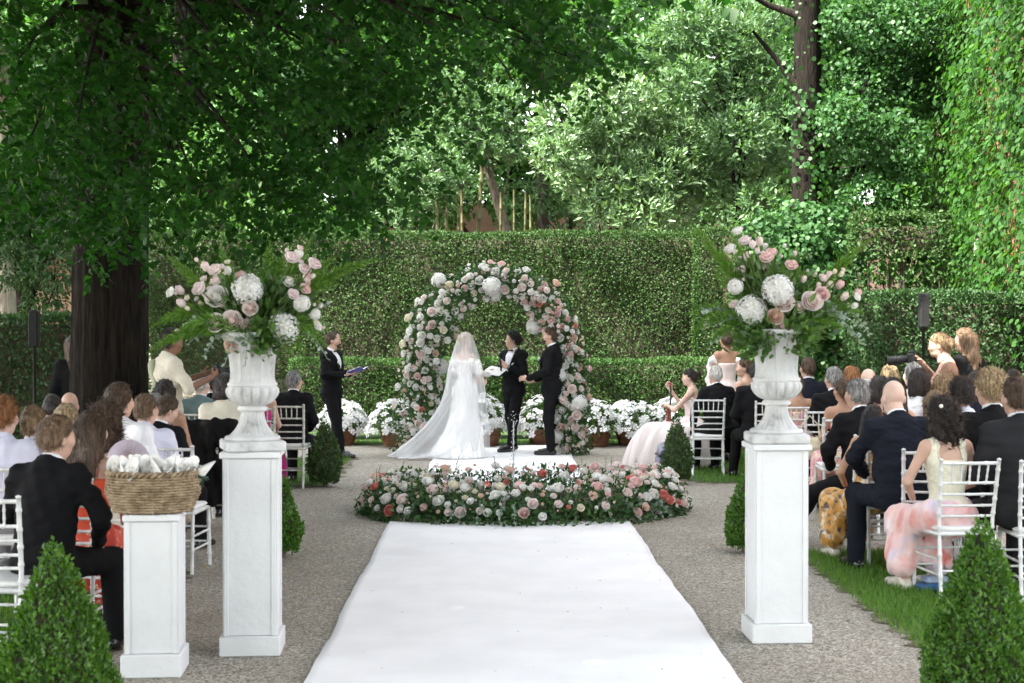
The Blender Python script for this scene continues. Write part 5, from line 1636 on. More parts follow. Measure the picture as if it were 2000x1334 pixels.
def chair_parts():
    def P(name, fn):
        mb = MB(); fn(mb); CH.setdefault(name, []).append(mb.mesh('chair_' + name, None, True))
    for s in (-1, 1):
        P('rear_leg', lambda mb: (knob_tube(mb, [(s * .185, -.245, 0), (s * .178, -.19, .43), (s * .182, -.195, .55), (s * .195, -.262, .925)], .0135, (.18, .33, .52, .62, .72, .82, .93), 8), mb.lathe([(.0, .0), (.015, .004), (.016, .012), (.0, .02)], 8, None, False, False, (s * .195, -.263, .92))))
        P('front_leg', lambda mb: knob_tube(mb, [(s * .195, .215, 0), (s * .19, .195, .445)], .0145, (.2, .45, .75), 8))
        for z in (.17, .27): P('stretcher', lambda mb: knob_tube(mb, [(s * .183, -.223, z), (s * .193, .205, z)], .0085, (.33, .66), 6))
    def back(z): # depth of the back at that height
        return -.195 - .067 * (z - .55) / .375
    for z, r_ in ((.905, .0125), (.775, .0105), (.70, .0095), (.625, .0095), (.555, .0095)):
        x = .185 + .01 * (z - .55) / .375
        P('back_rail', lambda mb: knob_tube(mb, [(-x, back(z), z), (0, back(z) - .012, z), (x, back(z), z)], r_, (.22, .5, .78), 6))
    for k in range(5):
        x = -.12 + .06 * k
        P('spindle', lambda mb: knob_tube(mb, [(x * .95, back(.775) - .010, .775), (x * 1.02, back(.905) - .010, .905)], .0065, (.33, .66), 6))
    for z in (.15, .26): P('stretcher', lambda mb: knob_tube(mb, [(-.19, .206, z + .03), (.19, .206, z + .03)], .0085, (.33, .66), 6))
    P('stretcher', lambda mb: knob_tube(mb, [(-.18, -.222, .20), (.18, -.222, .20)], .0085, (.33, .66), 6))
    P('seat', lambda mb: mb.box((0, 0, .437), (.40, .41, .028), .010))
    P('cushion', lambda mb: mb.box((0, 0.005, .468), (.375, .38, .032), .014))
chair_parts()
N_CH = [0]
def chair(x, Y, rz, label, mat=None, scale=1.0, group='white chairs of the ceremony'):
    root = empty('banquet_chair', (x, Y, .008), rz, label, 'chair', group)
    root.scale = (scale,) * 3
    m = mat or chair_m
    for nm, L_ in CH.items():
        for me in L_:
            if not me.materials: me.materials.append(cush_m if nm == 'cushion' else chair_m)
            o = link(nm, me, seat_o if nm == 'cushion' else root)
            if nm == 'seat': seat_o = o
            if m is not chair_m and nm != 'cushion':
                o.material_slots[0].link = 'OBJECT'; o.material_slots[0].material = m
    return root
# ------------------------------------------------------------------ people
def rot(ax, a): return np.array(Matrix.Rotation(a, 3, ax))
SKIN = {'light': (.52, .33, .25), 'pale': (.60, .41, .33), 'tan': (.40, .23, .15), 'brown': (.22, .115, .07), 'deep': (.13, .07, .045)}
HAIR = {'brown': ((.045, .026, .015), (.10, .06, .034)), 'dark': ((.012, .009, .008), (.032, .022, .017)), 'black': ((.008, .007, .007), (.02, .016, .014)), 'blond': ((.26, .17, .08), (.48, .36, .20)), 'sandy': ((.17, .105, .05), (.33, .22, .12)),
        'grey': ((.13, .125, .12), (.34, .33, .32)), 'white': ((.52, .50, .46), (.72, .70, .66)), 'red': ((.20, .075, .025), (.36, .16, .06)), 'lightbrown': ((.11, .065, .035), (.22, .14, .08))}
def skin_mat(k):
    c = SKIN[k]
    if 'skin_' + k in MATS: return MATS['skin_' + k]
    m = noise_mat('skin_' + k, tuple(x * .92 for x in c), tuple(min(1, x * 1.08) for x in c), 9, .48, .12, 120, spec=.35)
    p = [n for n in m.node_tree.nodes if n.type == 'BSDF_PRINCIPLED'][0]
    p.inputs['Subsurface Weight'].default_value = .12; p.inputs['Subsurface Radius'].default_value = (.012, .005, .003)
    return m
def hair_mat(k):
    a, b = HAIR[k]
    a = tuple(x * .55 for x in a); b = tuple(min(.9, x * 1.25) for x in b)
    return noise_mat('hair_' + k, a, b, 30, .45, 1.0, 70, spec=.4, stretch=(2.2, 2.2, .30), detail=5, contrast=(.36, .64))
def cloth(name, c, rough=.85, sheen=.25, var=.10, bump=.18):
    return plain_mat('cloth_' + name, c, rough, .12 if sum(c) < .2 else .2, var=var, scale=6, bump=bump, bscale=35, sheen=0.0 if sum(c) < .2 else sheen)
def CL(k):
    T = {'black': (.007, .007, .008), 'charcoal': (.018, .018, .020), 'navy': (.010, .012, .019), 'white': (.74, .75, .78), 'lavender': (.62, .62, .74), 'cream': (.58, .54, .44), 'ivory': (.68, .66, .58), 'teal': (.11, .16, .16), 'grey': (.20, .20, .21), 'beige': (.42, .34, .25),
         'orange': (.56, .075, .035), 'blackmatte': (.008, .008, .008), 'green': (.10, .16, .10), 'bridal': (.80, .79, .77), 'blush': (.80, .66, .64), 'sky': (.30, .38, .55)}
    return cloth(k, T[k])

def hand_sdf(S, wrist, dirv, palmn, curl=.5, side=1, s=1.0):
    """five fingers on a palm; dirv along the hand, palmn out of the palm, side +1 thumb on the +(dir x palmn) side"""
    d = unit(np.array(dirv, float)); nrm = np.array(palmn, float); x = unit(np.cross(d, nrm)); nrm = np.cross(x, d)
    w = np.array(wrist, float)
    S.cap(w - d * .03 * s, w + d * .02 * s, .026 * s, .027 * s, k=.02)
    for q in range(4):
        off = (q - 1.5) * .0195 * s * side
        S.cap(w + d * .015 * s + x * off * .7, w + d * .085 * s + x * off, .0125 * s, .0105 * s, k=.012)
    lens = [(.038, .024, .019), (.044, .028, .02), (.041, .026, .02), (.032, .02, .017)]
    for q in range(4):
        off = (1.5 - q) * .0200 * s * side
        p = w + d * (.087 - .004 * abs(q - 1)) * s + x * off
        a = curl * .55
        for i, L_ in enumerate(lens[q]):
            dd = d * cos(a) + nrm * sin(a)
            e = p + dd * L_ * s
            S.cap(p, e, (.0092 - .0008 * i) * s, (.0084 - .0008 * i) * s, k=.004)
            p = e; a += curl * .85
    b = w + d * .02 * s + x * side * .022 * s
    t1 = b + (d * .65 + x * side * .7 + nrm * .35) * .04 * s
    t2 = t1 + (d * .9 + x * side * .25 + nrm * (.2 + .5 * curl)) * .032 * s
    S.cap(b, t1, .0135 * s, .0105 * s, k=.012); S.cap(t1, t2, .0102 * s, .0085 * s, k=.004)

def add_mesh(name, parts, mat, parent, smooth=True):
    V = []; Q = []; n = 0
    for v, q in parts:
        if len(v) == 0: continue
        V.append(v); Q.append(q + n); n += len(v)
    if not V: return None
    return link(name, make_mesh(name, np.concatenate(V), np.concatenate(Q), mat, smooth), parent)

PID = [0]
EYE_M = plain_mat('eye_dark', (.02, .015, .012), .15, .5)
BROW = {}
def person(label, loc, yaw=0.0, pose='sit', s=1.0, sex='m', lean=0.0, side=0.0, twist=0.0, hyaw=0.0, hpitch=0.0, skin='light', hair=('short', 'brown'), outfit='suit', col='black', pants=None, shirt='white',
           arms=None, legs=None, res=.02, group=None, hands=None, face=False, beard=None, dress=None, belly=0.0, feet=True, hz=None, only_upper=False, vopen=False, shoe='black', collar=True):
    PID[0] += 1; seed = PID[0] * 17
    rg = np.random.default_rng(seed)
    root = empty('person', loc, yaw, label, 'person', group)
    root.scale = (s,) * 3
    fem = sex == 'f'
    hz = hz or (.56 if pose == 'sit' else .94)
    O = np.array([0, 0, hz])
    Ru = rot('Z', twist) @ rot('Y', side) @ rot('X', -lean)
    U = (O, Ru)
    ho = Ru @ np.array([0, .012 + .02 * (lean > .1), .60]) + O
    Rh = Ru @ rot('X', lean * .75) @ rot('Z', hyaw) @ rot('X', -hpitch)
    Hd = (ho, Rh)
    up = lambda p: Ru @ np.array(p, float) + O
    sw = .155 if fem else .185
    SH = {-1: up((-sw, -.005, .485)), 1: up((sw, -.005, .485))}
    if arms is None:
        arms = {q: (up((q * (sw + .065), .02, .22)), up((q * .12, .26, .10))) for q in (-1, 1)} if pose == 'sit' else {q: (up((q * (sw + .06), -.02, .22)), up((q * (sw + .05), .06, -.02))) for q in (-1, 1)}
    if legs is None:
        if pose == 'sit': legs = {q: ((q * .13, .43, .50), (q * .14, .44, .09), (q * .15, .58, .03)) for q in (-1, 1)}
        else: legs = {q: ((q * .10, .03, .50), (q * .11, -.01, .09), (q * .13, .15, .03)) for q in (-1, 1)}
    legs = {q: [np.array(p, float) for p in v] for q, v in legs.items()}
    arms = {q: [np.array(p, float) for p in v] for q, v in arms.items()}
    HP = {q: np.array([q * .088, 0, hz]) for q in (-1, 1)}
    fat = belly
    # ---- bare body
    B = SDF(.05)
    ch = (.138, .100, .165) if fem else (.158, .110, .18)
    wa = (.112, .085, .15) if fem else (.137, .098, .16)
    B.ell((0, 0, .02), (.158 if fem else .15, .118, .12), U)
    B.ell((0, .01 * fat, .20), (wa[0] + .03 * fat, wa[1] + .05 * fat, wa[2]), U)
    B.ell((0, 0, .375), ch, U)
    if fem: B.ell((-.062, .085, .36), (.055, .05, .055), U, .03); B.ell((.062, .085, .36), (.055, .05, .055), U, .03)
    B.cap((-sw + .03, -.012, .495), (sw - .03, -.012, .495), .05 if fem else .058, None, U)
    B.cap((0, -.012, .515), (0, .0, .58), .066, .05, U)
    nk = .044 if fem else .054
    B.cap((0, -.004, .54), (0, .018, .645), nk, nk * .98, U, .03)
    ar = (.040, .034, .031, .024) if fem else (.050, .042, .038, .029)
    for q in (-1, 1):
        B.cap(SH[q], arms[q][0], ar[0], ar[1]); B.cap(arms[q][0], arms[q][1], ar[2] + .002, ar[3], k=.025)
        if not only_upper:
            B.cap(HP[q], legs[q][0], .082, .057); B.cap(legs[q][0], legs[q][1], .054, .036, k=.03); B.cap(legs[q][1] - np.array([0, .02, 0]), legs[q][2], .036, .026, k=.03)
    parts = [surface(B, max(res, .015))]
    # ---- head
    Hs = SDF(.022)
    f = .94 if fem else 1.0
    Hs.ell((0, .018, .135), (.074 * f, .094 * f, .094), Hd)
    Hs.ell((0, .048, .082), (.058 * f, .060, .080), Hd)
    Hs.cap((-.03 * f, .055, .028), (.03 * f, .055, .028), .026, None, Hd, .03); Hs.cap((0, .082, .022), (0, .086, .03), .022, None, Hd, .025)
    Hs.cap((0, .104, .108), (0, .117, .076), .008, .0125, Hd, .014); Hs.cap((-.014, .108, .072), (.014, .108, .072), .0075, None, Hd, .01)
    Hs.cap((-.034, .099, .122), (.034, .099, .122), .010, None, Hd, .02)
    Hs.cap((-.020, .103, .047), (.020, .103, .047), .0055, None, Hd, .012)
    for q in (-1, 1):
        Hs.ell((q * .076 * f, .008, .092), (.009, .020, .031), Hd, .008)
        Hs.ell((q * .047 * f, .075, .085), (.026, .028, .028), Hd, .03)
    Hs.cap((0, .0, -.06), (0, .018, .06), nk, nk, Hd, .03)
    parts.append(surface(Hs, .0095 if res < .017 or face else .012))
    if hands:
        for q, spec in hands.items():
            hs = SDF(.006)
            wr = arms[q][1]
            hand_sdf(hs, wr, *spec)
            parts.append(surface(hs, .0055))
    add_mesh('body', parts, skin_mat(skin), root)
    hb = root
    if face:
        for q in (-1, 1):
            e = Rh @ np.array([q * .031, .1005, .1035]) + ho
            mb = MB(); mb.lathe([(.001, -.0065), (.0085, -.003), (.0105, 0), (.0085, .003), (.001, .0065)], 10)
            o = mb.build('eye', EYE_M, root, True, tuple(e)); o.rotation_euler = Matrix(Rh.tolist()).to_euler()
            mb = MB(); mb.tube([tuple(Rh @ np.array([q * .016, .111, .122]) + ho), tuple(Rh @ np.array([q * .034, .109, .127]) + ho), tuple(Rh @ np.array([q * .050, .098, .121]) + ho)], [.003, .0042, .002], 5)
            mb.build('eyebrow', hair_mat(hair[1] if hair[1] in HAIR else 'brown'), root)
        mb = MB(); mb.tube([tuple(Rh @ np.array([x, .1085 - 6 * x * x, .047]) + ho) for x in (-.022, -.01, 0, .01, .022)], [.0015, .0042, .005, .0042, .0015], 6)
        mb.build('mouth', plain_mat('lips', (.40, .17, .14), .5), root)
    # ---- hair
    style, hc = hair
    HM = hair_mat(hc)
    Hh = SDF(.03)
    clip = None
    strands = 900 if res < .017 else 350
    if style == 'bald':
        clip = None
    if style in ('short', 'fade', 'tousled', 'fringe', 'cropped'):
        th = {'short': .010, 'fade': .007, 'tousled': .014, 'fringe': .007, 'cropped': .004}[style]
        Hh.ell((0, .004, .139), (.074 * f + th, .093 + th, .094 + th * 1.2), Hd)
        Hh.ell((0, -.035, .10), (.066 + th * .6, .055 + th, .07), Hd)
        if style in ('short', 'tousled'): Hh.ell((0, .045, .203), (.046, .048, .016 + th), Hd)
        Hh.cut(lambda p: (.172 + (p[:, 1] - .095) * .80 - p[:, 2] + .012 * np.cos(p[:, 0] * 40)) * .78, Hd)
        if style == 'fringe':
            Hh.cut(lambda p: (p[:, 2] - .125) * .9, Hd)
        Hh.noise = wavy(seed, .0035 if style != 'tousled' else .006, 70 if style != 'tousled' else 85)
    elif style in ('long', 'longup'):
        Hh.ell((0, .012, .142), (.088, .106, .104), Hd)
        L_ = .30 if style == 'long' else .18
        for x in (-.045, 0, .045):
            Hh.cap((x, -.055, .12), (x * 1.25, -.085, -.06), .05, .045, Hd); Hh.cap((x * 1.25, -.085, -.06), (x * 1.15, -.100, -L_), .045, .024, Hd)
        for q in (-1, 1): Hh.cap((q * .072, .02, .13), (q * .080, -.02, -.05), .026, .024, Hd)
        Hh.cut(lambda p: np.maximum(p[:, 1] - .055 - np.maximum(0, p[:, 2] - .15) * 1.2, -1), Hd)
        Hh.noise = wavy(seed, .006, 55, (1.6, 1.6, .25))
    elif style == 'curly':
        Hh.ell((0, .004, .135), (.108, .118, .115), Hd); Hh.ell((0, -.045, .03), (.105, .075, .11), Hd)
        for q in (-1, 1): Hh.ell((q * .075, -.015, .03), (.045, .06, .09), Hd)
        Hh.ell((0, -.06, -.05), (.09, .055, .08), Hd)
        Hh.cut(lambda p: p[:, 1] - .06 - np.maximum(0, p[:, 2] - .15) * 1.2, Hd)
        n1 = wavy(seed, .012, 75); n2 = wavy(seed + 1, .010, 130)
        Hh.noise = lambda P: n1(P) + n2(P)
    elif style in ('bun', 'updo', 'ponytail', 'braid'):
        Hh.ell((0, .003, .139), (.079, .101, .098), Hd); Hh.ell((0, -.04, .095), (.068, .06, .07), Hd)
        Hh.cut(lambda p: (.160 + (p[:, 1] - .09) * .72 - p[:, 2]) * .8, Hd)
        if style == 'bun': Hh.ell((0, -.112, .14), (.046, .042, .044), Hd, .012)
        elif style == 'updo': Hh.ell((0, -.085, .10), (.062, .045, .05), Hd, .02); Hh.ell((.02, -.095, .135), (.04, .035, .04), Hd, .015)
        else:
            Hh.cap((0, -.09, .15), (0, -.125, .08), .026, .034, Hd, .02); Hh.cap((0, -.125, .08), (.01, -.12, -.10), .034, .030, Hd, .02); Hh.cap((.01, -.12, -.10), (.015, -.10, -.24), .03, .012, Hd, .02)
        Hh.noise = wavy(seed, .005, 65, (1.5, 1.5, .4))
    elif style == 'bob':
        Hh.ell((0, .008, .138), (.094, .112, .106), Hd); Hh.ell((0, -.04, .06), (.092, .075, .09), Hd)
        for q in (-1, 1): Hh.cap((q * .078, .01, .12), (q * .086, -.01, .01), .03, .028, Hd)
        Hh.cut(lambda p: np.maximum(p[:, 1] - .06 - np.maximum(0, p[:, 2] - .15) * 1.2, -.03 - p[:, 2]), Hd)
        Hh.noise = wavy(seed, .006, 60, (1.4, 1.4, .35))
    if Hh.p:
        hv, hq = surface(Hh, .0085 if res < .017 else .011)
        # loose strands lying along the hair
        if len(hv):
            k = strands * (2 if style in ('curly', 'tousled', 'long') else 1)
            ii = rg.integers(0, len(hv), k)
            P0 = hv[ii]; C0 = ho + Rh @ np.array([0, .012, .11])
            out = unit(P0 - C0)
            flow = {'curly': rg.normal(size=(k, 3)), 'tousled': rg.normal(size=(k, 3)) * .7 + np.array([0, 0, .2])}.get(style, np.where((((P0 - ho) @ Rh)[:, 2:3] > .09), Rh @ np.array([0, -.85, -.45]), np.array([0, -.1, -1.])) + rg.normal(0, .25, (k, 3)))
            flow = unit(flow - out * (flow * out).sum(1, keepdims=True) * .9)
            Ls = rg.uniform(.025, .055, k) * (1.3 if style in ('long', 'curly') else .8 if style != 'cropped' else .3)
            bend = rg.normal(0, .35 if style != 'curly' else 1.0, (k, 3))
            wd = unit(np.cross(flow, out)) * (.0022 if res < .017 else .003)
            rows = []
            for t in (0, .5, 1):
                c = P0 + flow * (Ls * t)[:, None] + out * (.002 + .006 * t * (2 if style in ('tousled', 'curly') else 1)) + bend * (Ls * t * t * .4)[:, None]
                w_ = wd * (1 - .7 * t)
                rows += [c - w_, c + w_]
            SV = np.stack(rows, 1).reshape(-1, 3)
            b = np.arange(k)[:, None] * 6
            SQ = np.concatenate([b + np.array([[0, 1, 3, 2]]), b + np.array([[2, 3, 5, 4]])])
            add_mesh('hair', [(hv, hq), (SV, SQ)], HM, root)
    if beard:
        Bd = SDF(.02)
        Bd.ell((0, .052, .05), (.062, .062, .058), Hd); Bd.cap((0, .09, .02), (0, .09, .03), .026, None, Hd)
        Bd.cut(lambda p: p[:, 2] - .078 + .0 * p[:, 0], Hd)
        Bd.cut(lambda p: .018 - p[:, 1], Hd)
        Bd.cut(lambda p: np.minimum(.112 - np.sqrt(p[:, 0] ** 2 + (p[:, 1] - 0) ** 2), 1) * -1 - .005, Hd)
        Bd.noise = wavy(seed + 3, .002, 120)
        v, q = surface(Bd, .0095); add_mesh('beard', [(v, q)], hair_mat(beard), root)
    # ---- clothes
    def sleeve(S, upto=1.0, r=(.066, .058, .054, .043), cuffs=True):
        for q in (-1, 1):
            S.cap(SH[q] + Ru @ np.array([-q * .012, 0, -.005]), arms[q][0], r[0], r[1])
            if upto > .5:
                e = arms[q][0] + (arms[q][1] - arms[q][0]) * (.90 if cuffs else upto)
                S.cap(arms[q][0], e, r[2] + .002, r[3], k=.03)
    pants = pants or col
    w1 = wavy(seed + 5, .005, 24, (1, 1, 1.6)); w2 = wavy(seed + 6, .0035, 52, (.7, .7, 1.6)); folds = lambda P: w1(P) + w2(P)
    if outfit in ('suit', 'shirt', 'polo', 'blazer'):
        if outfit in ('suit', 'blazer'):
            J = SDF(.05)
            J.ell((0, 0, .38), (ch[0] + .030, ch[1] + .030, ch[2] + .02), U)
            J.ell((0, .01 * fat, .20), (wa[0] + .042 + .03 * fat, wa[1] + .038 + .05 * fat, wa[2] + .05), U)
            J.ell((0, 0, .02 if pose == 'sit' else -.02), (.192, .150, .16 if pose == 'sit' else .2), U)
            J.cap((-sw + .015, -.012, .492), (sw - .015, -.012, .492), .068, None, U)
            J.cap((0, -.03, .52), (0, -.022, .575), .078, .064, U)
            sleeve(J)
            J.noise = folds
            J.cut(lambda p: (p[:, 2] - .575 + .55 * np.maximum(p[:, 1], -.1)) * .85, U)
            hem = -.13 if pose == 'sit' else -.20
            J.cut(lambda p: hem - p[:, 2], U)
            if vopen:
                J.cut(lambda p: -np.maximum(np.maximum(.03 - p[:, 1], np.abs(p[:, 0]) - np.maximum(0, (p[:, 2] - .20)) * .26 - .002), .0) * 1.0 + np.where((p[:, 1] > .03) & (np.abs(p[:, 0]) < np.maximum(0, p[:, 2] - .20) * .26), .02, -1), U)
            v, q = surface(J, max(.0125, res * .85)); jo = add_mesh('jacket', [(v, q)], CL(col), root)
            # lapels
            if vopen:
                for sd in (-1, 1):
                    mb = MB()
                    pts = [up((sd * .012, .158 + .05 * fat, .18)), up((sd * .060, .150, .34)), up((sd * .085, .10, .47)), up((sd * .07, .02, .56))]
                    mb.tube([tuple(p) for p in pts], [.006, .024, .024, .012], 6, True, .35); mb.build('lapel', cloth('satin_black', (.014, .014, .016), .4, .1), root)
            S_ = SDF(.03)
            S_.cap((0, -.006, .555), (0, .004, .605), nk + .014, nk + .011, U)
            if vopen:
                S_.ell((0, .012, .36), (ch[0] + .008, ch[1] + .014, ch[2] + .01), U, .05); S_.ell((0, .005, .2), (wa[0] + .01, wa[1] + .02, wa[2]), U, .05)
            S_.cut(lambda p: (p[:, 2] - .606 + .30 * np.maximum(p[:, 1], -.06)), U)
            v, q = surface(S_, .011 if res < .017 or vopen else .013); add_mesh('shirt', [(v, q)], CL(shirt), root)
            if vopen:
                mb = MB()
                for sd in (-1, 1):
                    mb.tube([tuple(up((0, .078, .552))), tuple(up((sd * .028, .080, .556))), tuple(up((sd * .052, .072, .552)))], [.008, .017, .021], 8, True, .45)
                mb.build('bow_tie', CL('blackmatte'), root)
            for q in (-1, 1):
                a_, b_ = arms[q]; d_ = unit(b_ - a_)
                mb = MB(); mb.tube([tuple(b_ - d_ * .035), tuple(b_ - d_ * .012)], [ar[3] + .010, ar[3] + .009], 12, True); mb.build('cuff', CL(shirt), root)
        else:
            J = SDF(.05)
            J.ell((0, 0, .378), (ch[0] + .020, ch[1] + .022, ch[2] + .015), U)
            J.ell((0, .01 * fat, .20), (wa[0] + .034 + .03 * fat, wa[1] + .032 + .05 * fat, wa[2] + .05), U)
            J.ell((0, 0, .03), (.178, .138, .14), U)
            J.cap((-sw + .02, -.012, .494), (sw - .02, -.012, .494), .064, None, U)
            J.cap((0, -.014, .535), (0, .0, .605), .072, nk + .014, U)
            sleeve(J, 1.0 if outfit == 'shirt' else .3, (.062, .056, .05, .04))
            J.noise = wavy(seed + 5, .005, 32, (1, 1, 1.5))
            J.cut(lambda p: (p[:, 2] - .600 + .45 * np.maximum(p[:, 1], -.06)), U); J.cut(lambda p: -.10 - p[:, 2], U)
            v, q = surface(J, max(.0125, res * .85)); add_mesh('shirt', [(v, q)], CL(col), root)
            if collar:
                mb = MB(); pts = [tuple(up(((nk + .017) * sin(t), (nk + .017) * -cos(t), .583 - .012 * (1 - cos(t))))) for t in np.linspace(-2.6, 2.6, 20)]
                mb.tube(pts, .016, 6, True, .5); mb.build('collar', CL(col), root)
        if not only_upper:
            T_ = SDF(.06)
            T_.ell((0, 0, .0), (.172, .135, .135), U)
            for q in (-1, 1):
                T_.cap(HP[q], legs[q][0], .098, .075, k=.05); T_.cap(legs[q][0], legs[q][1] - np.array([0, 0, .012]), .073, .060, k=.035)
            T_.noise = wavy(seed + 9, .0045, 30, (1, 1, .7))
            v, q = surface(T_, max(.0135, res * .9)); add_mesh('trousers', [(v, q)], CL(pants), root)
    elif outfit in ('dress', 'top', 'tank', 'strapless'):
        dm = dress
        D_ = SDF(.05)
        D_.ell((0, 0, .375), (ch[0] + .013, ch[1] + .014, ch[2] + .010), U)
        D_.ell((0, 0, .20), (wa[0] + .016, wa[1] + .016, wa[2] + .02), U)
        if fem: D_.ell((-.062, .085, .36), (.064, .060, .06), U, .03); D_.ell((.062, .085, .36), (.064, .060, .06), U, .03)
        D_.ell((0, 0, .03), (.176, .136, .13), U)
        tcut = {'dress': .42, 'top': .50, 'tank': .47, 'strapless': .385}[outfit]
        if outfit == 'top':
            D_.cap((-sw + .05, -.012, .497), (sw - .05, -.012, .497), .058, None, U)
            tcut = .56
            D_.cut(lambda p: -np.minimum(np.abs(p[:, 0]) - .060 - np.maximum(0, .50 - p[:, 2]) * .35, 1) * 1.0 - np.where(p[:, 2] > .40, 0, 1.0), U)
        D_.cut(lambda p: p[:, 2] - tcut, U)
        D_.cut(lambda p: -.12 - p[:, 2], U)
        D_.noise = wavy(seed + 5, .003, 30)
        v, q = surface(D_, max(.0125, res * .8)); add_mesh('bodice', [(v, q)], dm[0], root)
        if outfit in ('dress', 'tank', 'top'):
            for q in (-1, 1):
                mb = MB(); w_ = .006 if outfit == 'dress' else .02
                mb.tube([tuple(up((q * .085, -ch[1] - .014 + .03, .43 if outfit != 'top' else .40))), tuple(up((q * .088, -.052, .525))), tuple(up((q * .09, .0, .552))), tuple(up((q * .085, .06, .52))), tuple(up((q * .08, .105, .43)))], w_, 6, True, .4); mb.build('strap', dm[0], root)
        if not only_upper:
            K_ = SDF(.10)
            K_.ell((0, 0, 0), (.182, .145, .14), U)
            if len(dm) > 2 and dm[2] == 'pants':
                K_.k = .05
                for q in (-1, 1): K_.cap(HP[q], legs[q][0], .09, .07); K_.cap(legs[q][0], legs[q][1], .068, .06)
            else:
                for q in (-1, 1):
                    K_.cap(HP[q], legs[q][0], .105, .085); K_.cap(legs[q][0] + np.array([0, .01, 0]), legs[q][1] + np.array([q * .03, -.02, .10]), .085, .10)
                if pose == 'sit':                    # cloth hanging between the knees and beside the seat
                    K_.cap((-.10, .40, .46), (.10, .40, .46), .08); K_.cap((-.11, .40, .25), (.11, .40, .25), .075)
                    K_.cap((-.16, .20, .47), (-.20, .30, .22), .055, .045)
                else:
                    K_.cap((0, 0, .8), (0, 0, .25), .15, .24)
            K_.noise = wavy(seed + 8, .011, 30, (1.5, 1.5, .3))
            K_.cut(lambda p: .10 - p[:, 2])
            v, q = surface(K_, max(.014, res * .9)); add_mesh('skirt', [(v, q)], dm[1], root)
    if feet and not only_upper:
        for q in (-1, 1):
            F_ = SDF(.03)
            a_, t_ = legs[q][1], legs[q][2]
            dd = unit((t_ - a_) * np.array([1, 1, 0])); az = max(0, a_[2] - .09)
            hp = np.array([a_[0], a_[1], .036 + az]) - dd * .035
            F_.cap(hp, np.array([t_[0], t_[1], .030 + az]) + dd * .05, .038, .034); F_.cap(hp + dd * .02, hp + dd * .03 + np.array([0, 0, .045]), .042, .044); F_.cap(hp + dd * .05 + np.array([0, 0, .035]), np.array([t_[0], t_[1], .034 + az]) - dd * .02, .044, .036)
            zf = .002 + az
            F_.cut(lambda p: zf - p[:, 2])
            v, qq = surface(F_, .012); add_mesh('shoe', [(v, qq)], noise_mat('shoe_' + shoe, (.008, .008, .009) if shoe == 'black' else (.55, .50, .42), (.014, .013, .013) if shoe == 'black' else (.66, .62, .54), 10, .22, spec=.6), root)
    return root
def sx(px, Y): return (px - 961) / K * Y
def top_scale(py, Y, base=1.39): return max(.86, min(1.13, (CAM_H - (py - 638) / K * Y) / base))

# ------------------------------------------------------------------ the couple and the officiant
OY = 21.3; ox = sx(1003, OY)
pc = person('man in black tuxedo with microphone and papers between bride and groom', (ox, OY, .016), R(140), 'stand', .965, hyaw=R(-40), hpitch=-.10, skin='light', hair=('tousled', 'black'), outfit='suit', col='black', vopen=True, face=True, beard=None, res=.016,
            arms={1: ((.24, .02, 1.17), (.15, .30, 1.16)), -1: ((-.25, .06, 1.16), (-.12, .30, 1.26))},
            hands={1: ((-.5, .8, .1), (0, 0, 1), .7, -1), -1: ((.3, .7, .6), (.9, -.3, 0), 1.2, 1)},
            legs={-1: ((-.10, .12, .50), (-.08, .16, .09), (-.04, .32, .03)), 1: ((.10, -.04, .50), (.13, -.16, .09), (.20, -.03, .03))})
def at_local(root, p):
    M = Matrix.Translation(root.location) @ root.rotation_euler.to_matrix().to_4x4() @ Matrix.Scale(root.scale[0], 4)
    return M @ Vector(p)
mic = empty('microphone', at_local(pc, (-.075, .375, 1.27)), R(140), 'black handheld microphone in the officiant\'s hand', 'microphone')
mb = MB(); mb.tube([(0, 0, -.10), (0, .02, .07)], [.011, .016], 10); mb.build('handle', black_m, mic)
mb = MB(); mb.lathe([(.004, -.026), (.018, -.018), (.024, 0), (.018, .018), (.004, .026)], 12, None, True, True, (0, .027, .09)); mb.build('head', metal_m, mic)
pap = MB(); pap.box((0, 0, 0), (.30, .20, .004), .001); pap.box((.02, .02, .005), (.28, .19, .003), .001)
o = pap.build('papers', paper_m, None, False, tuple(at_local(pc, (.02, .40, 1.20))), (R(-28), R(-8), R(140)))
tag(o, 'white sheets of paper held by the officiant', 'papers')
def boutonniere(root, p, label):
    b = empty('boutonniere', at_local(root, p), 0, label, 'boutonniere')
    o = link('rose', ROSE_S['white'][0], b, scale=.03); aim(o, root.rotation_euler.to_matrix() @ Vector((0, 1, .3)))
    leafy_stem(b, (0, 0, 0), (.01, -.01, -.08), 0, .03, lance_leaf(.4), green_m, 'leaf_sprig', .02)
boutonniere(pc, (.10, .165, 1.33), 'small white flower pinned on the officiant\'s lapel')

GY_ = 20.7; gx_ = sx(1078, GY_)
gr = person('groom in black suit with beard facing the bride by the arch', (gx_, GY_, .016), R(78), 'stand', 1.005, hyaw=R(8), skin='light', hair=('fade', 'brown'), beard='brown', outfit='suit', col='black', vopen=True, face=True, res=.016,
            arms={1: ((.26, -.02, 1.17), (.16, .28, 1.02)), -1: ((-.25, .02, 1.17), (-.10, .33, 1.05))},
            hands={1: ((-.3, .9, .0), (-.8, -.2, .3), .8, 1), -1: ((.2, .9, .1), (.8, 0, -.4), .8, -1)})
boutonniere(gr, (-.10, .165, 1.33), 'small white flower pinned on the groom\'s lapel')

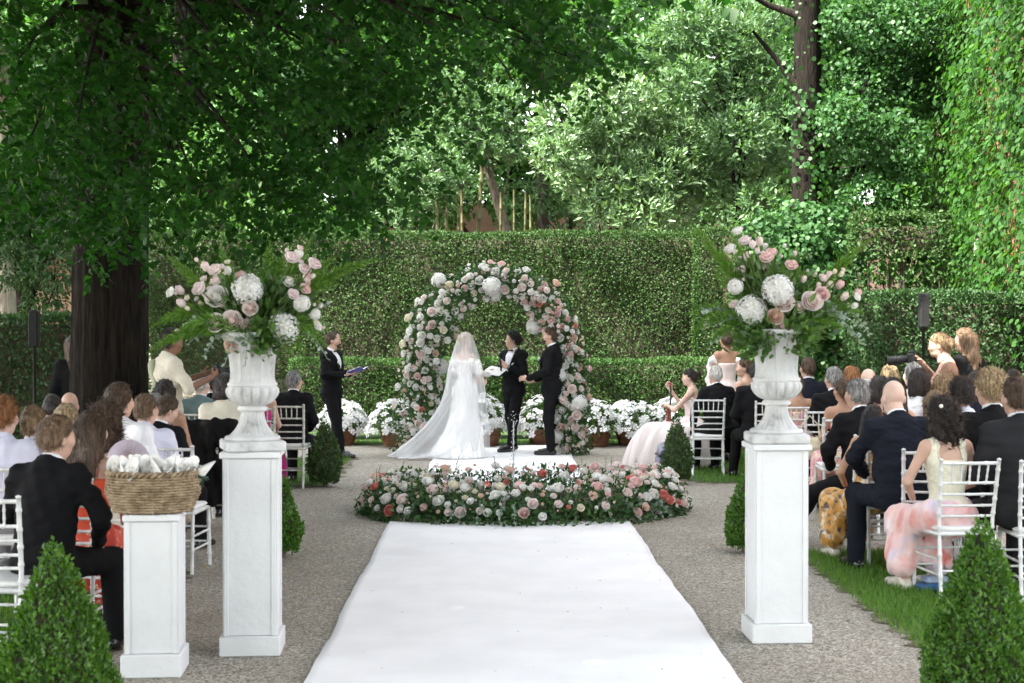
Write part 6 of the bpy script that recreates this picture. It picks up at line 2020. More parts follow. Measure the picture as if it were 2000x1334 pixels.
# bride: her back three quarters to us
BYb = 20.4; bxb = sx(908, BYb)
br = empty('person', (bxb, BYb, .016), R(-38), 'bride in white off shoulder gown under a long veil', 'person')
br.scale = (.93,) * 3
B = SDF(.05)
B.ell((0, 0, 1.02), (.165, .12, .13)); B.ell((0, 0, 1.20), (.108, .083, .14)); B.ell((0, 0, 1.37), (.136, .098, .15))
B.ell((-.06, .085, 1.36), (.055, .05, .055)); B.ell((.06, .085, 1.36), (.055, .05, .055))
B.cap((-.12, -.01, 1.475), (.12, -.01, 1.475), .05); B.cap((0, -.012, 1.49), (0, 0, 1.56), .06, .046); B.cap((0, -.004, 1.53), (0, .018, 1.64), .043)
el = {-1: (-.22, .06, 1.20), 1: (.22, .05, 1.20)}; wr = {-1: (-.10, .30, 1.10), 1: (.14, .30, 1.08)}
for q in (-1, 1):
    B.cap((q * .15, 0, 1.465), el[q], .042, .035); B.cap(el[q], wr[q], .034, .025, k=.025)
    B.cap((q * .09, 0, .95), (q * .09, .02, .5), .08, .056); B.cap((q * .09, .02, .5), (q * .09, 0, .08), .054, .036)
parts = [surface(B, .017)]
Hs = SDF(.022); Hd = (np.array([0, .012, 1.60]), rot('Z', R(-12)))
Hs.ell((0, .018, .135), (.070, .090, .092), Hd); Hs.ell((0, .048, .082), (.054, .058, .078), Hd); Hs.cap((0, .075, .025), (0, .08, .035), .026, None, Hd, .03); Hs.cap((0, .104, .108), (0, .115, .076), .007, .011, Hd, .014)
Hs.cap((0, 0, -.06), (0, .018, .06), .043, .043, Hd, .03)
parts.append(surface(Hs, .01))
for q in (-1, 1):
    hs = SDF(.006); hand_sdf(hs, wr[q], (-.5 * q, .8, .1), (-.8 * q, 0, .3), .9, -q); parts.append(surface(hs, .0055))
add_mesh('body', parts, skin_mat('pale'), br)
Hh = SDF(.03); Hh.ell((0, .012, .139), (.082, .102, .099), Hd); Hh.ell((0, -.04, .095), (.066, .06, .07), Hd); Hh.ell((0, -.085, .11), (.055, .045, .05), Hd)
Hh.cut(lambda p: (.160 + (p[:, 1] - .09) * .72 - p[:, 2]) * .8, Hd); Hh.noise = wavy(3, .005, 65)
add_mesh('hair', [surface(Hh, .01)], hair_mat('blond'), br)
gown = cloth('bridal_satin', (.80, .79, .77), .55, .2, .03, .08)
G = SDF(.06); G.ell((0, 0, 1.02), (.180, .137, .14)); G.ell((0, 0, 1.2), (.122, .098, .15)); G.ell((0, 0, 1.36), (.149, .112, .15)); G.ell((0, .075, 1.36), (.12, .06, .06))
G.cut(lambda p: p[:, 2] - 1.42); G.noise = wavy(8, .003, 30)
add_mesh('bodice', [surface(G, .014)], gown, br)
G = SDF(.10); G.ell((0, 0, 1.0), (.185, .142, .14)); G.cap((0, 0, .95), (0, -.02, .35), .16, .26); G.cap((0, -.03, .35), (0, -.12, .0), .27, .42)
G.noise = wavy(18, .022, 17, (1.3, 1.3, .12)); G.cut(lambda p: .004 - p[:, 2])
add_mesh('skirt', [surface(G, .018)], gown, br)
G = SDF(.03)                                             # off-shoulder frill
for q in (-1, 1):
    G.cap((0, -.105, 1.40), (q * .17, -.06, 1.40), .034, .04); G.cap((q * .17, -.06, 1.40), (q * .195, .03, 1.37), .045, .055); G.cap((q * .195, .03, 1.37), (q * .1, .13, 1.39), .05, .03)
    G.cap((q * .195, .03, 1.38), (q * .215, .05, 1.27), .055, .07)
G.noise = wavy(28, .012, 48)
add_mesh('frill', [surface(G, .014)], gown, br)
# veil
m, nt, out = new_mat('tulle_veil'); L = nt.links.new
tr = nd(nt, 'ShaderNodeBsdfTransparent'); df = nd(nt, 'ShaderNodeBsdfDiffuse'); df.inputs[0].default_value = (.86, .87, .90, 1); tl = nd(nt, 'ShaderNodeBsdfTranslucent'); tl.inputs[0].default_value = (.86, .87, .90, 1)
m1 = nd(nt, 'ShaderNodeMixShader'); m1.inputs[0].default_value = .4; L(df.outputs[0], m1.inputs[1]); L(tl.outputs[0], m1.inputs[2])
m2 = nd(nt, 'ShaderNodeMixShader'); m2.inputs[0].default_value = .42; L(tr.outputs[0], m2.inputs[1]); L(m1.outputs[0], m2.inputs[2]); L(m2.outputs[0], out.inputs[0])
nu, nv = 90, 60
V = []
ca, sa = cos(-R(-38)), sin(-R(-38))
for j in range(nv):
    t = j / (nv - 1); z = 1.845 - 1.835 * t ** 1.12
    for i in range(nu):
        u = -1 + 2 * i / (nu - 1)                        # wraps round the back; open in front
        ph = u * R(128)
        # head cap then widening fall
        hr = .105 * min(1, math.sqrt(max(0, t) / .05)) if t < .05 else .105 + .46 * min(t - .05, .28) + .24 * max(0, t - .33) + .2 * max(0, t - .55) ** 1.6
        x = hr * sin(ph) * 1.05; y = -hr * cos(ph)
        # the train drifts to the viewer's left
        tr_ = max(0, t - .45) ** 2.2 * 2.5
        wx = -tr_ * (.50 + .5 * cos(ph * .7 + .7)) ; wy = -tr_ * .16
        lx = ca * wx - sa * wy; ly = sa * wx + ca * wy
        fold = .016 * sin(ph * 17) * min(1, t * 3) + .026 * sin(ph * 9 + 1.2) * t
        rr = 1 + fold / max(hr, .08)
        V.append((x * rr + lx, y * rr + .012 + ly, max(z, .012 + .008 * (1 + sin(ph * 17)))))
Q = [(j * nu + i, j * nu + i + 1, (j + 1) * nu + i + 1, (j + 1) * nu + i) for j in range(nv - 1) for i in range(nu - 1)]
link('veil', make_mesh('veil', V, np.array(Q), m, True), br)
# train of the veil lying on the floor to the left
V = []; nu, nv = 40, 26
for j in range(nv):
    t = j / (nv - 1)
    for i in range(nu):
        u = i / (nu - 1)
        x = -.12 - .80 * t - .06 * sin(u * 9) * t; y = -.28 + .62 * (u - .5) * (1 - .45 * t) * 1.5 - .05 * t
        z = .55 * math.exp(-t * 5.0) * (1 - .5 * (u - .5) ** 2 * 4) + .014 + .012 * abs(sin(u * 22 + t * 4))
        V.append((ca * x - sa * y, sa * x + ca * y, z))
Q = [(j * nu + i, j * nu + i + 1, (j + 1) * nu + i + 1, (j + 1) * nu + i) for j in range(nv - 1) for i in range(nu - 1)]
link('train', make_mesh('veil_train', V, np.array(Q), m, True), br)
bq = empty('bouquet', at_local(br, (.03, .40, 1.10)), 0, 'white flower bouquet with trailing green stems held by the bride', 'bouquet')
for k in range(7):
    o = link('rose', ROSE_S['white'][k % 2], bq, (random.gauss(0, .045), random.gauss(0, .045), .06 + random.uniform(0, .05)), scale=.042); aim(o, (random.gauss(0, .5), -.5, 1))
for k in range(6): leafy_stem(bq, (0, 0, .03), (random.gauss(0, .07), random.gauss(0, .06), random.choice([-.22, .14, -.15])), .05, .06, lance_leaf(.3), green_m, 'leafy_stem', .03)

# reader standing at the side
RY_ = 20.6; rdx = sx(648, RY_)
rd = person('man in black tuxedo reading from an open folder beside the front row', (rdx, RY_, .002), R(-112), 'stand', .975, hyaw=R(18), skin='light', hair=('fade', 'brown'), beard='brown', outfit='suit', col='black', vopen=True, face=True, res=.018,
            arms={1: ((.25, .02, 1.17), (.10, .28, 1.17)), -1: ((-.25, .02, 1.17), (-.10, .28, 1.17))}, hands={1: ((-.4, .8, .1), (0, 0, 1), .5, -1), -1: ((.4, .8, .1), (0, 0, 1), .5, 1)},
            legs={-1: ((-.12, .02, .50), (-.16, -.04, .09), (-.2, .10, .03)), 1: ((.12, .14, .50), (.16, .24, .09), (.19, .40, .03))})
boutonniere(rd, (.10, .165, 1.34), 'white flower pinned on the standing reader\'s lapel')
fo = empty('folder', at_local(rd, (0, .42, 1.20)), R(-112), 'open purple folder with white pages in the reader\'s hands', 'folder')
pur = plain_mat('purple_cover', (.10, .09, .34), .5)
for sg in (-1, 1):
    mb = MB(); mb.box((sg * .075, 0, 0), (.148, .21, .006), .001); o = mb.build('cover', pur, fo, False); o.rotation_euler = (R(22), -sg * R(16), 0)
    mb = MB(); mb.box((sg * .075, 0, .007), (.138, .20, .005), .001); o = mb.build('page', paper_m, fo, False); o.rotation_euler = (R(22), -sg * R(16), 0)

# ------------------------------------------------------------------ seated guests on the right
GR, GL = 'guests seated beside the grass', 'guests seated under the big tree'
floral1 = pattern_mat('dress_pink_print', (.74, .50, .48), [(.82, .74, .72), (.64, .20, .17), (.58, .50, .62)], 5.0, thr=.50, soft=.22)
floral2 = pattern_mat('dress_ochre_print', (.46, .22, .03), [(.70, .62, .48), (.05, .03, .03), (.60, .30, .05)], 11, soft=.14)
floral3 = pattern_mat('dress_rose_print', (.66, .40, .36), [(.52, .14, .24), (.70, .55, .38), (.62, .25, .30)], 9)
floral4 = pattern_mat('dress_red_dots', (.50, .045, .02), [(.72, .55, .35)], 42, thr=.62)
ivory_m = cloth('ivory_knit', (.66, .63, .50), .9, .2, .08, .6)

# nearest: curly haired woman
Y = 9.85
person('woman with dark curly hair in ivory top and pink floral skirt', (sx(1856, Y), Y, .008), R(6), 'sit', top_scale(782, Y), 'f', lean=.10, hyaw=R(14), skin='light', hair=('curly', 'dark'), outfit='top', dress=(ivory_m, floral1), res=.0135, group=GR, shoe='tan',
       arms={-1: ((-.275, .06, .80), (-.16, .25, .66)), 1: ((.26, .08, .80), (.10, .30, .68))}, legs={-1: ((-.19, .40, .50), (-.22, .26, .09), (-.25, .40, .03)), 1: ((.08, .44, .50), (.02, .30, .09), (0, .44, .03))})
chair(sx(1868, Y), Y - .0, R(5), 'white chair of the curly haired woman with pearl clip')
pearl = MB(); pearl.lathe([(.001, -.014), (.010, -.010), (.014, 0), (.010, .010), (.001, .014)], 14)
pp = at(1842, 794, Y - .145)
o = pearl.build('hair_clip', plain_mat('pearl', (.75, .72, .66), .25, .6), None, True, tuple(pp)); tag(o, 'round pearl clip in the dark curly hair', 'hair clip')
# bag and clutch under the chair
bg = empty('clutch_bag', (sx(1832, 9.95), 10.05, .008), .3, 'small blue clutch lying on the grass under the chair', 'bag')
mb = MB(); mb.box((0, 0, .025), (.24, .13, .05), .012); flat_shade_sharp(mb.build('body', plain_mat('blue_leather', (.04, .12, .34), .35, .5), bg))
mb = MB(); mb.box((.02, -.01, .075), (.17, .10, .045), .012); flat_shade_sharp(mb.build('pouch', plain_mat('pale_blue', (.30, .38, .52), .5), bg))
mb = MB(); mb.box((.02, -.0625, .085), (.10, .008, .012), .002); flat_shade_sharp(mb.build('clasp', plain_mat('silver', (.7, .7, .7), .3, .5, .9), bg))
Y = 9.75
person('man in charcoal suit with brown hair at the picture edge beside the clipped cone', (sx(1998, Y), Y, .008), 0, 'sit', top_scale(742, Y), lean=.05, hyaw=R(10), skin='light', hair=('short', 'brown'), col='charcoal', res=.0145, group=GR)
chair(sx(2032, Y), Y - .02, R(-2), 'white chair cut by the picture edge beside the clipped cone')
Y = 10.65
person('bald man in dark navy suit leaning on his knees', (sx(1764, Y), Y, .008), R(6), 'sit', top_scale(746, Y, 1.38), lean=.15, skin='pale', hair=('bald', 'brown'), col='navy', belly=.5, res=.0145, group=GR,
       arms={-1: ((-.27, .22, .82), (-.10, .45, .66)), 1: ((.27, .22, .82), (.08, .45, .66))}, legs={-1: ((-.20, .36, .54), (-.22, .30, .09), (-.24, .44, .03)), 1: ((.16, .42, .52), (.17, .40, .09), (.18, .54, .03))}, hpitch=.05)
chair(sx(1806, Y), Y - .02, R(-4), 'white chair behind the bald man in navy')
Y = 10.6
person('man with wavy blond hair in black suit', (sx(1943, Y), Y, .008), R(4), 'sit', top_scale(728, Y), hyaw=R(12), skin='light', hair=('tousled', 'blond'), col='black', res=.0145, group=GR)
chair(sx(1950, Y), Y - .02, R(3), 'white chair under the wavy blond man')
Y = 11.25
person('woman with dark hair in ochre floral dress leaning to the aisle', (sx(1700, Y), Y, .008), R(10), 'sit', top_scale(796, Y), 'f', lean=.14, side=.12, hyaw=R(-25), skin='tan', hair=('longup', 'black'), outfit='dress', dress=(floral2, floral2), res=.0145, group=GR, shoe='tan',
       arms={-1: ((-.26, .02, .80), (-.12, .24, .66)), 1: ((.25, .05, .80), (.10, .28, .66))}, legs={-1: ((-.18, .40, .50), (-.20, .30, .09), (-.22, .42, .03)), 1: ((.06, .44, .50), (.05, .36, .09), (.05, .5, .03))})
chair(sx(1736, Y), Y, R(-3), 'white chair of the woman in the ochre floral dress')
Y = 11.4
person('dark haired man in white shirt between two dark suits', (sx(1885, Y), Y, .008), 0, 'sit', top_scale(743, Y), hyaw=R(14), skin='light', hair=('tousled', 'dark'), outfit='shirt', col='lavender', pants='grey', res=.016, group=GR)
person('woman with straight sandy hair hidden behind the curly haired woman', (sx(1832, Y), Y, .008), 0, 'sit', top_scale(768, Y), 'f', hyaw=R(-6), skin='light', hair=('long', 'sandy'), outfit='dress', dress=(CL('ivory'), CL('ivory')), group=GR, res=.018)
Y = 12.0
person('grey haired man in black suit stretching his leg to the aisle', (sx(1690, Y), Y, .008), R(12), 'sit', top_scale(744, Y), lean=.12, hyaw=R(16), skin='light', hair=('short', 'grey'), col='black', res=.0145, group=GR,
       arms={-1: ((-.30, .05, .80), (-.16, .30, .64)), 1: ((.27, .08, .80), (.10, .36, .64))}, legs={-1: ((-.30, .34, .42), (-.42, .52, .08), (-.46, .66, .03)), 1: ((.14, .44, .50), (.15, .44, .09), (.15, .58, .03))})
chair(sx(1702, Y), Y, R(2), 'white chair of the grey haired man')
Y = 12.9
person('woman with long black hair beside the bald man', (sx(1748, Y), Y, .008), 0, 'sit', top_scale(742, Y), 'f', hyaw=R(10), skin='tan', hair=('long', 'black'), outfit='dress', dress=(CL('black'), CL('black')), group=GR)
person('woman with short dark hair two rows behind the bald man', (sx(1722, Y + .6), Y + .6, .008), 0, 'sit', top_scale(738, Y + .6), 'f', skin='light', hair=('bob', 'dark'), outfit='dress', dress=(CL('navy'), CL('navy')), group=GR)
Y = 13.1
person('woman with curly sandy hair in front of the standing photographers', (sx(1850, Y), Y, .008), 0, 'sit', top_scale(736, Y), 'f', skin='light', hair=('curly', 'sandy'), outfit='dress', dress=(CL('cream'), CL('cream')), group=GR)
person('dark haired woman in white jacket behind the bald man', (sx(1800, Y + .2), Y + .2, .008), 0, 'sit', top_scale(724, Y + .2), 'f', hyaw=R(12), skin='light', hair=('bob', 'dark'), outfit='blazer', col='white', pants='white', group=GR)
person('brown bald man below the photographer with the camera', (sx(1860, Y + .7), Y + .7, .008), 0, 'sit', top_scale(708, Y + .7), skin='brown', hair=('bald', 'dark'), col='charcoal', group=GR)
person('man with cropped dark hair by the hedge near the blond man', (sx(1912, Y + .4), Y + .4, .008), 0, 'sit', top_scale(726, Y + .4), skin='light', hair=('cropped', 'dark'), col='navy', group=GR)
person('dark haired man at the picture edge by the hedge', (sx(1985, Y + .3), Y + .3, .008), 0, 'sit', top_scale(726, Y + .3), skin='light', hair=('short', 'dark'), col='black', group=GR)
Y = 14.2
person('woman with brown half ponytail and bare shoulders', (sx(1650, Y), Y, .008), 0, 'sit', top_scale(742, Y), 'f', hyaw=R(14), skin='tan', hair=('ponytail', 'brown'), outfit='dress', dress=(floral3, floral3), group=GR, res=.018)
chair(sx(1642, Y), Y, R(-3), 'white chair of the woman with the brown half ponytail')
person('white haired man with a bald crown in the crowd', (sx(1700, Y + .8), Y + .8, .008), 0, 'sit', top_scale(722, Y + .8), skin='pale', hair=('fringe', 'white'), col='charcoal', group=GR)
person('silver haired woman with a messy updo', (sx(1788, Y + .5), Y + .5, .008), 0, 'sit', top_scale(710, Y + .5), 'f', hyaw=R(10), skin='pale', hair=('updo', 'grey'), outfit='blazer', col='ivory', pants='ivory', group=GR)
Y = 15.6
person('man with dark grey hair in black suit and white collar', (sx(1632, Y), Y, .008), 0, 'sit', top_scale(720, Y), hyaw=R(16), skin='light', hair=('short', 'grey'), col='black', group=GR)
chair(sx(1600, Y - .05), Y - .05, R(2), 'white chair with a cream handbag hanging on it')
person('woman with reddish brown hair in the back of the crowd', (sx(1667, Y + .4), Y + .4, .008), 0, 'sit', top_scale(718, Y + .4), 'f', skin='light', hair=('bob', 'red'), outfit='dress', dress=(CL('green'), CL('green')), group=GR)
person('woman with straight blonde bob in the back of the crowd', (sx(1742, Y + .4), Y + .4, .008), 0, 'sit', top_scale(716, Y + .4), 'f', skin='light', hair=('bob', 'blond'), outfit='dress', dress=(CL('black'), CL('black')), group=GR)
Y = 16.4
person('woman with bare tanned shoulders half hidden by the urn', (sx(1560, Y), Y, .008), 0, 'sit', top_scale(735, Y), 'f', skin='tan', hair=('updo', 'brown'), outfit='strapless', dress=(floral3, floral3), group=GR,
       legs={-1: ((.02, .44, .50), (.08, .44, .09), (.08, .56, .03)), 1: ((.2, .42, .50), (.24, .42, .09), (.25, .56, .03))})
hb = empty('handbag', (sx(1583, 15.3), 15.3, .62), .1, 'cream handbag hanging from the back of a white chair', 'bag')
S_ = SDF(.02); S_.cap((-.13, 0, .0), (.13, 0, .0), .045, .045); S_.cap((-.11, 0, -.14), (.11, 0, -.14), .055); S_.cap((-.12, 0, -.07), (.12, 0, -.07), .05); S_.noise = wavy(4, .006, 30)
add_mesh('bag_body', [surface(S_, .014)], cloth('cream_leather', (.56, .50, .36), .5, .1), hb)
mb = MB(); mb.tube([(-.10, -.02, .03), (-.09, -.02, .16), (0, -.01, .26), (.09, -.02, .16), (.10, -.02, .03)], .008, 6); mb.build('handle', cloth('cream_leather', (.56, .50, .36)), hb)
Y = 17.3
person('man with neat brown hair in navy suit just past the urn', (sx(1581, Y), Y, .008), 0, 'sit', top_scale(700, Y), hyaw=R(10), skin='light', hair=('fade', 'brown'), col='navy', group=GR)
Y = 18.1
person('white haired man in tail coat on the front row white chair', (sx(1404, Y), Y, .008), R(14), 'sit', top_scale(716, Y), lean=.10, hyaw=R(-6), skin='light', hair=('cropped', 'white'), col='black', res=.016, group=GR, belly=.3,
       arms={-1: ((-.30, .06, .80), (-.24, .28, .60)), 1: ((.29, .06, .80), (.12, .30, .62))}, hands={-1: ((.1, .7, -.5), (.9, .2, 0), .5, -1)})
chair(sx(1383, Y - .05), Y - .05, R(-6), 'white front row chair of the white haired man in tail coat', scale=1.0)
person('man with dark hair in black suit half behind the urn in the front row', (sx(1478, Y - .7), Y - .7, .008), 0, 'sit', top_scale(712, Y - .7), skin='tan', hair=('short', 'black'), col='black', group=GR,
       legs={-1: ((-.16, .38, .50), (-.22, .34, .09), (-.26, .48, .03)), 1: ((.14, .44, .50), (.15, .44, .09), (.15, .58, .03))})
chair(sx(1500, Y - .75), Y - .75, R(3), 'white chair half behind the urn in the front row')
person('woman in profile with brown hair tied back near the urn', (sx(1458, Y + 1.2), Y + 1.2, .008), R(40), 'sit', top_scale(702, Y + 1.2), 'f', hyaw=R(45), skin='light', hair=('bun', 'brown'), outfit='dress', dress=(CL('black'), CL('black')), group=GR, face=True)

# musicians
Y = 19.3
vp = person('violinist in pink tulle gown lifting her arm to the instrument', (sx(1352, Y), Y, .008), R(70), 'sit', top_scale(722, Y), 'f', hyaw=R(10), hpitch=.1, skin='pale', hair=('bun', 'dark'), outfit='strapless', dress=(CL('blush'), CL('blush')), res=.017, face=True,
            arms={1: ((.22, .20, .84), (.10, .34, 1.08)), -1: ((-.22, .20, .80), (-.05, .36, .86))}, hands={1: ((-.2, .4, .8), (-.8, -.4, 0), 1.0, 1), -1: ((.6, .5, .1), (0, 0, -1), .8, -1)})
vio = empty('violin', at_local(vp, (.06, .36, .98)), R(70), 'dark red violin held upright by the musician', 'violin')
vwood = noise_mat('violin_varnish', (.16, .02, .015), (.28, .05, .03), 12, .2, spec=.6)
S_ = SDF(.02); S_.ell((0, 0, -.30), (.10, .025, .08)); S_.ell((0, 0, -.17), (.08, .023, .07)); S_.cap((0, 0, -.3), (0, 0, -.17), .05, None)
S_.cut(lambda p: np.abs(p[:, 1]) - .020)
add_mesh('violin_body', [surface(S_, .01)], vwood, vio)
mb = MB(); mb.tube([(0, -.025, -.12), (0, -.03, .10), (0, -.025, .14)], [.012, .010, .008], 6); mb.build('neck', black_m, vio)
mb = MB(); mb.tube([(0, -.02, .14), (0, -.03, .17), (0, -.015, .185), (0, -.005, .175)], [.010, .013, .012, .008], 8); mb.build('scroll', vwood, vio)
# gown of tulle
tulle = empty('tulle_skirt', (sx(1322, 19.1), 19.1, 0), 0, 'cloud of pale pink tulle spread on the ground beside the violinist', 'gown')
m, nt, out = new_mat('pink_tulle'); L = nt.links.new
tr = nd(nt, 'ShaderNodeBsdfTransparent'); df = nd(nt, 'ShaderNodeBsdfDiffuse'); df.inputs[0].default_value = (.93, .87, .86, 1); tl = nd(nt, 'ShaderNodeBsdfTranslucent'); tl.inputs[0].default_value = (.93, .87, .86, 1)
m1 = nd(nt, 'ShaderNodeMixShader'); m1.inputs[0].default_value = .4; L(df.outputs[0], m1.inputs[1]); L(tl.outputs[0], m1.inputs[2])
m2 = nd(nt, 'ShaderNodeMixShader'); m2.inputs[0].default_value = .75; L(tr.outputs[0], m2.inputs[1]); L(m1.outputs[0], m2.inputs[2]); L(m2.outputs[0], out.inputs[0])
for lay in range(5):
    nu, nv = 110, 22; V = []
    for j in range(nv):
        t = j / (nv - 1)
        for i in range(nu):
            a = 2 * pi * i / nu
            rr = (.16 + (.46 - .05 * lay) * t ** .6) * (1 + (.05 + .05 * t) * sin(a * (13 + 2 * lay) + lay) + .05 * sin(a * 7 + t * 5 + lay))
            z = (.54 - .05 * lay) * (1 - t ** 3.0) + .015 + .03 * sin(a * 11 + lay * 2) * t * (1 - t) * 3
            ed = .03 * t * t * sin(a * (37 + 3 * lay)); V.append(((rr + ed) * cos(a) * .85 - .10 * t, (rr + ed) * sin(a) * .8, max(.012, z + .5 * ed)))
    Q = [(j * nu + i, j * nu + (i + 1) % nu, (j + 1) * nu + (i + 1) % nu, (j + 1) * nu + i) for j in range(nv - 1) for i in range(nu)]
    link('tulle_layer', make_mesh('tulle_layer', V, np.array(Q), m, True), tulle)
bp = person('bridesmaid with bare back and white ruffled stole standing past the front row', (sx(1420, 20.2), 20.2, .008), R(10), 'stand', .98, 'f', skin='tan', hair=('updo', 'brown'), outfit='strapless', dress=(CL('blush'), CL('blush')), res=.018)
ruf = empty('stole', (sx(1420, 20.18), 20.18, 1.22), 0, 'white ruffled stole around the standing bridesmaid', 'stole')
S_ = SDF(.04)
for q in (-1, 1): S_.cap((q * .17, -.02, .12), (q * .22, .03, -.08), .05, .062); S_.cap((q * .22, .03, -.08), (q * .22, .06, -.32), .062, .05)
S_.noise = wavy(44, .02, 42)
add_mesh('ruffle', [surface(S_, .016)], cloth('white_ruffle', (.78, .74, .72)), ruf)

# photographers by the hedge
Y = 14.6
pg = person('woman photographer in black tank top aiming a long lens camera', (sx(1868, Y), Y, .008), R(62), 'stand', .985, 'f', lean=.16, hyaw=R(6), hpitch=.05, skin='light', hair=('updo', 'sandy'), outfit='tank', dress=(CL('blackmatte'), CL('black'), 'pants'), face=True, res=.016,
            arms={1: ((.30, .18, 1.22), (.06, .34, 1.46)), -1: ((-.22, .24, 1.16), (-.03, .36, 1.40))}, hands={1: ((-.4, .5, .5), (0, -.2, -1), .9, 1), -1: ((.2, .6, .7), (.2, -.3, .8), .9, 1)})
def camera_body(loc, rz, lens, label, tilt=0):
    c = empty('camera_with_lens', loc, rz, label, 'camera'); c.rotation_euler = (tilt, 0, rz)
    mb = MB(); mb.box((0, 0, 0), (.145, .07, .10), .015); mb.box((0, -.005, .06), (.06, .06, .035), .01); flat_shade_sharp(mb.build('camera_body', black_m, c))
    mb = MB(); mb.tube([(0, .03, 0), (0, .07, 0), (0, .075, 0), (0, lens * .6, 0), (0, lens * .62, 0), (0, lens, 0)], [.036, .036, .040, .040, .046, .046], 20); le = flat_shade_sharp(mb.build('lens', black_m, c))
    mb = MB(); mb.tube([(0, lens, 0), (0, lens + .004, 0)], [.039, .038], 20); mb.build('front_glass', plain_mat('lens_glass', (.03, .03, .05), .05, .8), le)
    return c
camera_body(at_local(pg, (.01, .42, 1.50)), R(62), .24, 'black camera with long lens held by the woman photographer', R(-8))
person('woman with long brown hair in black top behind the photographer', (sx(1893, Y + .35), Y + .35, .008), R(30), 'stand', 1.0, 'f', hyaw=R(20), skin='light', hair=('long', 'lightbrown'), outfit='polo', col='blackmatte', pants='black', collar=False, res=.018)

# ------------------------------------------------------------------ guests on the left
Y = 7.95
person('man with short brown hair in black jacket nearest on the tree side', (sx(88, Y), Y, .008), R(-10), 'sit', top_scale(822, Y, 1.37), lean=.16, hyaw=R(-28), skin='light', hair=('short', 'lightbrown'), col='black', res=.0135, group=GL, arms={1: ((.30, .10, .82), (.16, .36, .62)), -1: ((-.27, .10, .82), (-.12, .36, .64))},
       legs={-1: ((-.16, .44, .50), (-.16, .44, .09), (-.16, .58, .03)), 1: ((.22, .42, .52), (.24, .40, .09), (.25, .54, .03))})
chair(sx(8, Y - .12), Y - .12, R(-5), 'white chair nearest the camera behind the black jacket')
bagl = MB(); bagl.box((0, 0, .06), (.20, .16, .12), .02)
o = bagl.build('gift_bag', pattern_mat('blue_white_print', (.70, .72, .78), [(.03, .06, .42)], 22, thr=.5), None, True, (sx(12, 8.1), 8.1, .01)); tag(flat_shade_sharp(o), 'small blue and white printed bag under the nearest chair', 'bag')
Y = 8.75
person('woman with long straight brown hair in red dotted dress', (sx(178, Y), Y, .008), R(-8), 'sit', top_scale(808, Y), 'f', hyaw=R(-12), skin='light', hair=('long', 'brown'), outfit='dress', dress=(CL('orange'), floral4), res=.0135, group=GL,
       legs={-1: ((-.06, .44, .50), (-.04, .42, .09), (-.03, .56, .03)), 1: ((.20, .40, .50), (.24, .34, .09), (.26, .46, .03))})
chair(sx(150, Y - .05), Y - .05, R(-6), 'white chair of the woman in the red dotted dress')
Y = 9.5
person('red haired man in white shirt at the picture edge', (sx(6, Y), Y, .008), 0, 'sit', top_scale(782, Y), hyaw=R(-16), skin='pale', hair=('tousled', 'red'), outfit='shirt', col='lavender', pants='grey', res=.016, group=GL)
person('woman with sandy updo and hair slide next to the red haired man', (sx(66, Y + .2), Y + .2, .008), 0, 'sit', top_scale(794, Y + .2), 'f', skin='light', hair=('updo', 'sandy'), outfit='blazer', col='lavender', pants='grey', res=.016, group=GL)
person('woman with curly brown hair and sunglasses on her head', (sx(207, Y + .2), Y + .2, .008), 0, 'sit', top_scale(792, Y + .2), 'f', skin='light', hair=('curly', 'brown'), outfit='dress', dress=(CL('cream'), CL('cream')), res=.016, group=GL)
gl = empty('sunglasses', (sx(203, 9.72), 9.72, at(0, 800, 9.70).z), 0, 'dark sunglasses pushed up on the curly brown hair', 'sunglasses')
for q in (-1, 1):
    mb = MB(); mb.lathe([(.001, -.002), (.026, -.002), (.026, .002), (.001, .002)], 14); o = mb.build('sunglass_lens', plain_mat('dark_lens', (.02, .015, .012), .1, .6), gl, True, (q * .035, .06, .02)); o.rotation_euler = (R(70), 0, 0)
    mb = MB(); mb.tube([(q * .065, .06, .02), (q * .082, -.02, .005), (q * .085, -.07, -.02)], .003, 5); mb.build('temple', black_m, gl)
Y = 10.3
person('tall man with brown hair in white shirt beside the fan', (sx(232, Y), Y, .008), 0, 'sit', top_scale(752, Y), hyaw=R(-22), skin='light', hair=('short', 'brown'), outfit='shirt', col='white', pants='grey', res=.015, group=GL)
Y = 10.9
person('man with short light brown hair in lavender shirt behind the basket', (sx(284, Y), Y, .008), 0, 'sit', top_scale(772, Y), hyaw=R(-18), skin='light', hair=('fade', 'lightbrown'), outfit='shirt', col='lavender', pants='navy', res=.015, group=GL)
chair(sx(345, Y + .1), Y + .1, R(-4), 'empty white chair showing behind the petal basket')
# hand fan
fan = empty('hand_fan', (sx(252, 9.15), 9.15, at(0, 902, 9.15).z), R(-8), 'pleated pale lilac hand fan held up among the guests', 'fan')
fan.scale = (.7,) * 3
mb = MB(); V = []; nfan = 22
for k in range(nfan + 1):
    a = R(12) + R(150) * k / nfan; dz = .016 * (k % 2)
    for rr in (.06, .20): V.append((-rr * cos(a), dz, rr * sin(a)))
mb.add(V, [(2 * k, 2 * k + 2, 2 * k + 3, 2 * k + 1) for k in range(nfan)]); mb.build('leaf_paper', plain_mat('lilac_paper', (.58, .52, .62), .7), fan, False)
for k in range(0, nfan + 1, 2):
    a = R(12) + R(150) * k / nfan; mb = MB(); mb.tube([(0, .004, 0), (-.06 * cos(a), .004, .06 * sin(a)), (-.2 * cos(a), .007, .2 * sin(a))], [.003, .004, .002], 5); mb.build('rib', plain_mat('pale_wood', (.50, .38, .26), .6), fan)
Y = 11.0
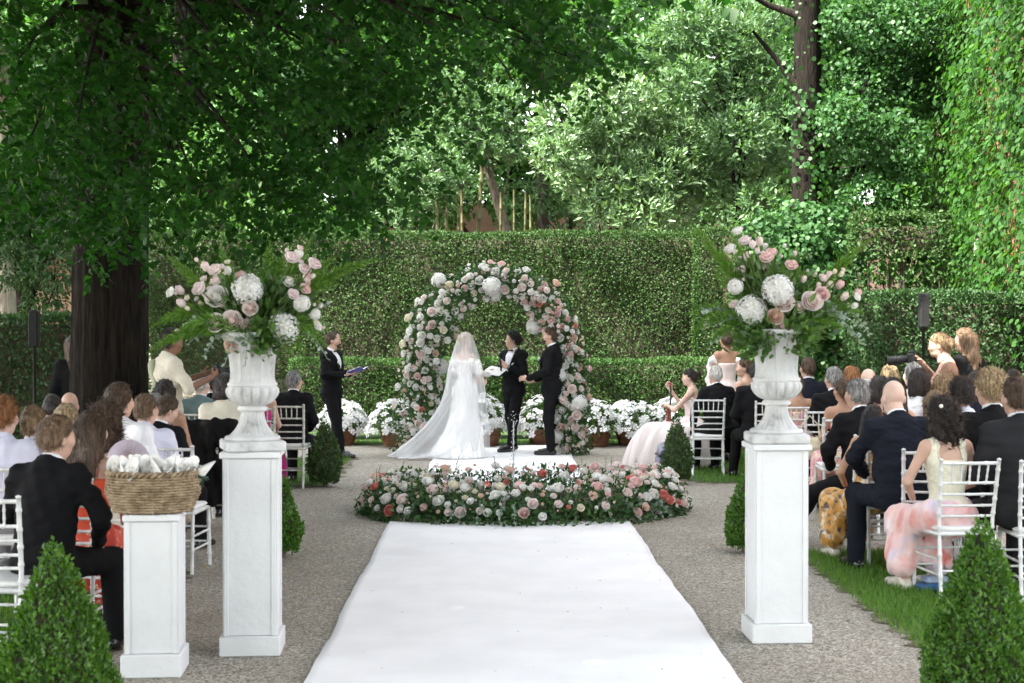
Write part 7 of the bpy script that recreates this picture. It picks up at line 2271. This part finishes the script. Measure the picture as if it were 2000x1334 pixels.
person('blond woman low between the tree and the front guests', (sx(130, Y), Y, .008), 0, 'sit', top_scale(792, Y), 'f', skin='light', hair=('bob', 'blond'), outfit='dress', dress=(CL('teal'), CL('teal')), group=GL)
person('dark haired man at the foot of the big trunk', (sx(104, Y + .9), Y + .9, .008), 0, 'sit', top_scale(772, Y + .9), skin='tan', hair=('cropped', 'dark'), col='charcoal', group=GL)
person('bald man at the foot of the big trunk', (sx(137, Y + 1.4), Y + 1.4, .008), 0, 'sit', top_scale(768, Y + 1.4), skin='light', hair=('bald', 'brown'), col='grey', group=GL)
Y = 11.7
person('boy with brown hair in black jacket bending his head behind the basket', (sx(312, Y), Y, .008), R(-20), 'sit', .90, lean=.05, hyaw=R(-30), hpitch=.35, skin='light', hair=('short', 'brown'), col='black', group=GL)
Y = 12.4
person('woman with long grey blond hair behind the lavender shirt', (sx(302, Y), Y, .008), 0, 'sit', top_scale(772, Y), 'f', skin='light', hair=('long', 'grey'), outfit='dress', dress=(CL('beige'), CL('beige')), group=GL)
person('woman with long dark hair beside the big trunk', (sx(322, Y + .4), Y + .4, .008), 0, 'sit', top_scale(745, Y + .4), 'f', skin='tan', hair=('long', 'dark'), outfit='dress', dress=(floral3, floral3), group=GL)
chair(sx(370, 13.6), 13.6, R(3), 'pale chair in the shade under the white haired man', chair_g)
Y = 13.6
person('man in white shirt with a black jacket hung on his chair', (sx(440, Y), Y, .008), 0, 'sit', top_scale(732, Y), skin='light', hair=('bob', 'dark'), outfit='shirt', col='cream', pants='black', group=GL)
chair(sx(432, Y - .1), Y - .1, R(-4), 'pale chair draped with a black jacket', chair_g)
dj = empty('draped_jacket', (sx(428, Y - .12), Y - .12, 0), R(-4), 'black jacket draped over the back of a pale chair', 'jacket')
S_ = SDF(.06); S_.cap((-.20, -.275, .93), (.20, -.275, .93), .035, .035); S_.cap((-.24, -.29, .60), (.22, -.29, .60), .05, .05); S_.cap((-.26, -.29, .28), (.20, -.29, .32), .05, .045); S_.cap((-.2, -.28, .78), (.2, -.28, .78), .045)
for x in (-.2, -.1, 0, .1, .2): S_.cap((x, -.28, .93), (x * 1.1, -.29, .25), .04, .045)
S_.noise = wavy(61, .012, 24, (1.6, 1, .4))
add_mesh('jacket_cloth', [surface(S_, .016)], CL('blackmatte'), dj)
Y = 15.2
person('white haired man in teal jacket near the photographer with the sling', (sx(393, Y), Y, .008), 0, 'sit', top_scale(732, Y), hyaw=R(-10), skin='pale', hair=('cropped', 'white'), outfit='blazer', col='teal', pants='grey', group=GL)
person('dark haired man in black suit next to the teal jacket', (sx(418, Y + 1.0), Y + 1.0, .008), 0, 'sit', top_scale(730, Y + 1.0), skin='light', hair=('short', 'dark'), col='black', group=GL)
person('woman with magenta sash just past the fern urn', (sx(508, Y + 1.0), Y + 1.0, .008), 0, 'sit', .92, 'f', skin='light', hair=('bob', 'brown'), outfit='dress', dress=(cloth('magenta', (.40, .02, .16)), cloth('magenta', (.40, .02, .16))), group=GL)
Y = 16.8
person('grey haired man in black suit on the front row chair by the cone', (sx(574, Y), Y, .008), R(-8), 'sit', top_scale(726, Y), hyaw=R(-18), skin='light', hair=('fade', 'grey'), col='black', res=.016, group=GL)
chair(sx(569, Y - .1), Y - .1, R(-4), 'pale front row chair beside the dark slim cone', chair_g)
# standing photographer on the left
Y = 14.4
sp = person('man in cream shirt with a cloth sling holding a camera beside the trunk', (sx(330, Y), Y, .008), R(-55), 'stand', 1.0, hyaw=R(-5), hpitch=.1, skin='brown', hair=('short', 'dark'), outfit='polo', col='cream', pants='beige', res=.016, face=True,
            arms={1: ((.27, .10, 1.20), (.20, .36, 1.30)), -1: ((-.26, .12, 1.20), (-.02, .36, 1.32))}, hands={1: ((-.2, .8, .4), (-.8, .1, .2), .9, 1), -1: ((.3, .8, .2), (.6, 0, .6), .9, -1)})
camera_body(at_local(sp, (.12, .48, 1.36)), R(-55), .15, 'black camera in the hands of the man with the sling')
sl = empty('sling_cloth', at_local(sp, (0, 0, 0)), R(-55), 'pale green cloth sling wrapped across the photographer\'s back', 'sling')
S_ = SDF(.05); S_.cap((-.13, -.10, 1.42), (.08, -.135, 1.14), .035, .045); S_.cap((.08, -.135, 1.14), (.17, -.11, .88), .045, .04); S_.noise = wavy(71, .014, 34, (1.4, 1, .5))
add_mesh('cloth_band', [surface(S_, .016)], cloth('sage_cloth', (.36, .37, .26)), sl)
# figure in the shadow behind the trunk
person('woman in dark clothes standing in the shadow at the trunk edge', (sx(146, 16.6), 16.6, .008), R(20), 'stand', .95, 'f', hyaw=R(20), skin='light', hair=('long', 'brown'), outfit='blazer', col='black', pants='black', res=.022)
# chairs that show only in slivers between the guests
for px, Y, lb, mt in [(508, 16.2, 'pale chair of the woman with the magenta sash', chair_g), (1560, 16.4, 'white chair of the woman with bare tanned shoulders', chair_m), (1581, 17.3, 'white chair of the man in navy just past the urn', chair_m),
                      (1885, 11.4, 'white chair under the dark haired man in white shirt', chair_m), (1832, 11.4, 'white chair of the sandy haired woman behind the curly haired woman', chair_m), (6, 9.5, 'white chair of the red haired man', chair_m),
                      (232, 10.3, 'white chair of the tall man in white shirt', chair_m), (207, 9.7, 'white chair of the woman with sunglasses on her head', chair_m), (418, 16.2, 'pale chair of the dark haired man beside the teal jacket', chair_g),
                      (1748, 12.9, 'white chair of the woman with long black hair', chair_m), (66, 9.7, 'white chair of the woman with the sandy updo', chair_m), (393, 15.2, 'pale chair of the white haired man in teal', chair_g)]:
    chair(sx(px, Y), Y, random.uniform(-.08, .08), lb, mt)
